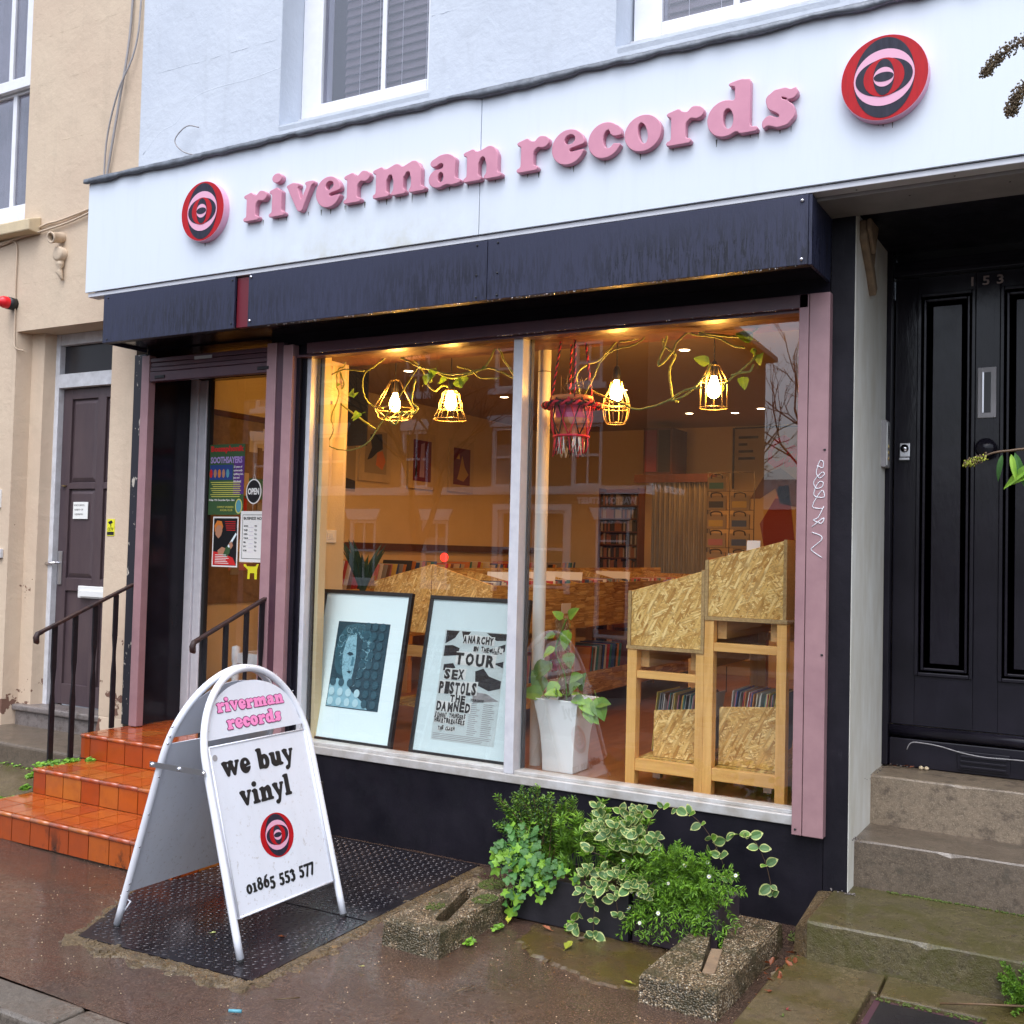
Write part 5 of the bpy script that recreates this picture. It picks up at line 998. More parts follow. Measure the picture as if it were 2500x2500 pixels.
B(-1.20, -1.13, .105, .80, FZ, CZ).build('pier_wall', MT['cream_wall'], None, kind='structure', label='cream inner pier at the right of the display window')
# light switch, junction box
sw = thing('light_switch', (-4.26, .35, 1.64), 'white double light switch on the cream pier inside the window', 'light switch'); B(-4.2615, -4.252, .285, .405, 1.643, 1.722).build('plate', MT['white_plastic'], sw, bev=.003)
for i in range(3): B(-4.2519, -4.248, .318 + i * .020, .334 + i * .020, 1.667, 1.70).build('rocker', MT['white_plastic'], sw, bev=.001)
B(-4.2615, -4.225, .25, .32, 2.38, 2.49).build('glass_vase', MT['bottle_glass'], None, label='small clear wall vase with a vine cutting on the cream pier', cat='vase'); B(-4.2615, -4.22, .255, .29, 2.49, 2.51).build('vase_clip', MT['dark_wood'], None, label='dark clip above the small clear wall vase', cat='clip')
MB().lathe([(.036, 0), (.036, CZ - FZ)], (-2.842, .46, FZ), 20).build('steel_column', MT['column_white'], None, label='white painted steel column just right of the window mullion', cat='column')
MB().tube([(-2.842 + .038 * math.cos(a), .46 + .038 * math.sin(a), 2.63) for a in np.linspace(0, 6.28, 16)], .002, 4, closed=True).build('cord_tie', MT['cable_black'], None, label='thin cord tied round the white column', cat='cord')
# framed pictures leaning in the window
def framed(x0, x1, zb, L, label, name='framed_picture', yb=.115, yt=.295):
    t = thing(name, ((x0 + x1) / 2, .2, zb), label, 'framed picture'); u_ = Vector((0, yt - yb, L)).normalized(); r_ = Vector((1, 0, 0)); n_ = r_.cross(u_); o = Vector((x0, yb, zb)); H = math.hypot(L, yt - yb); Wd = x1 - x0; f = .022
    def slab(a0, a1, b0, b1, d0, d1, nm, m, bev=0):
        P = [o + r_ * a + u_ * b + n_ * d for d in (d0, d1) for a, b in ((a0, b0), (a1, b0), (a1, b1), (a0, b1))]; return MB().hexa(P).build(nm, MT[m], t, bev=bev)
    for q in ((0, Wd, 0, f), (0, Wd, H - f, H), (0, f, f, H - f), (Wd - f, Wd, f, H - f)): slab(*q, -.02, .012, 'frame_bar', 'frame_black', .003)
    slab(f, Wd - f, f, H - f, -.018, 0, 'mount', 'mount_board'); return t, o, r_, u_, n_, Wd, H, slab
t, o, r_, u_, n_, Wd, H, slab = framed(-4.235, -3.58, .485, .875, 'framed blue portrait of a curly haired person leaning in the window, left of the two')
flat('blue_dark', (.012, .05, .075)); flat('blue_mid', (.06, .20, .27)); flat('blue_light', (.26, .50, .60)); flat('blue_pale', (.45, .68, .75))
slab(.145, .525, .20, .705, .0, .002, 'portrait_ground', 'blue_dark'); flat('blue_spot', (.022, .085, .12)); flat('blue_deep', (.03, .11, .15))
def paint(pts, m, lv, nm='painted_shape'):
    P = [o + r_ * a + u_ * b + n_ * (.002 + lv * .0006) for a, b in pts]; MB().prism(P, n_ * .0005).build(nm, MT[m], t)
paint([(.150, .205), (.150, .33), (.20, .37), (.27, .345), (.33, .29), (.40, .25), (.45, .205)], 'blue_light', 1)
rr = random.Random(5); hb = MB()
for i in range(230):
    hb.m = i % 3; a = rr.uniform(0, 6.28); q = math.sqrt(rr.random()); x, y = .30 + .125 * q * math.cos(a), .53 + .155 * q * math.sin(a)
    if y < .37 or x < .155: continue
    pts = []; r0 = rr.uniform(.008, .022); a0 = rr.uniform(0, 6)
    pp = [o + r_ * (x + r0 * math.cos(a0 + k * .7)) + u_ * (y + r0 * math.sin(a0 + k * .7)) + n_ * .0038 for k in range(6)]; hb.tube(pp, .0020, 3)
hb.build('curly_hair', [MT['blue_mid'], MT['blue_light'], MT['blue_deep']], t); paint([(.165, .44), (.155, .52), (.17, .62), (.21, .68), (.29, .70), (.37, .68), (.42, .62), (.43, .53), (.41, .46), (.36, .40), (.24, .38), (.19, .40)], 'blue_deep', 1.2, 'hair_mass')
paint([(.235, .62), (.215, .52), (.225, .42), (.255, .345), (.295, .315), (.335, .335), (.345, .42), (.35, .50), (.345, .59), (.30, .635)], 'blue_light', 4); paint([(.298, .635), (.345, .60), (.355, .50), (.345, .42), (.335, .34), (.30, .315), (.31, .40), (.315, .50)], 'blue_dark', 6)
paint([(.245, .515), (.262, .528), (.285, .524), (.296, .512), (.27, .505)], 'blue_dark', 7); paint([(.262, .412), (.28, .418), (.30, .412), (.283, .402)], 'blue_dark', 7); paint([(.288, .50), (.302, .50), (.305, .45), (.285, .445)], 'blue_mid', 7)
me = curve_mesh('spot', [ellipse_pts(0, 0, .021, .024, 14)], .0005, 0, [MT['blue_spot']]); me_s = curve_mesh('spot', [ellipse_pts(0, 0, .021, .024, 14)], .0005, 0, [MT['blue_pale']]); M_ = Matrix((r_, u_, n_)).transposed().to_4x4()
for i in range(6):
    for j in range(9):
        a, b = .355 + .002 * j + i * .054 if j > 2 else .175 + i * .062, .235 + j * .056
        if not .165 < a < .505: continue
        if j > 2 and a > .50: continue
        ob = bpy.data.objects.new('spot', me_s if j < 2 and a < .42 else me); COL.objects.link(ob); Mm = M_.copy(); Mm.translation = o + r_ * a + u_ * b + n_ * .0066 - OFF[t.name]; ob.matrix_local = Mm; ob.parent = t; OFF[ob.name] = o
t, o, r_, u_, n_, Wd, H, slab = framed(-3.455, -2.80, .485, .87, 'framed black and white punk tour poster with cut-out lettering, right of the two')
slab(.13, .535, .09, .70, 0, .0015, 'poster_sheet', 'poster_grey' if 'poster_grey' in MT else flat('poster_grey', (.62, .70, .70)).name)
rr = random.Random(11)
for i, (pts, m) in enumerate([([(.14, .695), (.14, .62), (.20, .655), (.225, .695)], 'tv_dark'), ([(.24, .695), (.26, .64), (.30, .695)], 'tv_dark'), ([(.40, .695), (.47, .655), (.53, .66), (.53, .695)], 'tv_dark'), ([(.42, .60), (.53, .64), (.53, .60), (.47, .575)], 'tv_dark'), ([(.14, .61), (.14, .55), (.23, .56), (.24, .60), (.19, .615)], 'tv_dark'), ([(.15, .505), (.21, .515), (.23, .49), (.15, .47)], 'tv_dark'), ([(.36, .48), (.41, .50), (.45, .46), (.53, .44), (.53, .40), (.46, .38), (.37, .41)], 'tv_dark'), ([(.36, .37), (.45, .365), (.53, .33), (.37, .31)], 'soffit'), ([(.47, .53), (.53, .545), (.53, .51)], 'tv_dark')]): paint(pts, m, 0)
def cut(s, a, b, sz, w, dark=1, sp=1.):
    n = len(s); cw = w / n
    for i, c in enumerate(s):
        if c == ' ': continue
        a0 = a + i * cw; b0 = b + rr.uniform(-.004, .004); paint([(a0 - .003, b0 - .006), (a0 + cw * .95, b0 - .004), (a0 + cw * .97, b0 + sz * .82), (a0 - .001, b0 + sz * .80)], 'paper' if dark else 'tv_dark', 1.5, 'letter_chip')
        print_text(c, sz, (o + r_ * a0 + u_ * b0 + n_ * .0038, r_, u_), MT['black_print'] if dark else MT['paper'], t, bold=sz * .055, width=cw * .84)
cut('ANARCHY', .26, .632, .055, .20); cut('IN THE U.K.', .33, .590, .036, .19); cut('TOUR', .225, .510, .085, .26); cut('SEX', .165, .432, .070, .14); cut('PISTOLS', .14, .352, .085, .25); cut('THE', .225, .305, .050, .10); cut('DAMNED', .14, .252, .066, .225)
cut('JOHNNY THUNDERS', .14, .218, .032, .20); cut('HEARTBREAKERS', .14, .188, .034, .20); cut('THE CLASH', .17, .150, .028, .11)
print_text('TOUR DATES', .018, (o + r_ * .355 + u_ * .318 + n_ * .004, r_, u_), MT['black_print'], t, bold=.0005, width=.085)
for i in range(17):
    for a0, w_ in ((.355, .065), (.44, .075)): slab(a0, a0 + w_ * rr.uniform(.6, 1), .305 - i * .0105, .3085 - i * .0105, .0016, .0022, 'small_print', 'soffit')
for i in range(4): slab(.14, .14 + rr.uniform(.3, .38), .125 - i * .009, .128 - i * .009, .0016, .0022, 'small_print', 'soffit')
slab(.022, Wd - .022, .022, H - .022, .0068, .0072, 'picture_glass', 'picture_glass')
# ---- record racks
REC = [flat('sleeve_%s' % n, c, .5) for n, c in (('cream', (.55, .48, .36)), ('red', (.42, .03, .025)), ('blue', (.03, .08, .25)), ('black', (.02, .02, .022)), ('teal', (.03, .20, .20)), ('orange', (.55, .20, .04)), ('white', (.62, .60, .55)), ('brown', (.18, .08, .04)), ('yellow', (.60, .45, .08)), ('grey', (.25, .25, .26)), ('pink', (.50, .18, .22)))]
recs = [MB().box(-.155, .155, -.0018, .0018, 0, .31).mesh('record_sleeve', m) for m in REC]
ORD = ('first', 'second', 'third', 'fourth', 'fifth', 'sixth', 'seventh', 'eighth', 'ninth', 'tenth')
def records(x0, x1, y0, y1, z, n, axis, label, lean=.22, sink=0, group=None):
    """sleeves filed one behind another along axis"""
    for i in range(n):
        f = (i + .5) / n; me = recs[R.randrange(len(recs))]
        if axis == 'y': p, rot = ((x0 + x1) / 2 + U(-.006, .006), y0 + (y1 - y0) * f, z + U(-.006, .006)), (-lean + U(-.05, .05), 0, U(-.03, .03))
        else: p, rot = (x0 + (x1 - x0) * f, (y0 + y1) / 2 + U(-.006, .006), z + U(-.006, .006)), (lean + U(-.05, .05), 0, PI / 2 + U(-.03, .03))
        put('record_sleeve', me, None, p, rot, (.98, 1, .98), label=label, cat='record', group=group or label)
# central island of bins
ib = thing('record_island', (-3.8, 2.4, FZ), 'long double sided record island with a gabled chipboard end panel behind the framed pictures', 'record rack')
MB().prism([(-4.25, .80, 1.09), (-3.803, .80, 1.09), (-3.803, .80, 1.525), (-4.25, .80, 1.405)], (0, .018, 0)).build('end_panel', MT['osb'], ib, bev=.002); MB().prism([(-3.797, .80, 1.09), (-3.35, .80, 1.09), (-3.35, .80, 1.405), (-3.797, .80, 1.525)], (0, .018, 0)).build('end_panel', MT['osb'], ib, bev=.002)
for x in (-3.368, -4.25): B(x, x + .018, .819, 4.6, 1.09, 1.405).build('side_panel', MT['osb_dark'], ib)
B(-3.808, -3.792, .819, 4.6, 1.09, 1.50).build('spine_board', MT['osb_dark'], ib); B(-4.23, -3.37, .819, 4.6, 1.09, 1.11).build('bin_floor', MT['osb_dark'], ib); B(-4.25, -3.35, 4.601, 4.62, 1.09, 1.45).build('end_panel', MT['osb_dark'], ib)
dv = [1.2, 1.62, 2.04, 2.46, 2.88, 3.3, 3.72, 4.14]
for y in dv:
    for a, b, s_ in ((-3.79, -3.37, 1), (-4.23, -3.81, -1)): MB().prism([(a, y, 1.11), (b, y, 1.11), (b, y, 1.40 if s_ > 0 else 1.49), (a, y, 1.49 if s_ > 0 else 1.40)], (0, .012, 0)).build('divider', MT['osb_dark'], ib)
for y in (.85, 1.9, 3.1, 4.4):
    for x in (-4.24, -3.83, -3.41): B(x, x + .055, y, y + .055, FZ, 1.089).build('leg', MT['pine_up'], ib)
    B(-4.18, -3.42, y + .01, y + .045, .93, 1.0).build('cross_rail', MT['pine_across'], ib)
for z in (.60,): B(-4.24, -3.38, .91, 4.39, z, z + .02).build('shelf', MT['osb_dark'], ib); B(-3.38, -3.362, .91, 4.39, z, z + .16).build('shelf_lip', MT['osb_dark'], ib)
ys = [.83] + dv + [4.58]
for i in range(len(ys) - 1):
    records(-3.77, -3.40, ys[i] + .03, ys[i + 1] - .05, 1.125, 13 if i < 6 else 8, 'x' if False else 'y', f'record in the {ORD[i]} bin from the window on the island right side', lean=.25)
    if i < 6: records(-4.2, -3.83, ys[i] + .03, ys[i + 1] - .05, 1.125, 7, 'y', f'record in the {ORD[i]} bin from the window on the island left side', lean=.25)
for y, w_ in ((1.1, 'nearest'), (2.3, 'middle'), (3.4, 'farthest')): records(-3.75, -3.42, y, y + .6, .625, 20, 'y', f'record in the {w_} batch on the low shelf under the island', lean=.15)
for i, y in enumerate((1.2, 2.04, 2.9, 1.62)): put('bin_divider_card', MB().box(-.15, .15, -.001, .001, 0, .36).mesh('card', MT['paper']), None, (-3.585, y + .10, 1.125), (-.2, 0, 0), label='white alphabet divider card standing among the island records', cat='divider card', group='divider cards in the island')
B(-3.349, -3.347, 1.72, 1.86, 1.20, 1.27).build('price_note', MT['paper'], None, label='small pale paper note stuck on the side of the central island', cat='note')
# front rack by the window, two stepped bins on pine legs
fr_ = thing('window_record_rack', (-1.82, .8, FZ), 'stepped chipboard and pine record rack standing at the right of the window', 'record rack'); Y0, Y1 = .30, 1.25
def pent(x0, x1, zb, zl, zr, nm='end_panel', y=Y0, th=.018, m='osb'): return MB().prism([(x0, y, zb), (x1, y, zb), (x1, y, zr), (x0, y, zl)], (0, th, 0)).build(nm, MT[m], fr_, bev=.0015)
pent(-2.214, -1.838, 1.152, 1.432, 1.542); pent(-1.802, -1.428, 1.322, 1.600, 1.700); pent(-2.214, -1.838, 1.152, 1.432, 1.542, y=Y1); pent(-1.802, -1.428, 1.322, 1.60, 1.70, y=Y1)
for x, zb, zt in ((-2.232, 1.152, 1.428), (-1.8375, 1.152, 1.545), (-1.8195, 1.322, 1.597), (-1.4275, 1.322, 1.703)): B(x, x + .0165, Y0 - .004, Y1 + .02, zb, zt + .004).build('side_panel', MT['osb_edge'], fr_)
B(-2.236, -1.820, Y0 - .006, Y1 + .02, 1.134, 1.1515).build('bin_floor', MT['osb_edge'], fr_); B(-1.8175, -1.405, Y0 - .006, Y1 + .02, 1.303, 1.3215).build('bin_floor', MT['osb_edge'], fr_)
for x0, x1, zt in ((-2.232, -2.180, 1.133), (-1.862, -1.8195, 1.133), (-1.819, -1.772, 1.302), (-1.456, -1.408, 1.302)):
    for y in (Y0, Y1 - .06): B(x0, x1, y, y + .058, FZ, zt).build('leg', MT['pine_up'], fr_, bev=.002)
for (a, b, z0, z1) in ((-2.1795, -1.8625, .986, 1.024), (-1.7715, -1.4565, 1.150, 1.192), (-2.1795, -1.8625, .515, .575), (-1.7715, -1.4565, .515, .575)):
    for y in (Y0 + .004, Y1 - .05): B(a, b, y, y + .04, z0, z1).build('cross_rail', MT['pine_across'], fr_, bev=.002)
for (a, b, z) in ((-2.18, -1.864, 1.04), (-1.77, -1.458, 1.21)): B(a, a + .045, Y0 + .06, Y1 - .06, z, z + .09).box(b - .045, b, Y0 + .06, Y1 - .06, z, z + .09).build('side_rail', MT['pine_deep'], fr_)
pent(-2.12, -1.864, .58, .815, .845, 'low_panel', .40, .015); pent(-1.77, -1.475, .58, .865, .89, 'low_panel', .40, .015)
B(-2.18, -1.864, .36, 1.2, .56, .578).box(-1.77, -1.458, .36, 1.2, .56, .578).build('low_shelf', MT['osb_dark'], fr_)
records(-2.15, -1.89, .60, .60, .60, 30, 'x', 'record filed low in the left half of the window rack', lean=.12); records(-1.75, -1.49, .60, .60, .64, 30, 'x', 'record filed low in the right half of the window rack', lean=.12)
records(-2.12, -1.86, .55, .55, 1.19, 22, 'x', 'pale record sleeve showing over the top of the left window bin', lean=.1); records(-1.77, -1.5, .55, .55, 1.335, 22, 'x', 'pale record sleeve showing over the top of the right window bin', lean=.1)
put('bin_divider_card', MB().box(-.035, .035, -.001, .001, 0, .37).mesh('card', MT['paper']), None, (-1.66, .55, 1.335), (-.05, 0, 0), label='white divider card poking up behind the right window bin', cat='divider card')
for x in (-2.10, -1.52): cst = MB().tube([(x, .42, .46), (x, .42, .515)], .008, 8).box(x - .02, x + .02, .40, .44, .47, .5); cst.build('castor', MT['steel'], fr_)
# left wall bins
lw = thing('wall_record_bins', (-5.3, 3, FZ), 'long low row of record bins under the posters on the left wall', 'record rack'); B(-5.12, -5.10, 1.5, 5.5, .9, 1.30).build('front_board', MT['osb_dark'], lw); B(-5.55, -5.12, 1.5, 5.5, 1.05, 1.07).build('bin_floor', MT['osb_dark'], lw)
B(-5.555, -5.53, 1.2, 5.5, 1.60, 1.66).build('back_rail', MT['dark_wood'], lw)
for i in range(9): B(-5.53, -5.12, 1.5 + i * .45, 1.512 + i * .45, 1.07, 1.40).build('divider', MT['osb_dark'], lw); B(-5.15, -5.10, 1.5 + i * .45, 1.56 + i * .45, FZ, .9).build('leg', MT['pine_up'], lw)
for i in range(9): records(-5.5, -5.16, 1.54 + i * .45, 1.93 + i * .45, 1.20 if i % 2 else 1.22, 9, 'y', f'record filed in the {ORD[i]} bin from the street along the left wall', lean=.3)
put('red_lamp', MB().ball((0, 0, .05), .036, 14, 10, 1.1).mesh('lamp', MT['red_glow']), None, (-5.2, 3.05, 1.50), label='glowing red lamp on the bins along the left wall', cat='lamp')
# wall art
def wallart(y0, y1, z0, z1, m, lab, shapes=()):
    t = thing('wall_poster', (XW, (y0 + y1) / 2, z0), lab, 'poster'); B(XW + .001, XW + .02, y0 - .07, y1 + .07, z0 - .07, z1 + .07).build('frame', MT['cream_block'], t); B(XW + .0202, XW + .023, y0, y1, z0, z1).build('print', MT[m], t)
    for (pts, c) in shapes: MB().prism([(XW + .0235, y0 + (y1 - y0) * a, z0 + (z1 - z0) * b) for a, b in pts], (.001, 0, 0)).build('shape', MT[c], t)
flat('print_cream', (.36, .29, .18)); flat('print_wine', (.16, .015, .04)); flat('print_ochre', (.55, .36, .08))
wallart(2.32, 2.62, 2.25, 2.61, 'print_cream', 'cream framed print with black swirl and orange patch, leftmost small picture on the left wall', (([(.2, .9), (.75, .95), (.8, .6), (.55, .5), (.3, .35), (.1, .3), (.3, .6)], 'tv_dark'), ([(.5, .2), (.55, .5), (.8, .55), (.95, .3), (.8, .1)], 'poster_orange')))
wallart(3.02, 3.30, 2.23, 2.60, 'print_wine', 'dark red framed print, middle small picture on the left wall', (([(.35, .1), (.4, .9), (.6, .95), (.62, .1)], 'poster_lilac'), ([(.1, .1), (.15, .8), (.22, .1)], 'tv_dark')))
wallart(3.68, 3.97, 2.24, 2.59, 'print_wine', 'maroon framed print with ochre figure, right small picture on the left wall', (([(.3, .3), (.5, .8), (.65, .5), (.9, .3), (.6, .1), (.2, .15)], 'print_ochre'), ([(.15, .7), (.3, .85), (.35, .7)], 'print_ochre')))
wallart(4.85, 5.05, 2.2, 2.55, 'print_wine', 'small dark framed print far down the left wall beyond the column', ())
t = thing('green_poster', (-5.3, 1.9, 2.15), 'tall green and black poster with a bird shape at the left inside the window', 'poster'); B(XW + .001, XW + .004, 1.75, 2.22, 2.08, 2.62).build('sheet', MT['print_cream'], t)
MB().prism([(XW + .0045, a, b) for a, b in ((1.8, 2.1), (2.22, 2.1), (2.22, 2.17), (2.02, 2.2), (1.98, 2.35), (2.1, 2.42), (2.0, 2.5), (1.8, 2.5))], (.001, 0, 0)).build('shape', MT['tv_dark'], t); MB().prism([(XW + .0045, a, b) for a, b in ((1.8, 2.5), (2.2, 2.46), (2.2, 2.6), (1.8, 2.6))], (.001, 0, 0)).build('shape', MT['leaf_dark'], t)
t = thing('hanging_banner', (-4.85, 1.25, 2.3), 'dark red and black cloth banner hanging behind the left pendant lamp', 'banner'); B(-4.98, -4.86, 1.2, 1.21, 2.32, 2.90).build('cloth', MT['print_wine'], t); B(-4.858, -4.66, 1.2, 1.21, 2.34, 2.88).build('cloth', MT['tv_dark'], t)
# back of the shop
t = thing('cupboard', (-4.0, 5.0, 2.38), 'dark red tall cupboard above the corrugated screen at the back', 'cupboard'); B(-4.14, -3.84, 4.95, 5.35, 2.41, 2.86).build('body', MT['dark_wood'], t); B(-4.12, -4.0, 4.94, 4.949, 2.43, 2.84).build('door', MT['print_wine'], t); B(-3.98, -3.86, 4.94, 4.949, 2.43, 2.84).build('door', MT['tv_dark'], t)
t = thing('corrugated_screen', (-3.7, 4.9, FZ), 'corrugated metal screen with a dark beam on top at the back of the shop', 'screen'); mb = MB(); mb.smooth = True; vs = []; n = 96
for i in range(n + 1): x = -4.02 + .60 * i / n; y = 4.9 + .014 * math.sin(i * 2 * PI / 8); vs += [(x, y, FZ), (x, y, 2.32)]
mb.add(vs, [(2 * i, 2 * i + 2, 2 * i + 3, 2 * i + 1) for i in range(n)]); mb.build('sheet', MT['corrugated'], t); B(-4.2, -3.38, 4.87, 4.95, 2.32, 2.40).build('beam', MT['dark_wood'], t)
t = thing('cassette_shelf', (-4.2, 4.7, FZ), 'dark shelf unit packed with small cases left of the corrugated screen', 'shelf')
B(-4.45, -4.435, 4.6, 4.75, FZ, 2.25).box(-4.04, -4.025, 4.6, 4.75, FZ, 2.25).box(-4.435, -4.04, 4.74, 4.75, FZ, 2.25).build('case', MT['dark_wood'], t); mb = MB()
for i in range(9): B(-4.435, -4.04, 4.61, 4.739, 1.20 + i * .125, 1.21 + i * .125).build('shelf', MT['dark_wood'], t)
for i in range(8):
    x = -4.43
    while x < -4.06: w_ = U(.012, .022); mb.m = R.randrange(5); mb.box(x, x + w_ - .001, 4.62, 4.73, 1.212 + i * .125, 1.212 + i * .125 + U(.08, .108)); x += w_
mb.build('case_row', [REC[3], REC[7], REC[9], REC[3], REC[7]], t, kind='stuff')
t = thing('wire_display_rack', (-3.0, 4.2, FZ), 'wire display rack holding record bags in two columns at the back right', 'rack'); mb = MB()
for x in (-3.22, -3.02, -2.80): mb.tube([(x, 4.25, FZ), (x, 4.25, 2.36)], .004, 5)
for i in range(8): mb.tube([(-3.22, 4.24, 1.2 + i * .165), (-2.80, 4.24, 1.2 + i * .165)], .003, 5)
mb.build('wire_frame', MT['cable_black'], t)
hm = MB().tube(smooth_path([(-.05, 0, 0), (-.045, -.01, .03), (0, -.012, .04), (.045, -.01, .03), (.05, 0, 0)], 4), .006, 6).mesh('handle', MT['cable_black'])
for i in range(5):
    for j in range(2):
        if i == 4 and j == 1: continue
        x, z = -3.12 + j * .21, 1.53 + i * .165; q = thing('record_bag', (x, 4.2, z), 'record bag with a black handle hung on the wire rack', 'bag', 'record bags on the wire rack'); B(x - .085, x + .085, 4.20, 4.225, z, z + .125).build('bag_body', MT['print_cream'], q); B(x - .07, x + .06, 4.197, 4.1995, z + .02, z + .075).build('picture', REC[R.randrange(11)], q); put('handle', hm, q, (x, 4.20, z + .11))
t = thing('big_poster', (-3.0, 5.59, 1.6), 'big cream poster with red script on the back wall at right', 'poster'); B(-3.42, -2.66, 5.58, 5.595, 1.6, 2.90).build('sheet', MT['print_cream'], t); B(-3.44, -3.42, 5.575, 5.595, 2.3, 2.91).box(-3.42, -2.66, 5.575, 5.595, 2.9, 2.915).build('frame', MT['tv_dark'], t)
print_text('Cam', .42, FF(-3.12, 2.52, 5.578), MT['poster_red'], t, bold=.012, width=.5, shear=.4)
for i, w_ in enumerate((.20, .09, .15, .17)): B(-3.38, -3.38 + w_, 5.576, 5.579, 2.80 - i * .07, 2.825 - i * .07).build('small_print', MT['tv_dark'], t)
for pts, c in (([(-3.25, 2.2), (-3.1, 2.45), (-2.95, 2.5), (-2.75, 2.35), (-2.7, 2.1), (-2.95, 2.15), (-3.0, 2.3), (-3.15, 2.2)], 'dark_wood'), ([(-3.1, 1.7), (-3.15, 1.95), (-3.0, 2.2), (-2.85, 2.2), (-2.8, 1.75)], 'print_wine'), ([(-3.15, 1.62), (-3.12, 1.7), (-2.78, 1.75), (-2.78, 1.66)], 'paper'), ([(-3.0, 2.2), (-2.97, 2.32), (-2.87, 2.33), (-2.85, 2.2)], 'skin')): MB().prism([(a, 5.577, b) for a, b in pts][::-1], (0, -.002, 0)).build('painted_shape', MT[c], t)
t = thing('low_table', (-3.3, 3.9, FZ), 'small orange lit wooden table behind the central island', 'table'); B(-4.9, -4.5, 3.9, 4.3, 1.28, 1.32).build('top', MT['pine_across'], t)
for x in (-4.88, -4.56): B(x, x + .04, 3.92, 3.96, FZ, 1.28).build('leg', MT['pine_up'], t)
# notice board seen through the door
t = thing('notice_board', (-5.5, 1.2, 1.6), 'cork wall behind the shop door covered with cards and flyers', 'notice board'); B(XW + .001, XW + .012, .6, 1.7, 1.2, 2.52).build('board', MT['plywood_edge'], t); B(XW + .001, XW + .03, .5, 1.75, 2.521, 2.56).build('top_rail', MT['dark_wood'], t)
for i in range(22): y, z = U(.65, 1.55), U(1.3, 2.35); B(XW + .0121 + i * .0004, XW + .0124 + i * .0004, y, y + U(.08, .2), z, z + U(.1, .17)).build('flyer', REC[[0, 0, 6, 1, 9, 0, 10, 4][i % 8]], t)
# white chair behind the door glass
t = thing('white_table', (-5.2, .9, FZ), 'white painted table with turned legs just inside the shop door', 'table')
for x, y in ((-5.27, .62), (-5.02, .62), (-5.27, 1.0), (-5.02, 1.0)): MB().lathe([(.022, 0), (.018, .1), (.03, .35), (.022, .36), (.03, .39), (.03, .48), (.0001, .49)], (x, y, FZ), 12).build('leg', MT['paint_old_white'], t)
B(-5.26, -5.03, .61, .64, FZ + .37, FZ + .44).box(-5.28, -5.25, .63, .99, FZ + .37, FZ + .44).build('apron', MT['paint_old_white'], t)
# ---- lamps
def lamp(name, c, P, col=(1, .52, .17), r=.03):
    l = bpy.data.lights.new(name, 'POINT'); l.energy = P; l.color = col; l.shadow_soft_size = r; o = bpy.data.objects.new(name, l); COL.objects.link(o); return o
def addlamp(t, c, P, **k): o = lamp('bulb_light', c, P, **k); o.data.type = 'SPOT'; o.data.spot_size = 2.5; o.data.spot_blend = .6; o.parent = t; o.location = Vector(c) - OFF[t.name]
WARM = (1, .42, .07)
def pendant(x, z, label, cage, P=2.6):
    t = thing('pendant_lamp', (x, .45, z), label, 'pendant lamp', 'filament pendant lamps hanging in the window'); MB().tube([(x, .45, z + .10), (x, .45, CZ)], .0035, 6).build('flex', MT['cable_black'], t)
    MB().lathe([(.0001, .125), (.012, .12), (.020, .10), (.022, .05), (.02, .045)], (x, .45, z), 14).build('lamp_holder', MT['cable_black'], t)
    MB().lathe([(.013, .045), (.016, .03), (.030, -.005), (.034, -.03), (.028, -.055), (.012, -.068), (.0001, -.07)], (x, .45, z), 16).build('bulb', MT['bulb_glow'], t)
    cage(t, x, z)
def wires(segs, t, x, r=.0028): 
    mb = MB()
    for s_ in segs: mb.tube([(x + p[0], .45 + p[1], p[2]) for p in s_], r, 5)
    mb.build('wire_cage', MT['brass_wire'], t)
def ringp(r, z, n=20): return [(r * math.cos(2 * PI * i / n), r * math.sin(2 * PI * i / n), z) for i in range(n + 1)]
def cage1(t, x, z):
    s_ = []; T_, M2, L_ = z + .12, z - .055, z - .115
    P6 = [(.03 * math.cos(PI * i / 3), .03 * math.sin(PI * i / 3), T_) for i in range(7)]; Q = [(.135 * math.cos(PI * i / 3), .135 * math.sin(PI * i / 3), M2) for i in range(7)]; Z_ = [(.095 * math.cos(PI * (i + .5) / 3), .095 * math.sin(PI * (i + .5) / 3), L_) for i in range(7)]
    s_ += [P6, Q, Z_]
    for i in range(6): s_ += [[P6[i], Q[i]], [Q[i], Z_[i]], [Z_[i], Q[i + 1]]]
    wires(s_, t, x, .0032)
def cage2(t, x, z): 
    prof = [(.03, .05), (.052, .03), (.058, -.005), (.070, -.03), (.072, -.065), (.078, -.075), (.098, -.125)]; wires([ringp(.052, z + .03), ringp(.06, z - .02), ringp(.073, z - .06), ringp(.098, z - .125)] + [[(a * math.cos(k), a * math.sin(k), z + b) for a, b in prof] for k in np.arange(0, 6.2, PI / 4)], t, x)
def cage3(t, x, z):
    prof = [(.03, .04), (.04, .0), (.066, -.05), (.076, -.10), (.066, -.16), (.05, -.19)]; wires([ringp(.07, z - .11), ringp(.05, z - .19), ringp(.076, z - .085)] + [[(a * math.cos(k), a * math.sin(k), z + b) for a, b in prof] for k in np.arange(.2, 6.2, PI / 4)], t, x)
def cage4(t, x, z):
    prof = [(.025, .10), (.07, .02), (.072, -.12)]; wires([ringp(.071, z + .02), ringp(.072, z - .12), ringp(.025, z + .10)] + [[(a * math.cos(k), a * math.sin(k), z + b) for a, b in prof] for k in np.arange(0, 6.2, PI / 5)], t, x)
pendant(-3.868, 2.52, 'diamond shaped wire pendant lamp, leftmost of the four in the window', cage1); pendant(-3.462, 2.51, 'bell shaped wire pendant lamp, second from the left in the window', cage2)
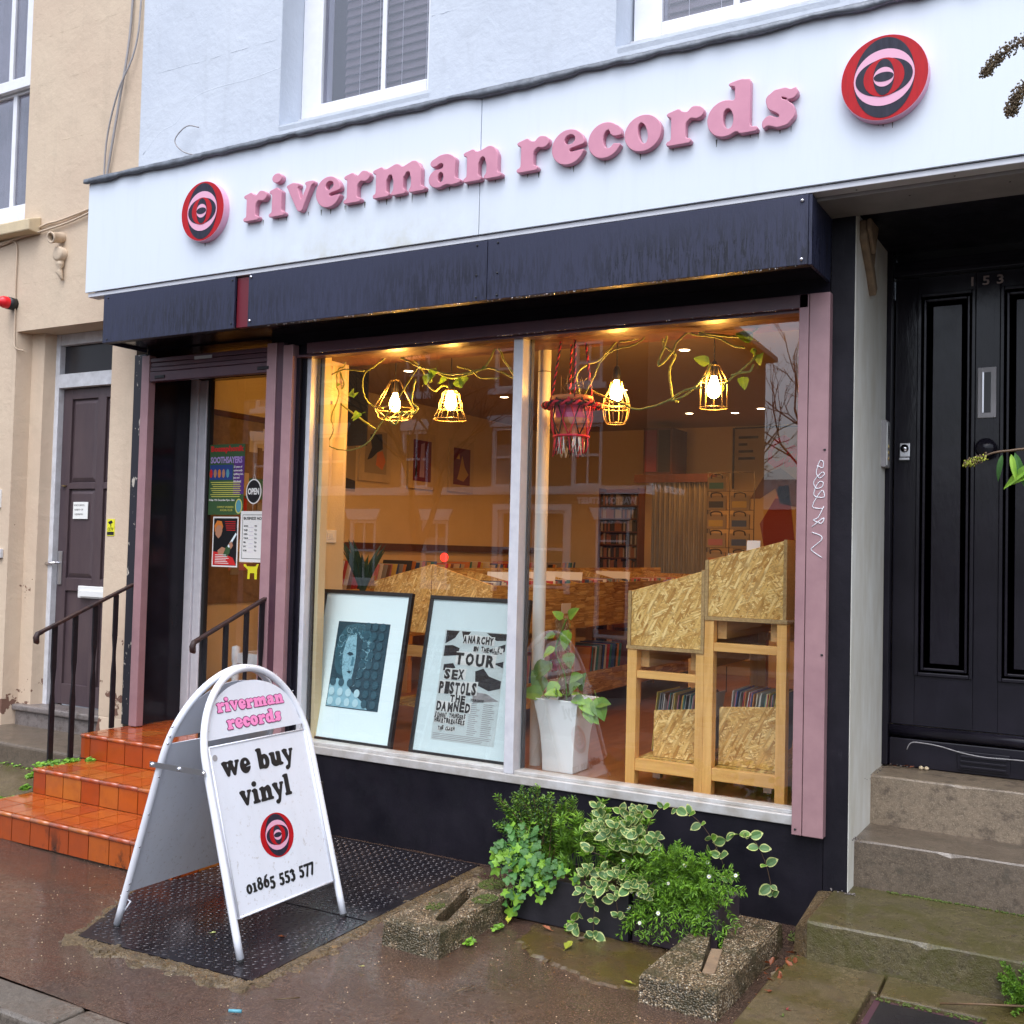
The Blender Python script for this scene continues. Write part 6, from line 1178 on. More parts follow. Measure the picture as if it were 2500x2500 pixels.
pendant(-2.394, 2.51, 'pear shaped wire pendant lamp beside the hanging red planter', cage3, 3.6); pendant(-1.846, 2.50, 'birdcage shaped wire pendant lamp, rightmost in the window', cage4)
for i, (x, y) in enumerate(((-2.45, 1.6), (-3.5, 4.5), (-3.1, 4.6), (-2.8, 4.4), (-4.6, 1.6), (-4.6, 3.0), (-4.5, 4.4), (-3.5, 3.0))):
    t = thing('ceiling_spotlight', (x, y, CZ - .004), 'small round recessed spotlight in the shop ceiling', 'spotlight', 'recessed spotlights in the shop ceiling'); MB().lathe([(.045, 0), (.045, -.004), (.034, -.004)], (x, y, CZ), 18).build('rim', MT['white_plastic'], t); MB().lathe([(.034, -.003), (.0001, -.003)], (x, y, CZ), 18).build('lens', MT['spot_glow'], t)
    addlamp(t, (x, y, CZ - .08), 10, col=(1, .38, .075), r=.05)
# ---- plants in the window
def leaf_me(name, L, Wd, mats, n=6, fold=.12, droop=.15, shape=0, rim=0, petiole=0):
    mb = MB(); mb.smooth = True; rows = []
    for i in range(n + 1):
        t_ = i / n
        if shape == 0: w = math.sin(PI * min(1, t_ ** .85)) ** .8
        elif shape == 1: w = (math.sin(PI * t_ ** .62)) ** .75      # heart like
        elif shape == 2: w = .35 + .65 * math.sin(PI * t_)              # strap
        else: w = (math.sin(PI * t_ ** .8) ** .7) * (.72 + .28 * abs(math.cos(t_ * PI * 2.5)))
        w = max(w, .03) * Wd / 2; z = -droop * L * t_ * t_
        rows.append((L * t_, w, z))
    k = 1 - rim
    if rim:
        cols = (-1, -k, 0, k, 1)
    else: cols = (-1, 0, 1)
    vs = [(x, c * w, z + abs(c) * w * fold * 2) for x, w, z in rows for c in cols]; m = len(cols)
    for i in range(n):
        for j in range(m - 1):
            mb.m = 1 if rim and (j in (0, m - 2) or i == n - 1) else 0
            mb.add([vs[i * m + j], vs[(i + 1) * m + j], vs[(i + 1) * m + j + 1], vs[i * m + j + 1]], [(0, 1, 2, 3)])
    if petiole: mb.m = 0; mb.tube([(0, 0, 0), (-petiole, 0, .0)], .0012, 4)
    return mb.mesh(name, mats)
def place_leaf(me, parent, p, dr, nm, sc=1., name='leaf'):
    dr = Vector(dr).normalized(); nm = Vector(nm); nm = (nm - dr * nm.dot(dr)).normalized(); y = nm.cross(dr); M_ = Matrix((dr, y, nm)).transposed().to_4x4()
    ob = bpy.data.objects.new(name, me); COL.objects.link(ob); M_ = M_ @ Matrix.Scale(sc, 4); M_.translation = Vector(p) - OFF[parent.name]; ob.matrix_local = M_; ob.parent = parent; return ob
heart = leaf_me('leaf', .085, .062, [MT['leaf_pothos']], shape=1, droop=.25, petiole=.03); heart2 = leaf_me('leaf', .085, .062, [MT['leaf_mid']], shape=1, droop=.25, petiole=.03)
VINES=[[(-4.196,0.331,2.811),(-4.16,0.324,2.764),(-4.172,0.329,2.726),(-4.226,0.336,2.707),(-4.21,0.314,2.608),(-4.172,0.29,2.54),(-4.241,0.307,2.42),(-4.213,0.295,2.332),(-4.228,0.281,2.237),(-4.094,0.306,2.205),(-3.959,0.305,2.247),(-3.899,0.321,2.331),(-3.834,0.32,2.405),(-3.768,0.327,2.494),(-3.615,0.31,2.672),(-3.593,0.316,2.687)],[(-4.268,0.405,2.713),(-4.24,0.417,2.641),(-4.265,0.426,2.608),(-4.307,0.404,2.579),(-4.286,0.417,2.532),(-4.135,0.422,2.43),(-3.987,0.412,2.345)],[(-4.324,0.322,2.656),(-4.204,0.321,2.7),(-4.134,0.332,2.705),(-4.031,0.351,2.693)],[(-3.914,0.407,2.831),(-3.974,0.401,2.741),(-4.072,0.417,2.695),(-4.091,0.414,2.616),(-4.081,0.436,2.54),(-4.035,0.454,2.493),(-3.941,0.434,2.47)],[(-3.889,0.302,2.727),(-3.814,0.325,2.767),(-3.718,0.322,2.741),(-3.61,0.329,2.69),(-3.504,0.319,2.663),(-3.405,0.319,2.631),(-3.271,0.313,2.629),(-3.14,0.306,2.656),(-3.071,0.31,2.759),(-3.013,0.314,2.67),(-2.948,0.335,2.576)],[(-3.779,0.403,2.836),(-3.733,0.421,2.767),(-3.674,0.446,2.698),(-3.64,0.454,2.613),(-3.571,0.437,2.56),(-3.53,0.455,2.591),(-3.488,0.46,2.582)],[(-3.669,0.412,2.7),(-3.584,0.423,2.681),(-3.437,0.408,2.624),(-3.316,0.425,2.642),(-3.207,0.429,2.672),(-3.106,0.418,2.642),(-2.991,0.396,2.588)],[(-3.407,0.427,2.693),(-3.296,0.406,2.66),(-3.235,0.421,2.614),(-3.113,0.417,2.606)],[(-3.62,0.308,2.612),(-3.653,0.321,2.488),(-3.619,0.34,2.444),(-3.665,0.317,2.405),(-3.725,0.323,2.424),(-3.743,0.3,2.354),(-3.798,0.311,2.372)],[(-2.311,0.359,2.827),(-2.367,0.383,2.757),(-2.421,0.383,2.703),(-2.487,0.408,2.662),(-2.562,0.398,2.636),(-2.599,0.377,2.584),(-2.583,0.382,2.496),(-2.561,0.359,2.433)],[(-2.187,0.319,2.815),(-2.188,0.325,2.747),(-2.255,0.307,2.706),(-2.336,0.285,2.687),(-2.421,0.303,2.64),(-2.454,0.294,2.562),(-2.518,0.317,2.469),(-2.542,0.336,2.437)],[(-2.13,0.343,2.822),(-2.167,0.344,2.777),(-2.245,0.352,2.749),(-2.339,0.356,2.743)],[(-2.113,0.373,2.834),(-2.106,0.395,2.767),(-2.105,0.396,2.718),(-2.058,0.392,2.679),(-2.04,0.403,2.658),(-2.066,0.39,2.588),(-2.053,0.38,2.495),(-2.046,0.404,2.428),(-2.021,0.405,2.413)],[(-2.041,0.341,2.821),(-2.06,0.337,2.76),(-2.082,0.341,2.686),(-2.101,0.317,2.613),(-2.088,0.323,2.6),(-2.026,0.33,2.666)],[(-1.994,0.314,2.819),(-1.934,0.312,2.752),(-1.866,0.321,2.734),(-1.779,0.313,2.712),(-1.699,0.324,2.668),(-1.648,0.336,2.659)],[(-2.007,0.281,2.656),(-1.982,0.289,2.71),(-1.906,0.313,2.773),(-1.852,0.3,2.749),(-1.824,0.298,2.801),(-1.756,0.303,2.769),(-1.704,0.294,2.763),(-1.682,0.287,2.813)],[(-1.548,0.331,2.823),(-1.569,0.336,2.773),(-1.625,0.326,2.716),(-1.678,0.32,2.712),(-1.786,0.333,2.73),(-1.884,0.31,2.747)],[(-2.517,0.38,2.499),(-2.409,0.371,2.449),(-2.301,0.357,2.406),(-2.23,0.372,2.38),(-2.076,0.359,2.41),(-1.955,0.343,2.464),(-1.868,0.34,2.472)],[(-2.049,0.364,2.416),(-1.995,0.355,2.426),(-1.927,0.347,2.463),(-1.85,0.363,2.556),(-1.842,0.36,2.61)],[(-1.772,0.386,2.48),(-1.728,0.378,2.517),(-1.635,0.385,2.593),(-1.621,0.405,2.623),(-1.621,0.402,2.663)],[(-1.705,0.308,2.518),(-1.658,0.31,2.529),(-1.606,0.294,2.53),(-1.597,0.309,2.565)]]
VLEAF=[(-4.024,0.33,2.43),(-4.092,0.33,2.417),(-4.078,0.33,2.557),(-3.518,0.33,2.602),(-3.464,0.33,2.591),(-3.35,0.33,2.6),(-3.281,0.33,2.61),(-4.108,0.33,2.574),(-3.572,0.33,2.59),(-3.494,0.33,2.671),(-1.831,0.33,2.591),(-1.577,0.33,2.567),(-1.657,0.33,2.512),(-1.762,0.33,2.802),(-1.606,0.33,2.695)]
vt = thing('trailing_vine', (-2.7, .36, 2.6), 'bare looping pothos vine strung along the top of the window', 'plant'); mb = MB()
for L in VINES:
    P = smooth_path(L, 6); P = [p + Vector((U(-.002, .002), U(-.004, .004), U(-.002, .002))) for p in P]; MB().tube(P, U(.0042, .0064), 6).build('stem', MT['vine_stem'], vt)
for i, p in enumerate(VLEAF): place_leaf(heart, vt, p, (U(-1, 1), -.5, U(-1, .6)), (U(-.4, .4), -1, .4), U(.7, 1.1))
for _ in range(9): L = R.choice(VINES); p = R.choice(L); place_leaf(heart if R.random() < .6 else heart2, vt, p, (U(-1, 1), -.4, U(-1, .4)), (U(-.5, .5), -1, .3), U(.3, .6))
# tall white pot with a coir pole
t = thing('white_plant_pot', (-2.65, .43, FZ), 'tall tapered white square pot standing on the shop floor by the column', 'plant pot'); mb = MB(); vs = []; lv = ((0, .092), (.08, .094), (.2, .103), (.3, .118), (.38, .133), (.392, .136), (.392, .128), (.33, .118))
for z, w in lv: vs += [(-2.646 - w, .435 - w, FZ + z), (-2.646 + w, .435 - w, FZ + z), (-2.646 + w, .435 + w, FZ + z), (-2.646 - w, .435 + w, FZ + z)]
mb.add(vs, [(4 * i + k, 4 * i + (k + 1) % 4, 4 * i + 4 + (k + 1) % 4, 4 * i + 4 + k) for i in range(len(lv) - 1) for k in range(4)] + [(3, 2, 1, 0)]); mb.build('pot', MT['pot_white'], t, bev=.006); B(-2.76, -2.54, .32, .55, FZ + .32, FZ + .345).build('compost', MT['soil'], t)
t = thing('pothos_plant', (-2.65, .43, .80), 'pothos with heart shaped leaves climbing a brown coir pole in the white pot', 'plant')
MB().tube([(-2.655, .44, .78), (-2.66, .44, .95), (-2.675, .44, 1.1), (-2.685, .44, 1.24), (-2.68, .44, 1.275)], [.037, .037, .036, .035, .022], 12).build('coir_pole', MT['coir'], t)
mb = MB()
for _ in range(260): z = U(.80, 1.27); a = U(0, 6.28); x, y = -2.66 - .05 * (z - .85), .44; r = .036; mb.tube([(x + r * math.cos(a), y + r * math.sin(a), z), (x + (r + U(.004, .014)) * math.cos(a + .2), y + (r + .008) * math.sin(a + .2), z + U(-.02, .02))], .0009, 3)
mb.build('coir_fibre', MT['cream_block'], t, kind='stuff')
MB().tube(smooth_path([(-2.62, .39, .80), (-2.64, .40, .95), (-2.70, .40, 1.08), (-2.67, .40, 1.18), (-2.64, .40, 1.26)], 5), .004, 6).build('stem', MT['leaf_mid'], t)
for (p, d_, s_, h) in [((-2.625, .40, 1.265), (.5, -.3, .5), 1.05, 0), ((-2.66, .40, 1.26), (-.4, -.4, .4), .8, 0), ((-2.71, .41, 1.17), (-.8, -.3, -.2), .8, 1), ((-2.63, .41, 1.20), (-.2, -.3, -1), 1.3, 0), ((-2.74, .40, 1.02), (-.5, -.4, -.6), 1.6, 1), ((-2.70, .39, 1.10), (-.7, -.4, -.5), 1.0, 0), ((-2.62, .39, 1.08), (.4, -.5, -.8), 1.1, 1), ((-2.60, .38, .93), (.7, -.4, .4), 1.2, 1), ((-2.67, .37, .92), (-.3, -.6, -.8), 1.2, 0), ((-2.72, .40, .98), (-.9, -.2, .5), 1.0, 1), ((-2.76, .38, .86), (-.4, -.3, .9), 1.5, 1), ((-2.74, .34, .85), (-.8, -.4, .1), 1.5, 1), ((-2.70, .34, .86), (.6, -.7, .1), 1.3, 1), ((-2.62, .33, .86), (-.5, -.8, .2), 1.2, 0), ((-2.58, .33, .87), (.6, -.5, .6), 1.3, 1), ((-2.55, .33, .85), (.8, -.5, -.1), 1.1, 0), ((-2.5, .33, .84), (.8, -.4, -.5), 1.3, 0), ((-2.47, .32, .80), (.6, -.4, -.8), 1.0, 0), ((-2.42, .34, .86), (.5, -.4, -.8), 1.5, 1), ((-2.42, .34, .83), (.9, -.4, .2), 1.1, 1), ((-2.55, .40, .88), (.3, -.4, .9), 1.3, 1), ((-2.5, .36, .86), (-.2, -.8, .3), 1.2, 0), ((-2.45, .33, .77), (.7, -.2, -.5), .8, 0)]: place_leaf(heart2 if h else heart, t, p, d_, (U(-.3, .3), -.8, .6), s_)
# aloe
t = thing('aloe_plant', (-4.45, .95, 1.3), 'dark spiky aloe standing behind the left framed picture', 'plant'); al_ = leaf_me('leaf', .42, .055, [MT['leaf_aloe']], n=8, fold=.5, droop=.06, shape=0)
for k in range(13): a = k * 2.4; place_leaf(al_, t, (-4.46, .95, 1.28), (math.cos(a) * .42, math.sin(a) * .3, 1), (math.cos(a) * -1, math.sin(a) * -1, .3), U(.7, 1.05))
# hanging macrame planter
t = thing('hanging_planter', (-2.585, .30, 2.14), 'terracotta pot in a red and black macrame hanger beside the column', 'hanging planter'); hx, hy = -2.585, .30
MB().lathe([(.078, 2.235), (.088, 2.30), (.095, 2.30), (.098, 2.33), (.10, 2.43), (.112, 2.43), (.112, 2.455), (.1, 2.455), (.098, 2.43)], (hx, hy, 0), 24).lathe([(.078, 2.235), (.0001, 2.235)], (hx, hy, 0), 24).build('pot', MT['terracotta'], t); MB().lathe([(.1005, 2.335), (.1035, 2.425)], (hx, hy, 0), 24).build('pot_sleeve', MT['magenta_pot'], t)
mb = MB()
for k in range(4):
    a = k * PI / 2 + .6
    for s_ in (0, 1):
        mb.m = s_; pts = []
        for i in range(50): f = i / 49; z = 2.44 + (2.88 - 2.44) * f; rr_ = .11 * (1 - f * .55); w = f * 60 + s_ * PI; pts.append((hx + rr_ * math.cos(a) + .0035 * math.cos(w), hy + rr_ * math.sin(a) + .0035 * math.sin(w), z))
        mb.tube(pts, .0042, 5)
for k in range(10):
    a = k * PI / 5; mb.m = k % 2
    for d_ in (1, -1): mb.tube([(hx + r * math.cos(a + d_ * q), hy + r * math.sin(a + d_ * q), z) for r, q, z in ((.118, 0, 2.44), (.113, .16, 2.38), (.110, .314, 2.33), (.102, .16, 2.28), (.092, 0, 2.24))], .004, 5)
mb.m = 0
for ph in (0, PI): mb.m = int(ph > 0); mb.tube([(hx + (.15 + .010 * math.cos(i * 1.2 + ph)) * math.cos(i * 2 * PI / 80), hy + (.15 + .01 * math.cos(i * 1.2 + ph)) * math.sin(i * 2 * PI / 80), 2.405 + .010 * math.sin(i * 1.2 + ph)) for i in range(81)], .007, 5)
for i in range(24): a = i * PI / 12; mb.m = i % 2; mb.tube([(hx + .145 * math.cos(a), hy + .145 * math.sin(a), 2.405), (hx + .112 * math.cos(a), hy + .112 * math.sin(a), 2.43)], .004, 4)
mb.m = 0; mb.tube(ringp(.094, 2.24, 24) and [(hx + p[0], hy + p[1], p[2]) for p in ringp(.094, 2.24, 24)], .007, 5)
mb.build('hanger', [MT['cord_red'], MT['cord_black']], t); mb = MB()
for i in range(70):
    a = U(0, 6.28); mb.m = R.choice((0, 1, 2, 2, 0)); x, y = hx + .088 * math.cos(a), hy + .088 * math.sin(a); mb.tube([(x, y, 2.24), (x + U(-.01, .01), y + U(-.006, .004), 2.19), (x + U(-.014, .014), y + U(-.01, .004), U(2.13, 2.16))], .0028, 4)
mb.build('fringe', [MT['cord_red'], MT['cord_black'], MT['paper']], t, kind='stuff')
for _ in range(12): MB().tube(smooth_path([(hx + U(-.05, .05), hy + U(-.05, .05), 2.44), (hx + U(-.07, .07), hy + U(-.05, .05), 2.50), (hx + U(-.08, .1), hy + U(-.05, .05), U(2.53, 2.6))], 3), .002, 4).build('twig', MT['stem_brown'], t)
# ================================================================ PLANTERS AND PLANTS OUTSIDE
def trough(x0, x1, y0, y1, h, m, label):
    t = thing('planter_trough', ((x0 + x1) / 2, (y0 + y1) / 2, 0), label, 'planter'); w = .014
    B(x0, x1, y0, y0 + w, .002, h).box(x0, x1, y1 - w, y1, .002, h).box(x0, x0 + w, y0 + w, y1 - w, .002, h).box(x1 - w, x1, y0 + w, y1 - w, .002, h).build('trough_wall', MT[m], t, bev=.003); B(x0 + w, x1 - w, y0 + w, y1 - w, .01, h - .03).build('compost', MT['soil'], t)
trough(-2.358, -1.800, -.622, -.34, .195, 'planter_black', 'black planter trough under the shop window, left of two'); trough(-1.790, -1.42, -.60, -.32, .195, 'planter_plum', 'dark plum planter trough under the shop window, right of two')
def spray(name, parts, label, base): return thing(name, base, label, 'plant')
def twig_leaves(stems, n, size, mats, name, parent, smat, wid=.45, r=.0022, whorl=1, up=.5, cluster=.0, tipstart=.25):
    """stems with many small leaves; leaves joined because nobody could pick them apart"""
    ms = MB(); ml = MB()
    for P in stems:
        Q = smooth_path(P, 5); ms.tube(Q, [r * (1 - .6 * i / len(Q)) for i in range(len(Q))], 5)
        for _ in range(n):
            f = tipstart + (1 - tipstart) * R.random() ** .8; k = f * (len(Q) - 1); i = min(int(k), len(Q) - 2); p = Q[i].lerp(Q[i + 1], k - i); tdir = (Q[i + 1] - Q[i]).normalized(); a0 = U(0, 6.28)
            for w in range(whorl):
                a = a0 + w * 2 * PI / whorl; s1 = tdir.orthogonal().normalized(); s2 = tdir.cross(s1); d_ = (s1 * math.cos(a) + s2 * math.sin(a) + tdir * up + Vector((0, -.15, .15))).normalized(); L = U(*size); nn = d_.orthogonal().normalized() if R.random() < .5 else (Vector((0, -.5, 1)) - d_ * d_.dot(Vector((0, -.5, 1)))).normalized(); b = d_.cross(nn) * L * wid / 2
                q = p + Vector((U(-1, 1), U(-1, 1), U(-1, 1))) * cluster; ml.m = R.randrange(len(mats)); mid = q + d_ * L * .5 + nn * L * .05
                ml.add([q, mid + b, q + d_ * L - nn * L * .08, mid - b], [(0, 1, 2, 3)])
    ms.build('stem', MT[smat], parent); ml.build('foliage', [MT[m] for m in mats], parent, kind='stuff')
t = spray('shrub', 0, 'small leaved bushy shrub at the left end of the black planter', (-2.3, -.5, .18)); st = []
for (tx, ty, tz) in [(-2.50, -.52, .49), (-2.46, -.5, .44), (-2.44, -.46, .52), (-2.38, -.52, .53), (-2.33, -.48, .55), (-2.40, -.50, .48), (-2.30, -.45, .50), (-2.45, -.56, .38), (-2.47, -.54, .36), (-2.36, -.5, .45), (-2.25, -.44, .50), (-2.22, -.42, .46), (-2.18, -.45, .52), (-2.26, -.5, .53), (-2.42, -.55, .42), (-2.31, -.52, .42), (-2.27, -.50, .40)]:
    for q in range(2): b = Vector((-2.28 + U(-.06, .06), -.48 + U(-.06, .06), .17)); e_ = Vector((tx, ty, tz)) + Vector((U(-.03, .03), U(-.03, .03), U(-.03, .02))); m1 = b.lerp(e_, .5) + Vector((U(-.02, .02), 0, .03)); st.append([b, m1, e_])
twig_leaves(st, 80, (.012, .020), ('leaf_mid', 'leaf_bright', 'leaf_dark'), 'foliage', t, 'stem_brown', .55, .0025, 2, .6, .012, .35)
t = spray('whorled_plant', 0, 'mass of narrow whorled bright leaves in the middle of the black planter', (-2.05, -.5, .18)); st = []
for _ in range(84): tx, ty = U(-2.32, -1.78), U(-.60, -.40); tz = .50 - abs(tx + 2.02) * .35 + U(-.16, .05) - (abs(ty + .45)) * .3; b = Vector((tx * .8 - 2.05 * .2, -.46, .17)); st.append([b, (b + Vector((tx, ty, tz))) / 2 + Vector((U(-.02, .02), -.01, .02)), Vector((tx, ty, tz))])
twig_leaves(st, 11, (.030, .050), ('leaf_bright', 'leaf_mid'), 'foliage', t, 'leaf_mid', .17, .002, 6, .55, .0, .45)
t = spray('lobed_plant', 0, 'soft lobed celandine like leaves spilling over the left corner of the black planter', (-2.3, -.6, .18))
def lobed(name, m, n=5):
    mb = MB(); mb.smooth = True
    pts = []; N_ = 30
    for i in range(N_): a = 2 * PI * i / N_; r = .0155 * (1 + .22 * math.cos(a * n)) * (1.05 if abs(a - PI) > .5 else .55); pts.append((r * math.cos(a) + .012, r * math.sin(a), .0035 * math.cos(2 * a) - .002 * abs(math.sin(a * 2.5))))
    mb.add([(.012, 0, .001)] + pts, [(0, i + 1, (i + 1) % N_ + 1) for i in range(N_)]); mb.tube([(0, 0, 0), (-.022, 0, -.004)], .0009, 4); return mb.mesh(name, MT[m])
lo1, lo2 = lobed('leaf', 'leaf_bright'), lobed('leaf', 'leaf_blue', 4); ms = MB()
for (ex, ey, ez) in [(-2.33, -.68, .07), (-2.42, -.65, .22), (-2.43, -.63, .28), (-2.30, -.68, .13), (-2.20, -.67, .14), (-2.40, -.62, .31), (-2.34, -.60, .36), (-2.28, -.60, .33), (-2.20, -.64, .22), (-2.33, -.65, .24), (-2.24, -.62, .28), (-2.38, -.58, .38), (-2.30, -.58, .40), (-2.12, -.66, .26), (-2.16, -.66, .19), (-2.05, -.65, .24)]:
    b = Vector((-2.30 + U(-.03, .03), -.56, .20)); e_ = Vector((ex, ey, ez)); P = smooth_path([b, (b + e_) / 2 + Vector((0, -.03, .05)), e_], 6); ms.tube(P, .0016, 5)
    for k in range(3, len(P), 2):
        for s_ in (1, -1): place_leaf(R.choice((lo1, lo2, lo2)), t, P[k] + Vector((s_ * .018, -.004, U(-.01, .01))), (s_, U(-.5, .1), -.4 + U(-.5, .5)), (U(-.6, .6), -.8, .7 + U(-.4, .4)), U(.9, 1.5))
    place_leaf(lo1, t, P[-1], P[-1] - P[-2] + Vector((0, 0, -.004)), (U(-.3, .3), -1, .4), U(1.3, 1.9))
ms.build('stem', MT['leaf_bright'], t)
t = spray('variegated_vine', 0, 'cream edged variegated periwinkle trailing from the middle of the planters', (-1.85, -.5, .18)); vinca = leaf_me('leaf', .052, .037, [MT['leaf_vinca'], MT['leaf_cream']], n=6, rim=.26, droop=.12); vinca2 = leaf_me('leaf', .046, .031, [MT['leaf_mid'], MT['leaf_cream']], n=6, rim=.22, droop=.05); ms = MB()
trails = [[(-1.9, -.5, .19), (-1.95, -.64, .22), (-2.0, -.67, .12), (-2.03, -.67, -.0 + .03)], [(-1.88, -.52, .19), (-1.92, -.66, .2), (-1.93, -.68, .1), (-1.93, -.68, .02)], [(-1.85, -.5, .19), (-1.84, -.66, .24), (-1.82, -.68, .12)],
 [(-1.8, -.5, .2), (-1.78, -.5, .42), (-1.72, -.5, .54), (-1.62, -.5, .55), (-1.54, -.48, .50), (-1.47, -.47, .40), (-1.42, -.47, .28)], [(-1.6, -.45, .2), (-1.5, -.46, .38), (-1.40, -.46, .47), (-1.33, -.44, .46), (-1.28, -.42, .36), (-1.25, -.42, .24)], [(-1.85, -.5, .2), (-1.86, -.52, .40), (-1.82, -.52, .52)], [(-1.9, -.5, .2), (-1.90, -.56, .38), (-1.88, -.6, .46)]]
for _ in range(38): tx, tz = U(-2.0, -1.68), U(.18, .54) ; b = Vector((-1.82, -.48, .18)); e_ = Vector((tx, -.5 - .18 * (1 - max(0, tz - .2) / .4), tz)); trails.append([b, (b + e_) / 2 + Vector((0, -.04, .05)), e_])
for T_ in trails:
    P = smooth_path(T_, 5); ms.tube(P, .0014, 4); step_ = 3 if len(T_) > 3 else 4
    for k in range(2, len(P), step_):
        dd2 = (P[k] - P[k - 1]).normalized()
        for s_ in (1, -1):
            if R.random() < .92: place_leaf(R.choice((vinca, vinca, vinca2)), t, P[k], Vector((s_ * U(.3, 1), U(-.8, .2), U(-.5, .8))) + dd2 * U(0, .8), (U(-1, 1), -1, .5 + U(-.6, .6)), U(.6, 1.2))
    place_leaf(vinca, t, P[-1], (.3, -.2, .3), (0, -1, .5), .8); place_leaf(vinca, t, P[-1], (-.4, -.2, .25), (0, -1, .5), .7)
ms.build('stem', MT['stem_brown'], t)
t = spray('fleabane_plant', 0, 'fine leaved fleabane dotted with white daisies spilling over the plum planter', (-1.6, -.5, .18)); st = []
for _ in range(190):
    a = U(0, 2 * PI); b = Vector((-1.60 + U(-.14, .14), -.48 + U(-.06, .06), .17)); tx = -1.58 + .27 * math.cos(a) * U(.3, 1); tz = U(.10, .44) - (abs(tx + 1.58)) * .35; e_ = Vector((tx, -.50 - U(.02, .17), tz)); st.append([b, (b + e_) / 2 + Vector((0, -.03, .06)), e_])
for (x, z) in ((-1.83, -.0), (-1.72, .03), (-1.66, .0), (-1.55, .02), (-1.48, .08), (-1.78, .08), (-1.62, .07), (-1.5, .0)): st.append([(-1.65, -.5, .19), ((x - 1.65) / 2, -.64, .20), (x, -.645, max(.03, z))]); st.append([(-1.6, -.5, .19), ((x - 1.62) / 2, -.63, .18), (x + .03, -.64, max(.05, z + .04))])
twig_leaves(st, 24, (.016, .030), ('leaf_bright', 'leaf_mid', 'leaf_bright'), 'foliage', t, 'leaf_mid', .28, .0013, 2, .7, .004, .35)
fm = MB()
for i in range(12): a = 2 * PI * i / 12; c, s_ = math.cos(a), math.sin(a); fm.add([(0, 0, .001), (.008 * c - .0022 * s_, .008 * s_ + .0022 * c, .002), (.0125 * c, .0125 * s_, .0015), (.008 * c + .0022 * s_, .008 * s_ - .0022 * c, .002)], [(0, 3, 2, 1)])
fm.m = 1; fm.ball((0, 0, .002), .004, 7, 4, .6); dm = fm.mesh('flower', [MT['petal'], MT['yellow_sign']])
for P_ in R.sample(st[:190], 24): place_leaf(dm, t, P_[-1] + Vector((0, -.012, .006)), (1, 0, 0), (U(-.7, .7), -1, .3 + U(-.3, .8)), U(.55, .85), 'flower')
# weeds, moss, litter
weeds('pavement_weed', [(-2.05, -.655, .005, .03, .012)], 40, 'tiny green weed growing at the foot of the black planter', (.006, .011), h=.06)
weeds('pavement_weed', [(-2.33, -.80, .005, .02, .05), (-2.34, -1.0, .003, .02, .04)], 70, 'green weeds along the right side of the left concrete block', (.005, .010), h=.02)
mb = MB()
for _ in range(500):
    c = R.choice(((-2.62, -.25, .16, .10), (-.6, -.655, .25, .015), (-1.12, -.48, .05, .02), (-1.2, -.15, .05, .1))); mb.ball((c[0] + U(-1, 1) * c[2], c[1] + U(-1, 1) * c[3], .012), U(.003, .008), 5, 3, .6)
mb.build('moss', MT['moss'], None, kind='stuff', label='moss tufts along the wall foot and flagstone joints', cat='moss')
lmesh = {m: leaf_me('fallen_leaf', .05, .032, [MT[m]], n=5, fold=.3, droop=-.25, shape=3, petiole=.015) for m in ('leaf_rust', 'leaf_yellow', 'leaf_pink', 'leaf_mid', 'leaf_cream', 'seed_brown')}
lit = [('leaf_yellow', -1.97, -.86, 1.2, 'yellow green fallen leaf on the wet paving in front of the black planter'), ('leaf_rust', -2.12, -.70, .8, 'rusty fallen leaf touching the foot of the black planter'), ('seed_brown', -1.98, -.74, .8, 'pale brown fallen leaf just in front of the black planter'), ('leaf_pink', -1.02, -.93, .9, 'pink red fallen leaf on the mossy flagstones'), ('leaf_mid', -1.06, -1.0, .8, 'green fallen leaf near the pink one on the flagstones'), ('leaf_rust', -1.17, -.86, 1.0, 'rust leaf by the right side of the right concrete block'), ('leaf_yellow', -1.15, -1.0, .7, 'small yellow leaf at the front right of the right concrete block'), ('leaf_yellow', -1.60, -1.03, .7, 'yellow leaf leaning on the left side of the right concrete block'), ('leaf_yellow', -2.32, -.72, .9, 'yellow green leaf between the left concrete block and the black planter'), ('leaf_mid', -1.08, -.72, 1.4, 'long green leaf lying beside the heap of red leaves'), ('leaf_cream', -2.55, -1.46, .5, 'tiny pale leaf scrap on the pavement at centre bottom'), ('leaf_rust', -3.0, -1.38, .6, 'orange leaf scrap on the metal hatch plate behind the folding sign leg'), ('leaf_cream', -3.28, -1.52, .5, 'pale leaf scrap on the hatch plate between the legs of the folding sign')]
for m, x, y, s_, lab in lit: put('fallen_leaf', lmesh[m], None, (x, y, .012), (U(-.15, .15), U(-.15, .15), U(0, 6.28)), (s_, s_, s_), label=lab, cat='leaf')
for i in range(26): m = R.choice(('leaf_rust', 'leaf_rust', 'seed_brown', 'leaf_rust', 'seed_brown')); s_ = U(.5, .9); put('fallen_leaf', lmesh[m], None, (U(-1.215, -1.13), U(-.75, -.40), U(.008, .03)), (U(-.6, .6), U(-.6, .6), U(0, 6.28)), (s_, s_, s_), label='wet red brown leaf in the heap between the right block and the stone steps', cat='leaf', group='heap of wet leaves by the stone steps')
for i in range(4): put('fallen_leaf', lmesh['leaf_rust'], None, (-1.0 + i * .03, .70 + U(-.02, .02), .622), (U(-.4, .4), 0, U(0, 6)), (.5, .5, .5), label='scrap of brown leaf in the inner corner of the top stone step', cat='leaf', group='leaf scraps on the top step')
mb = MB()
for _ in range(900):
    x, y = U(-4.6, .2), U(-2.15, -.3)
    mb.ball((x, y, .002), U(.0012, .0032), 4, 3, .5)
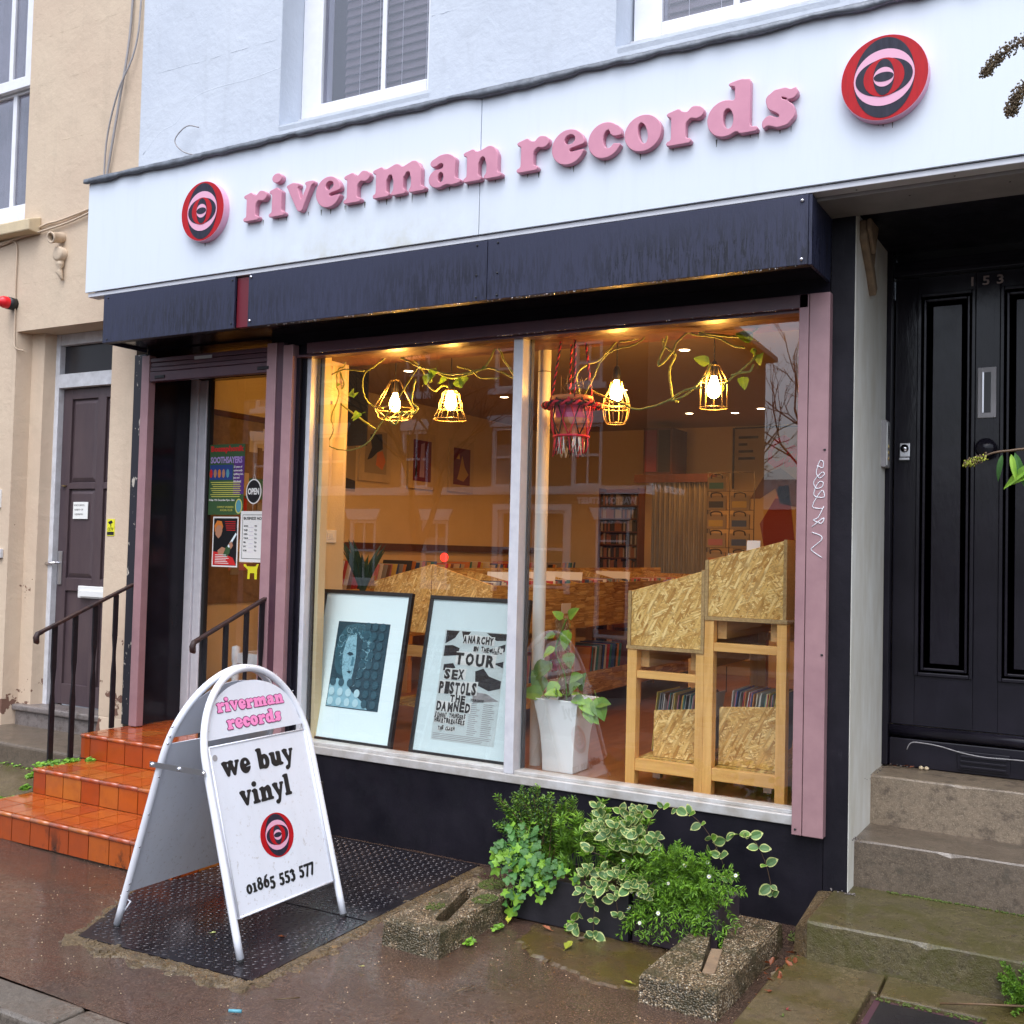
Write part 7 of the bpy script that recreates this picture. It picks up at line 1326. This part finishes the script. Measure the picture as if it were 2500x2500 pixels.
mb.build('grit', MT['cream_block'], None, kind='stuff', label='pale specks of grit scattered over the wet pavement', cat='grit')
for (x, y, a, w_) in ((-2.62, -1.86, .6, 'at the bottom near the hatch'), (-1.42, -1.35, .2, 'in front of the right concrete block'), (-3.9, -1.45, 2., 'left of the folding sign'), (-1.0, -.62, .1, 'on the mossy flags by the lowest step'), (-.62, -.58, .3, 'on the flags above the metal cover'), (-2.12, -1.45, 1.1, 'in the middle of the open pavement')): MB().tube([(x, y, .008), (x + .05 * math.cos(a), y + .05 * math.sin(a), .012), (x + .09 * math.cos(a + .2), y + .09 * math.sin(a + .2), .007)], .002, 5).build('twig', MT['seed_brown'], None, label='short twig lying ' + w_, cat='twig')
MB().tube([(-2.68, -2.02, .012), (-2.64, -2.0, .012)], .006, 8).build('litter_scrap', MT['poster_cyan'], None, label='tiny pale blue scrap of litter on the pavement at the bottom edge', cat='litter')
# feathery fern at the right edge and the shrub whose twigs reach in from the right
t = spray('fern', 0, 'bright green feathery fern sprouting at the right edge by the lowest step', (-.34, -.5, .02)); st = []
for _ in range(34): a = U(0, 6.28); e_ = Vector((-.345 + .075 * math.cos(a) * U(.3, 1), -.50 + .06 * math.sin(a), U(.02, .20))); b = Vector((-.31, -.48, .0)); st.append([b, (b + e_) / 2 + Vector((0, -.01, .03)), e_])
twig_leaves(st, 34, (.008, .016), ('leaf_bright', 'leaf_bright', 'leaf_mid'), 'foliage', t, 'leaf_mid', .5, .0012, 2, .6, .004, .2)
MB().tube([(-.58, -.62, .03), (-.45, -.60, .05), (-.30, -.58, .07)], .004, 6).build('twig', MT['stem_brown'], None, label='bare brown twig lying in front of the fern', cat='twig')
t = spray('buddleia', 0, 'buddleia bush whose seed heads and leaves reach in at the right edge', (.25, -1.1, 0))
spikes = [[(.25, -1.1, 0), (.22, -1.12, 1.8), (.05, -1.16, 2.8), (-.10, -1.18, 3.22), (-.26, -1.2, 3.245), (-.36, -1.2, 3.20), (-.392, -1.2, 3.16)], [(.25, -1.1, 0), (.2, -1.12, 1.5), (.05, -1.16, 2.7), (-.12, -1.18, 3.08), (-.26, -1.2, 3.10), (-.305, -1.2, 3.06), (-.318, -1.2, 3.02)], [(.25, -1.1, 0), (.15, -1.12, 1.1), (-.05, -1.16, 1.75), (-.2, -1.19, 1.95), (-.33, -1.2, 1.965), (-.40, -1.2, 1.945), (-.432, -1.2, 1.925)]]
ms = MB(); sd_ = MB()
for i, P in enumerate(spikes):
    Q = smooth_path(P, 8); ms.tube(Q, [.007 * (1 - .75 * k / len(Q)) for k in range(len(Q))], 6); n0 = int(len(Q) * (.66 if i < 2 else .80))
    for k in range(n0, len(Q)):
        rr_ = .026 * (1 - .5 * (k - n0) / (len(Q) - n0)) * (1 if i < 2 else .55)
        for _ in range(46 if i < 2 else 26): v = Vector((U(-1, 1), U(-1, 1), U(-1, 1))).normalized() * rr_ * U(.3, 1.1); q = Q[k] + v + Vector((U(-.012, .012), 0, 0)); sd_.m = 0 if i < 2 or R.random() < .5 else 1; sd_.ball(q, U(.0016, .0034), 4, 3, 1.3)
ms.build('stem', MT['stem_brown'], t); sd_.build('seed_head', [MT['seed_brown'], MT['leaf_yellow']], t, kind='stuff'); bl = leaf_me('leaf', .16, .035, [MT['leaf_pothos']], n=8, droop=.25, fold=.25); bl2 = leaf_me('leaf', .13, .028, [MT['leaf_blue']], n=8, droop=.3, fold=.2)
for (p, d_, s_, h) in [((-.335, -1.2, 1.955), (-.12, -.1, -.6), .62, 1), ((-.31, -1.2, 1.955), (.1, -.2, -.5), .5, 0), ((-.30, -1.2, 1.96), (.25, -.1, -.8), .8, 1), ((-.27, -1.2, 1.96), (.5, -.1, -.5), .8, 1), ((-.24, -1.2, 1.93), (-.6, -.1, -.45), .75, 0), ((-.20, -1.2, 1.92), (-.9, -.1, -.35), .9, 0), ((-.22, -1.2, 1.95), (.6, -.2, -.4), 1, 1), ((-.15, -1.2, 1.93), (.4, -.3, -.6), 1, 0), ((.0, -1.15, 2.6), (-.5, -.3, -.6), 1, 1), ((.05, -1.15, 2.2), (.5, -.3, -.2), 1, 0)]: place_leaf(bl2 if h else bl, t, p, d_, (U(-.2, .2), -1, .5), s_)
for _ in range(90):
    P_ = R.choice(spikes)[:4]; k = U(1, 2.8); p = P_[int(k)].__class__(P_[int(k)]) if False else Vector(P_[int(k)]).lerp(Vector(P_[int(k) + 1]), k - int(k))
    if p.x > -.12: place_leaf(R.choice((bl, bl2)), t, p, (U(.0, 1), U(-1, 1), U(-.6, .3)), (U(-.2, .2), -.3, 1), U(.6, 1.1))
# ================================================================ ACROSS THE STREET (seen reflected in the window)
ot = thing('opposite_terrace', (-15, -14, 0), 'brown brick corner terrace with white trim across the street', 'building'); OY, OX = -13.88, -7.926
wn = []   # x0,x1,z0,z1
for (a, b) in ((-16.1, -15.2), (-13.63, -12.96), (-11.34, -10.5), (-9.50, -8.88), (-18.6, -17.9), (-21, -20.2)): wn.append((a, b, 4.95, 5.79, 0)); wn.append((a - .02, b + .03, 2.93, 4.15, 1))
for (a, b) in ((-15.0, -14.27), (-13.05, -12.38), (-17.6, -16.9), (-20.2, -19.4)): wn.append((a, b, .9, 2.22, 1))
wn.append((-11.15, -9.60, .9, 2.45, 2)); wn.append((-8.96, -8.24, .0, 2.26, 3))
xs = sorted({-26, OX} | {v for w in wn for v in w[:2]}); zs = sorted({-.1, 7.2} | {v for w in wn for v in w[2:4]}); mb = MB()
for i in range(len(xs) - 1):
    for j in range(len(zs) - 1):
        cx, cz = (xs[i] + xs[i + 1]) / 2, (zs[j] + zs[j + 1]) / 2
        if not any(w[0] < cx < w[1] and w[2] < cz < w[3] for w in wn): mb.add([(xs[i + 1], OY, zs[j]), (xs[i], OY, zs[j]), (xs[i], OY, zs[j + 1]), (xs[i + 1], OY, zs[j + 1])], [(0, 1, 2, 3)])
mb.add([(OX, OY, -.1), (OX, OY, 6.6), (OX, OY - 7.6, 6.6), (OX, OY - 7.6, -.1)], [(0, 1, 2, 3)]); mb.add([(-26, OY - 7.6, -.1), (-26, OY - 7.6, 7.2), (-26, OY, 7.2), (-26, OY, -.1)], [(0, 1, 2, 3)]); mb.add([(OX, OY - 7.6, -.1), (OX, OY - 7.6, 6.6), (-26, OY - 7.6, 6.6), (-26, OY - 7.6, -.1)], [(0, 1, 2, 3)])
mb.build('brick_wall', MT['brick'], ot)
MB().hexa([(-26, OY + .2, 7.0), (OX + .25, OY + .2, 7.0), (OX + .25, OY - 7.8, 6.55), (-26, OY - 7.8, 6.55), (-26, OY + .2, 7.15), (OX + .25, OY + .2, 7.15), (OX + .25, OY - 7.8, 6.68), (-26, OY - 7.8, 6.68)]).build('roof', MT['slate'], ot)
B(-26, OX + .03, OY + .001, OY + .05, 2.765, 2.925).build('string_course', MT['far_trim'], ot); B(OX + .001, OX + .04, OY - .35, OY + .05, 2.765, 2.925).build('string_course', MT['far_trim'], ot)
for (a, b, z0, z1, k) in wn:
    f = B(a, a + .07, OY - .1, OY - .02, z0, z1).box(b - .07, b, OY - .1, OY - .02, z0, z1).box(a + .07, b - .07, OY - .1, OY - .02, z1 - .06, z1).box(a + .07, b - .07, OY - .1, OY - .02, z0, z0 + .05).build('door_frame' if k == 3 else 'window', MT['far_trim'], ot)
    B(a, b, OY - .13, OY - .12, z0, z1).build('pane', MT['tv_dark'] if k != 3 else MT['plum_paint'], f)
    if k != 3:
        zm = (z0 + z1) / 2; B(a + .07, b - .07, OY - .099, OY - .05, zm - .025, zm + .025).box((a + b) / 2 - .015, (a + b) / 2 + .015, OY - .098, OY - .055, z0 + .05, z1 - .06).build('glazing_bar', MT['far_trim'], f)
        B(a + .05, b - .05, OY - .119, OY - .11, z0, z1 - .35).build('blind', MT['soffit'], f) if R.random() < .5 else None
    if k in (0, 1): B(a - .1, b + .1, OY + .001, OY + .07, z0 - .12, z0).build('sill', MT['far_trim'], f)
    if k in (1, 3): MB().prism([(a - .02, OY + .001, z1 + .01), (b + .02, OY + .001, z1 + .01), (b + .12, OY + .001, z1 + .245), (a - .12, OY + .001, z1 + .245)], (0, .04, 0)).build('lintel', MT['far_trim'], f)
    if k == 2: B(a - .12, a, OY + .001, OY + .04, z0 - .1, z1 + .12).box(b, b + .12, OY + .001, OY + .04, z0 - .1, z1 + .12).box(a, b, OY + .001, OY + .04, z1, z1 + .12).build('surround', MT['far_trim'], f)
    if k == 3: B(a + .07, b - .07, OY - .1, OY - .02, z1 - .42, z1 - .38).build('transom', MT['far_trim'], f)
print_text('WALTON · STREET', .17, ((-8.11, OY, 2.585), (-1, 0, 0), (0, 0, 1)), MT['far_trim'], ot, bold=.009, width=1.27); print_text('WORCESTER · PLACE', .17, ((OX, -15.95, 2.86), (0, 1, 0), (0, 0, 1)), MT['far_trim'], ot, bold=.009, width=1.9)
lb_ = thing('low_outbuilding', (-8.5, -26, 0), 'low slate roofed outbuilding beyond the brick corner house', 'building'); B(-14, -5.5, -30, -24.6, -.1, 3.0).build('wall', MT['brick'], lb_); MB().prism([(-14.3, -24.3, 2.95), (-14.3, -27.3, 4.0), (-14.3, -30.3, 2.95)], (9.0, 0, 0)).build('roof', MT['slate'], lb_)
def tree(x, y, h, r, label, seed, depth=5):
    t = thing('bare_tree', (x, y, -.1), label, 'tree'); rg = random.Random(seed); mt = MB(); mc = MB()
    def br(p, d_, L, r_, k):
        q = p + d_ * L; mid = (p + q) / 2 + Vector((rg.uniform(-1, 1), rg.uniform(-1, 1), 0)) * L * .05; (mt if k < 1 else mc).tube([p, mid, q], [r_, r_ * .85, r_ * .7], 7 if k < 2 else 4, cap=False)
        if k >= depth: return
        for _ in range(3 if k < 3 else 2):
            a = rg.uniform(0, 6.28); s1 = d_.orthogonal().normalized(); s2 = d_.cross(s1); sp = rg.uniform(.35, .8); nd = (d_ + (s1 * math.cos(a) + s2 * math.sin(a)) * sp + Vector((0, 0, .12))).normalized(); br(q if rg.random() < .6 else p.lerp(q, .7), nd, L * rg.uniform(.62, .82), r_ * .62, k + 1)
    br(Vector((x, y, -.1)), Vector((0, 0, 1)), h, r, 0); mt.build('trunk', MT['bark'], t); mc.build('crown', MT['bark'], t)
tree(-11.3, -11.2, 2.3, .10, 'bare street tree in front of the opposite terrace', 4, 6); tree(-10.6, -26.5, 3.0, .12, 'bare tree beyond the low outbuilding, nearer the corner', 8, 6); tree(-8.8, -31, 3.4, .12, 'bare tree beyond the low outbuilding, farther back', 9, 6)
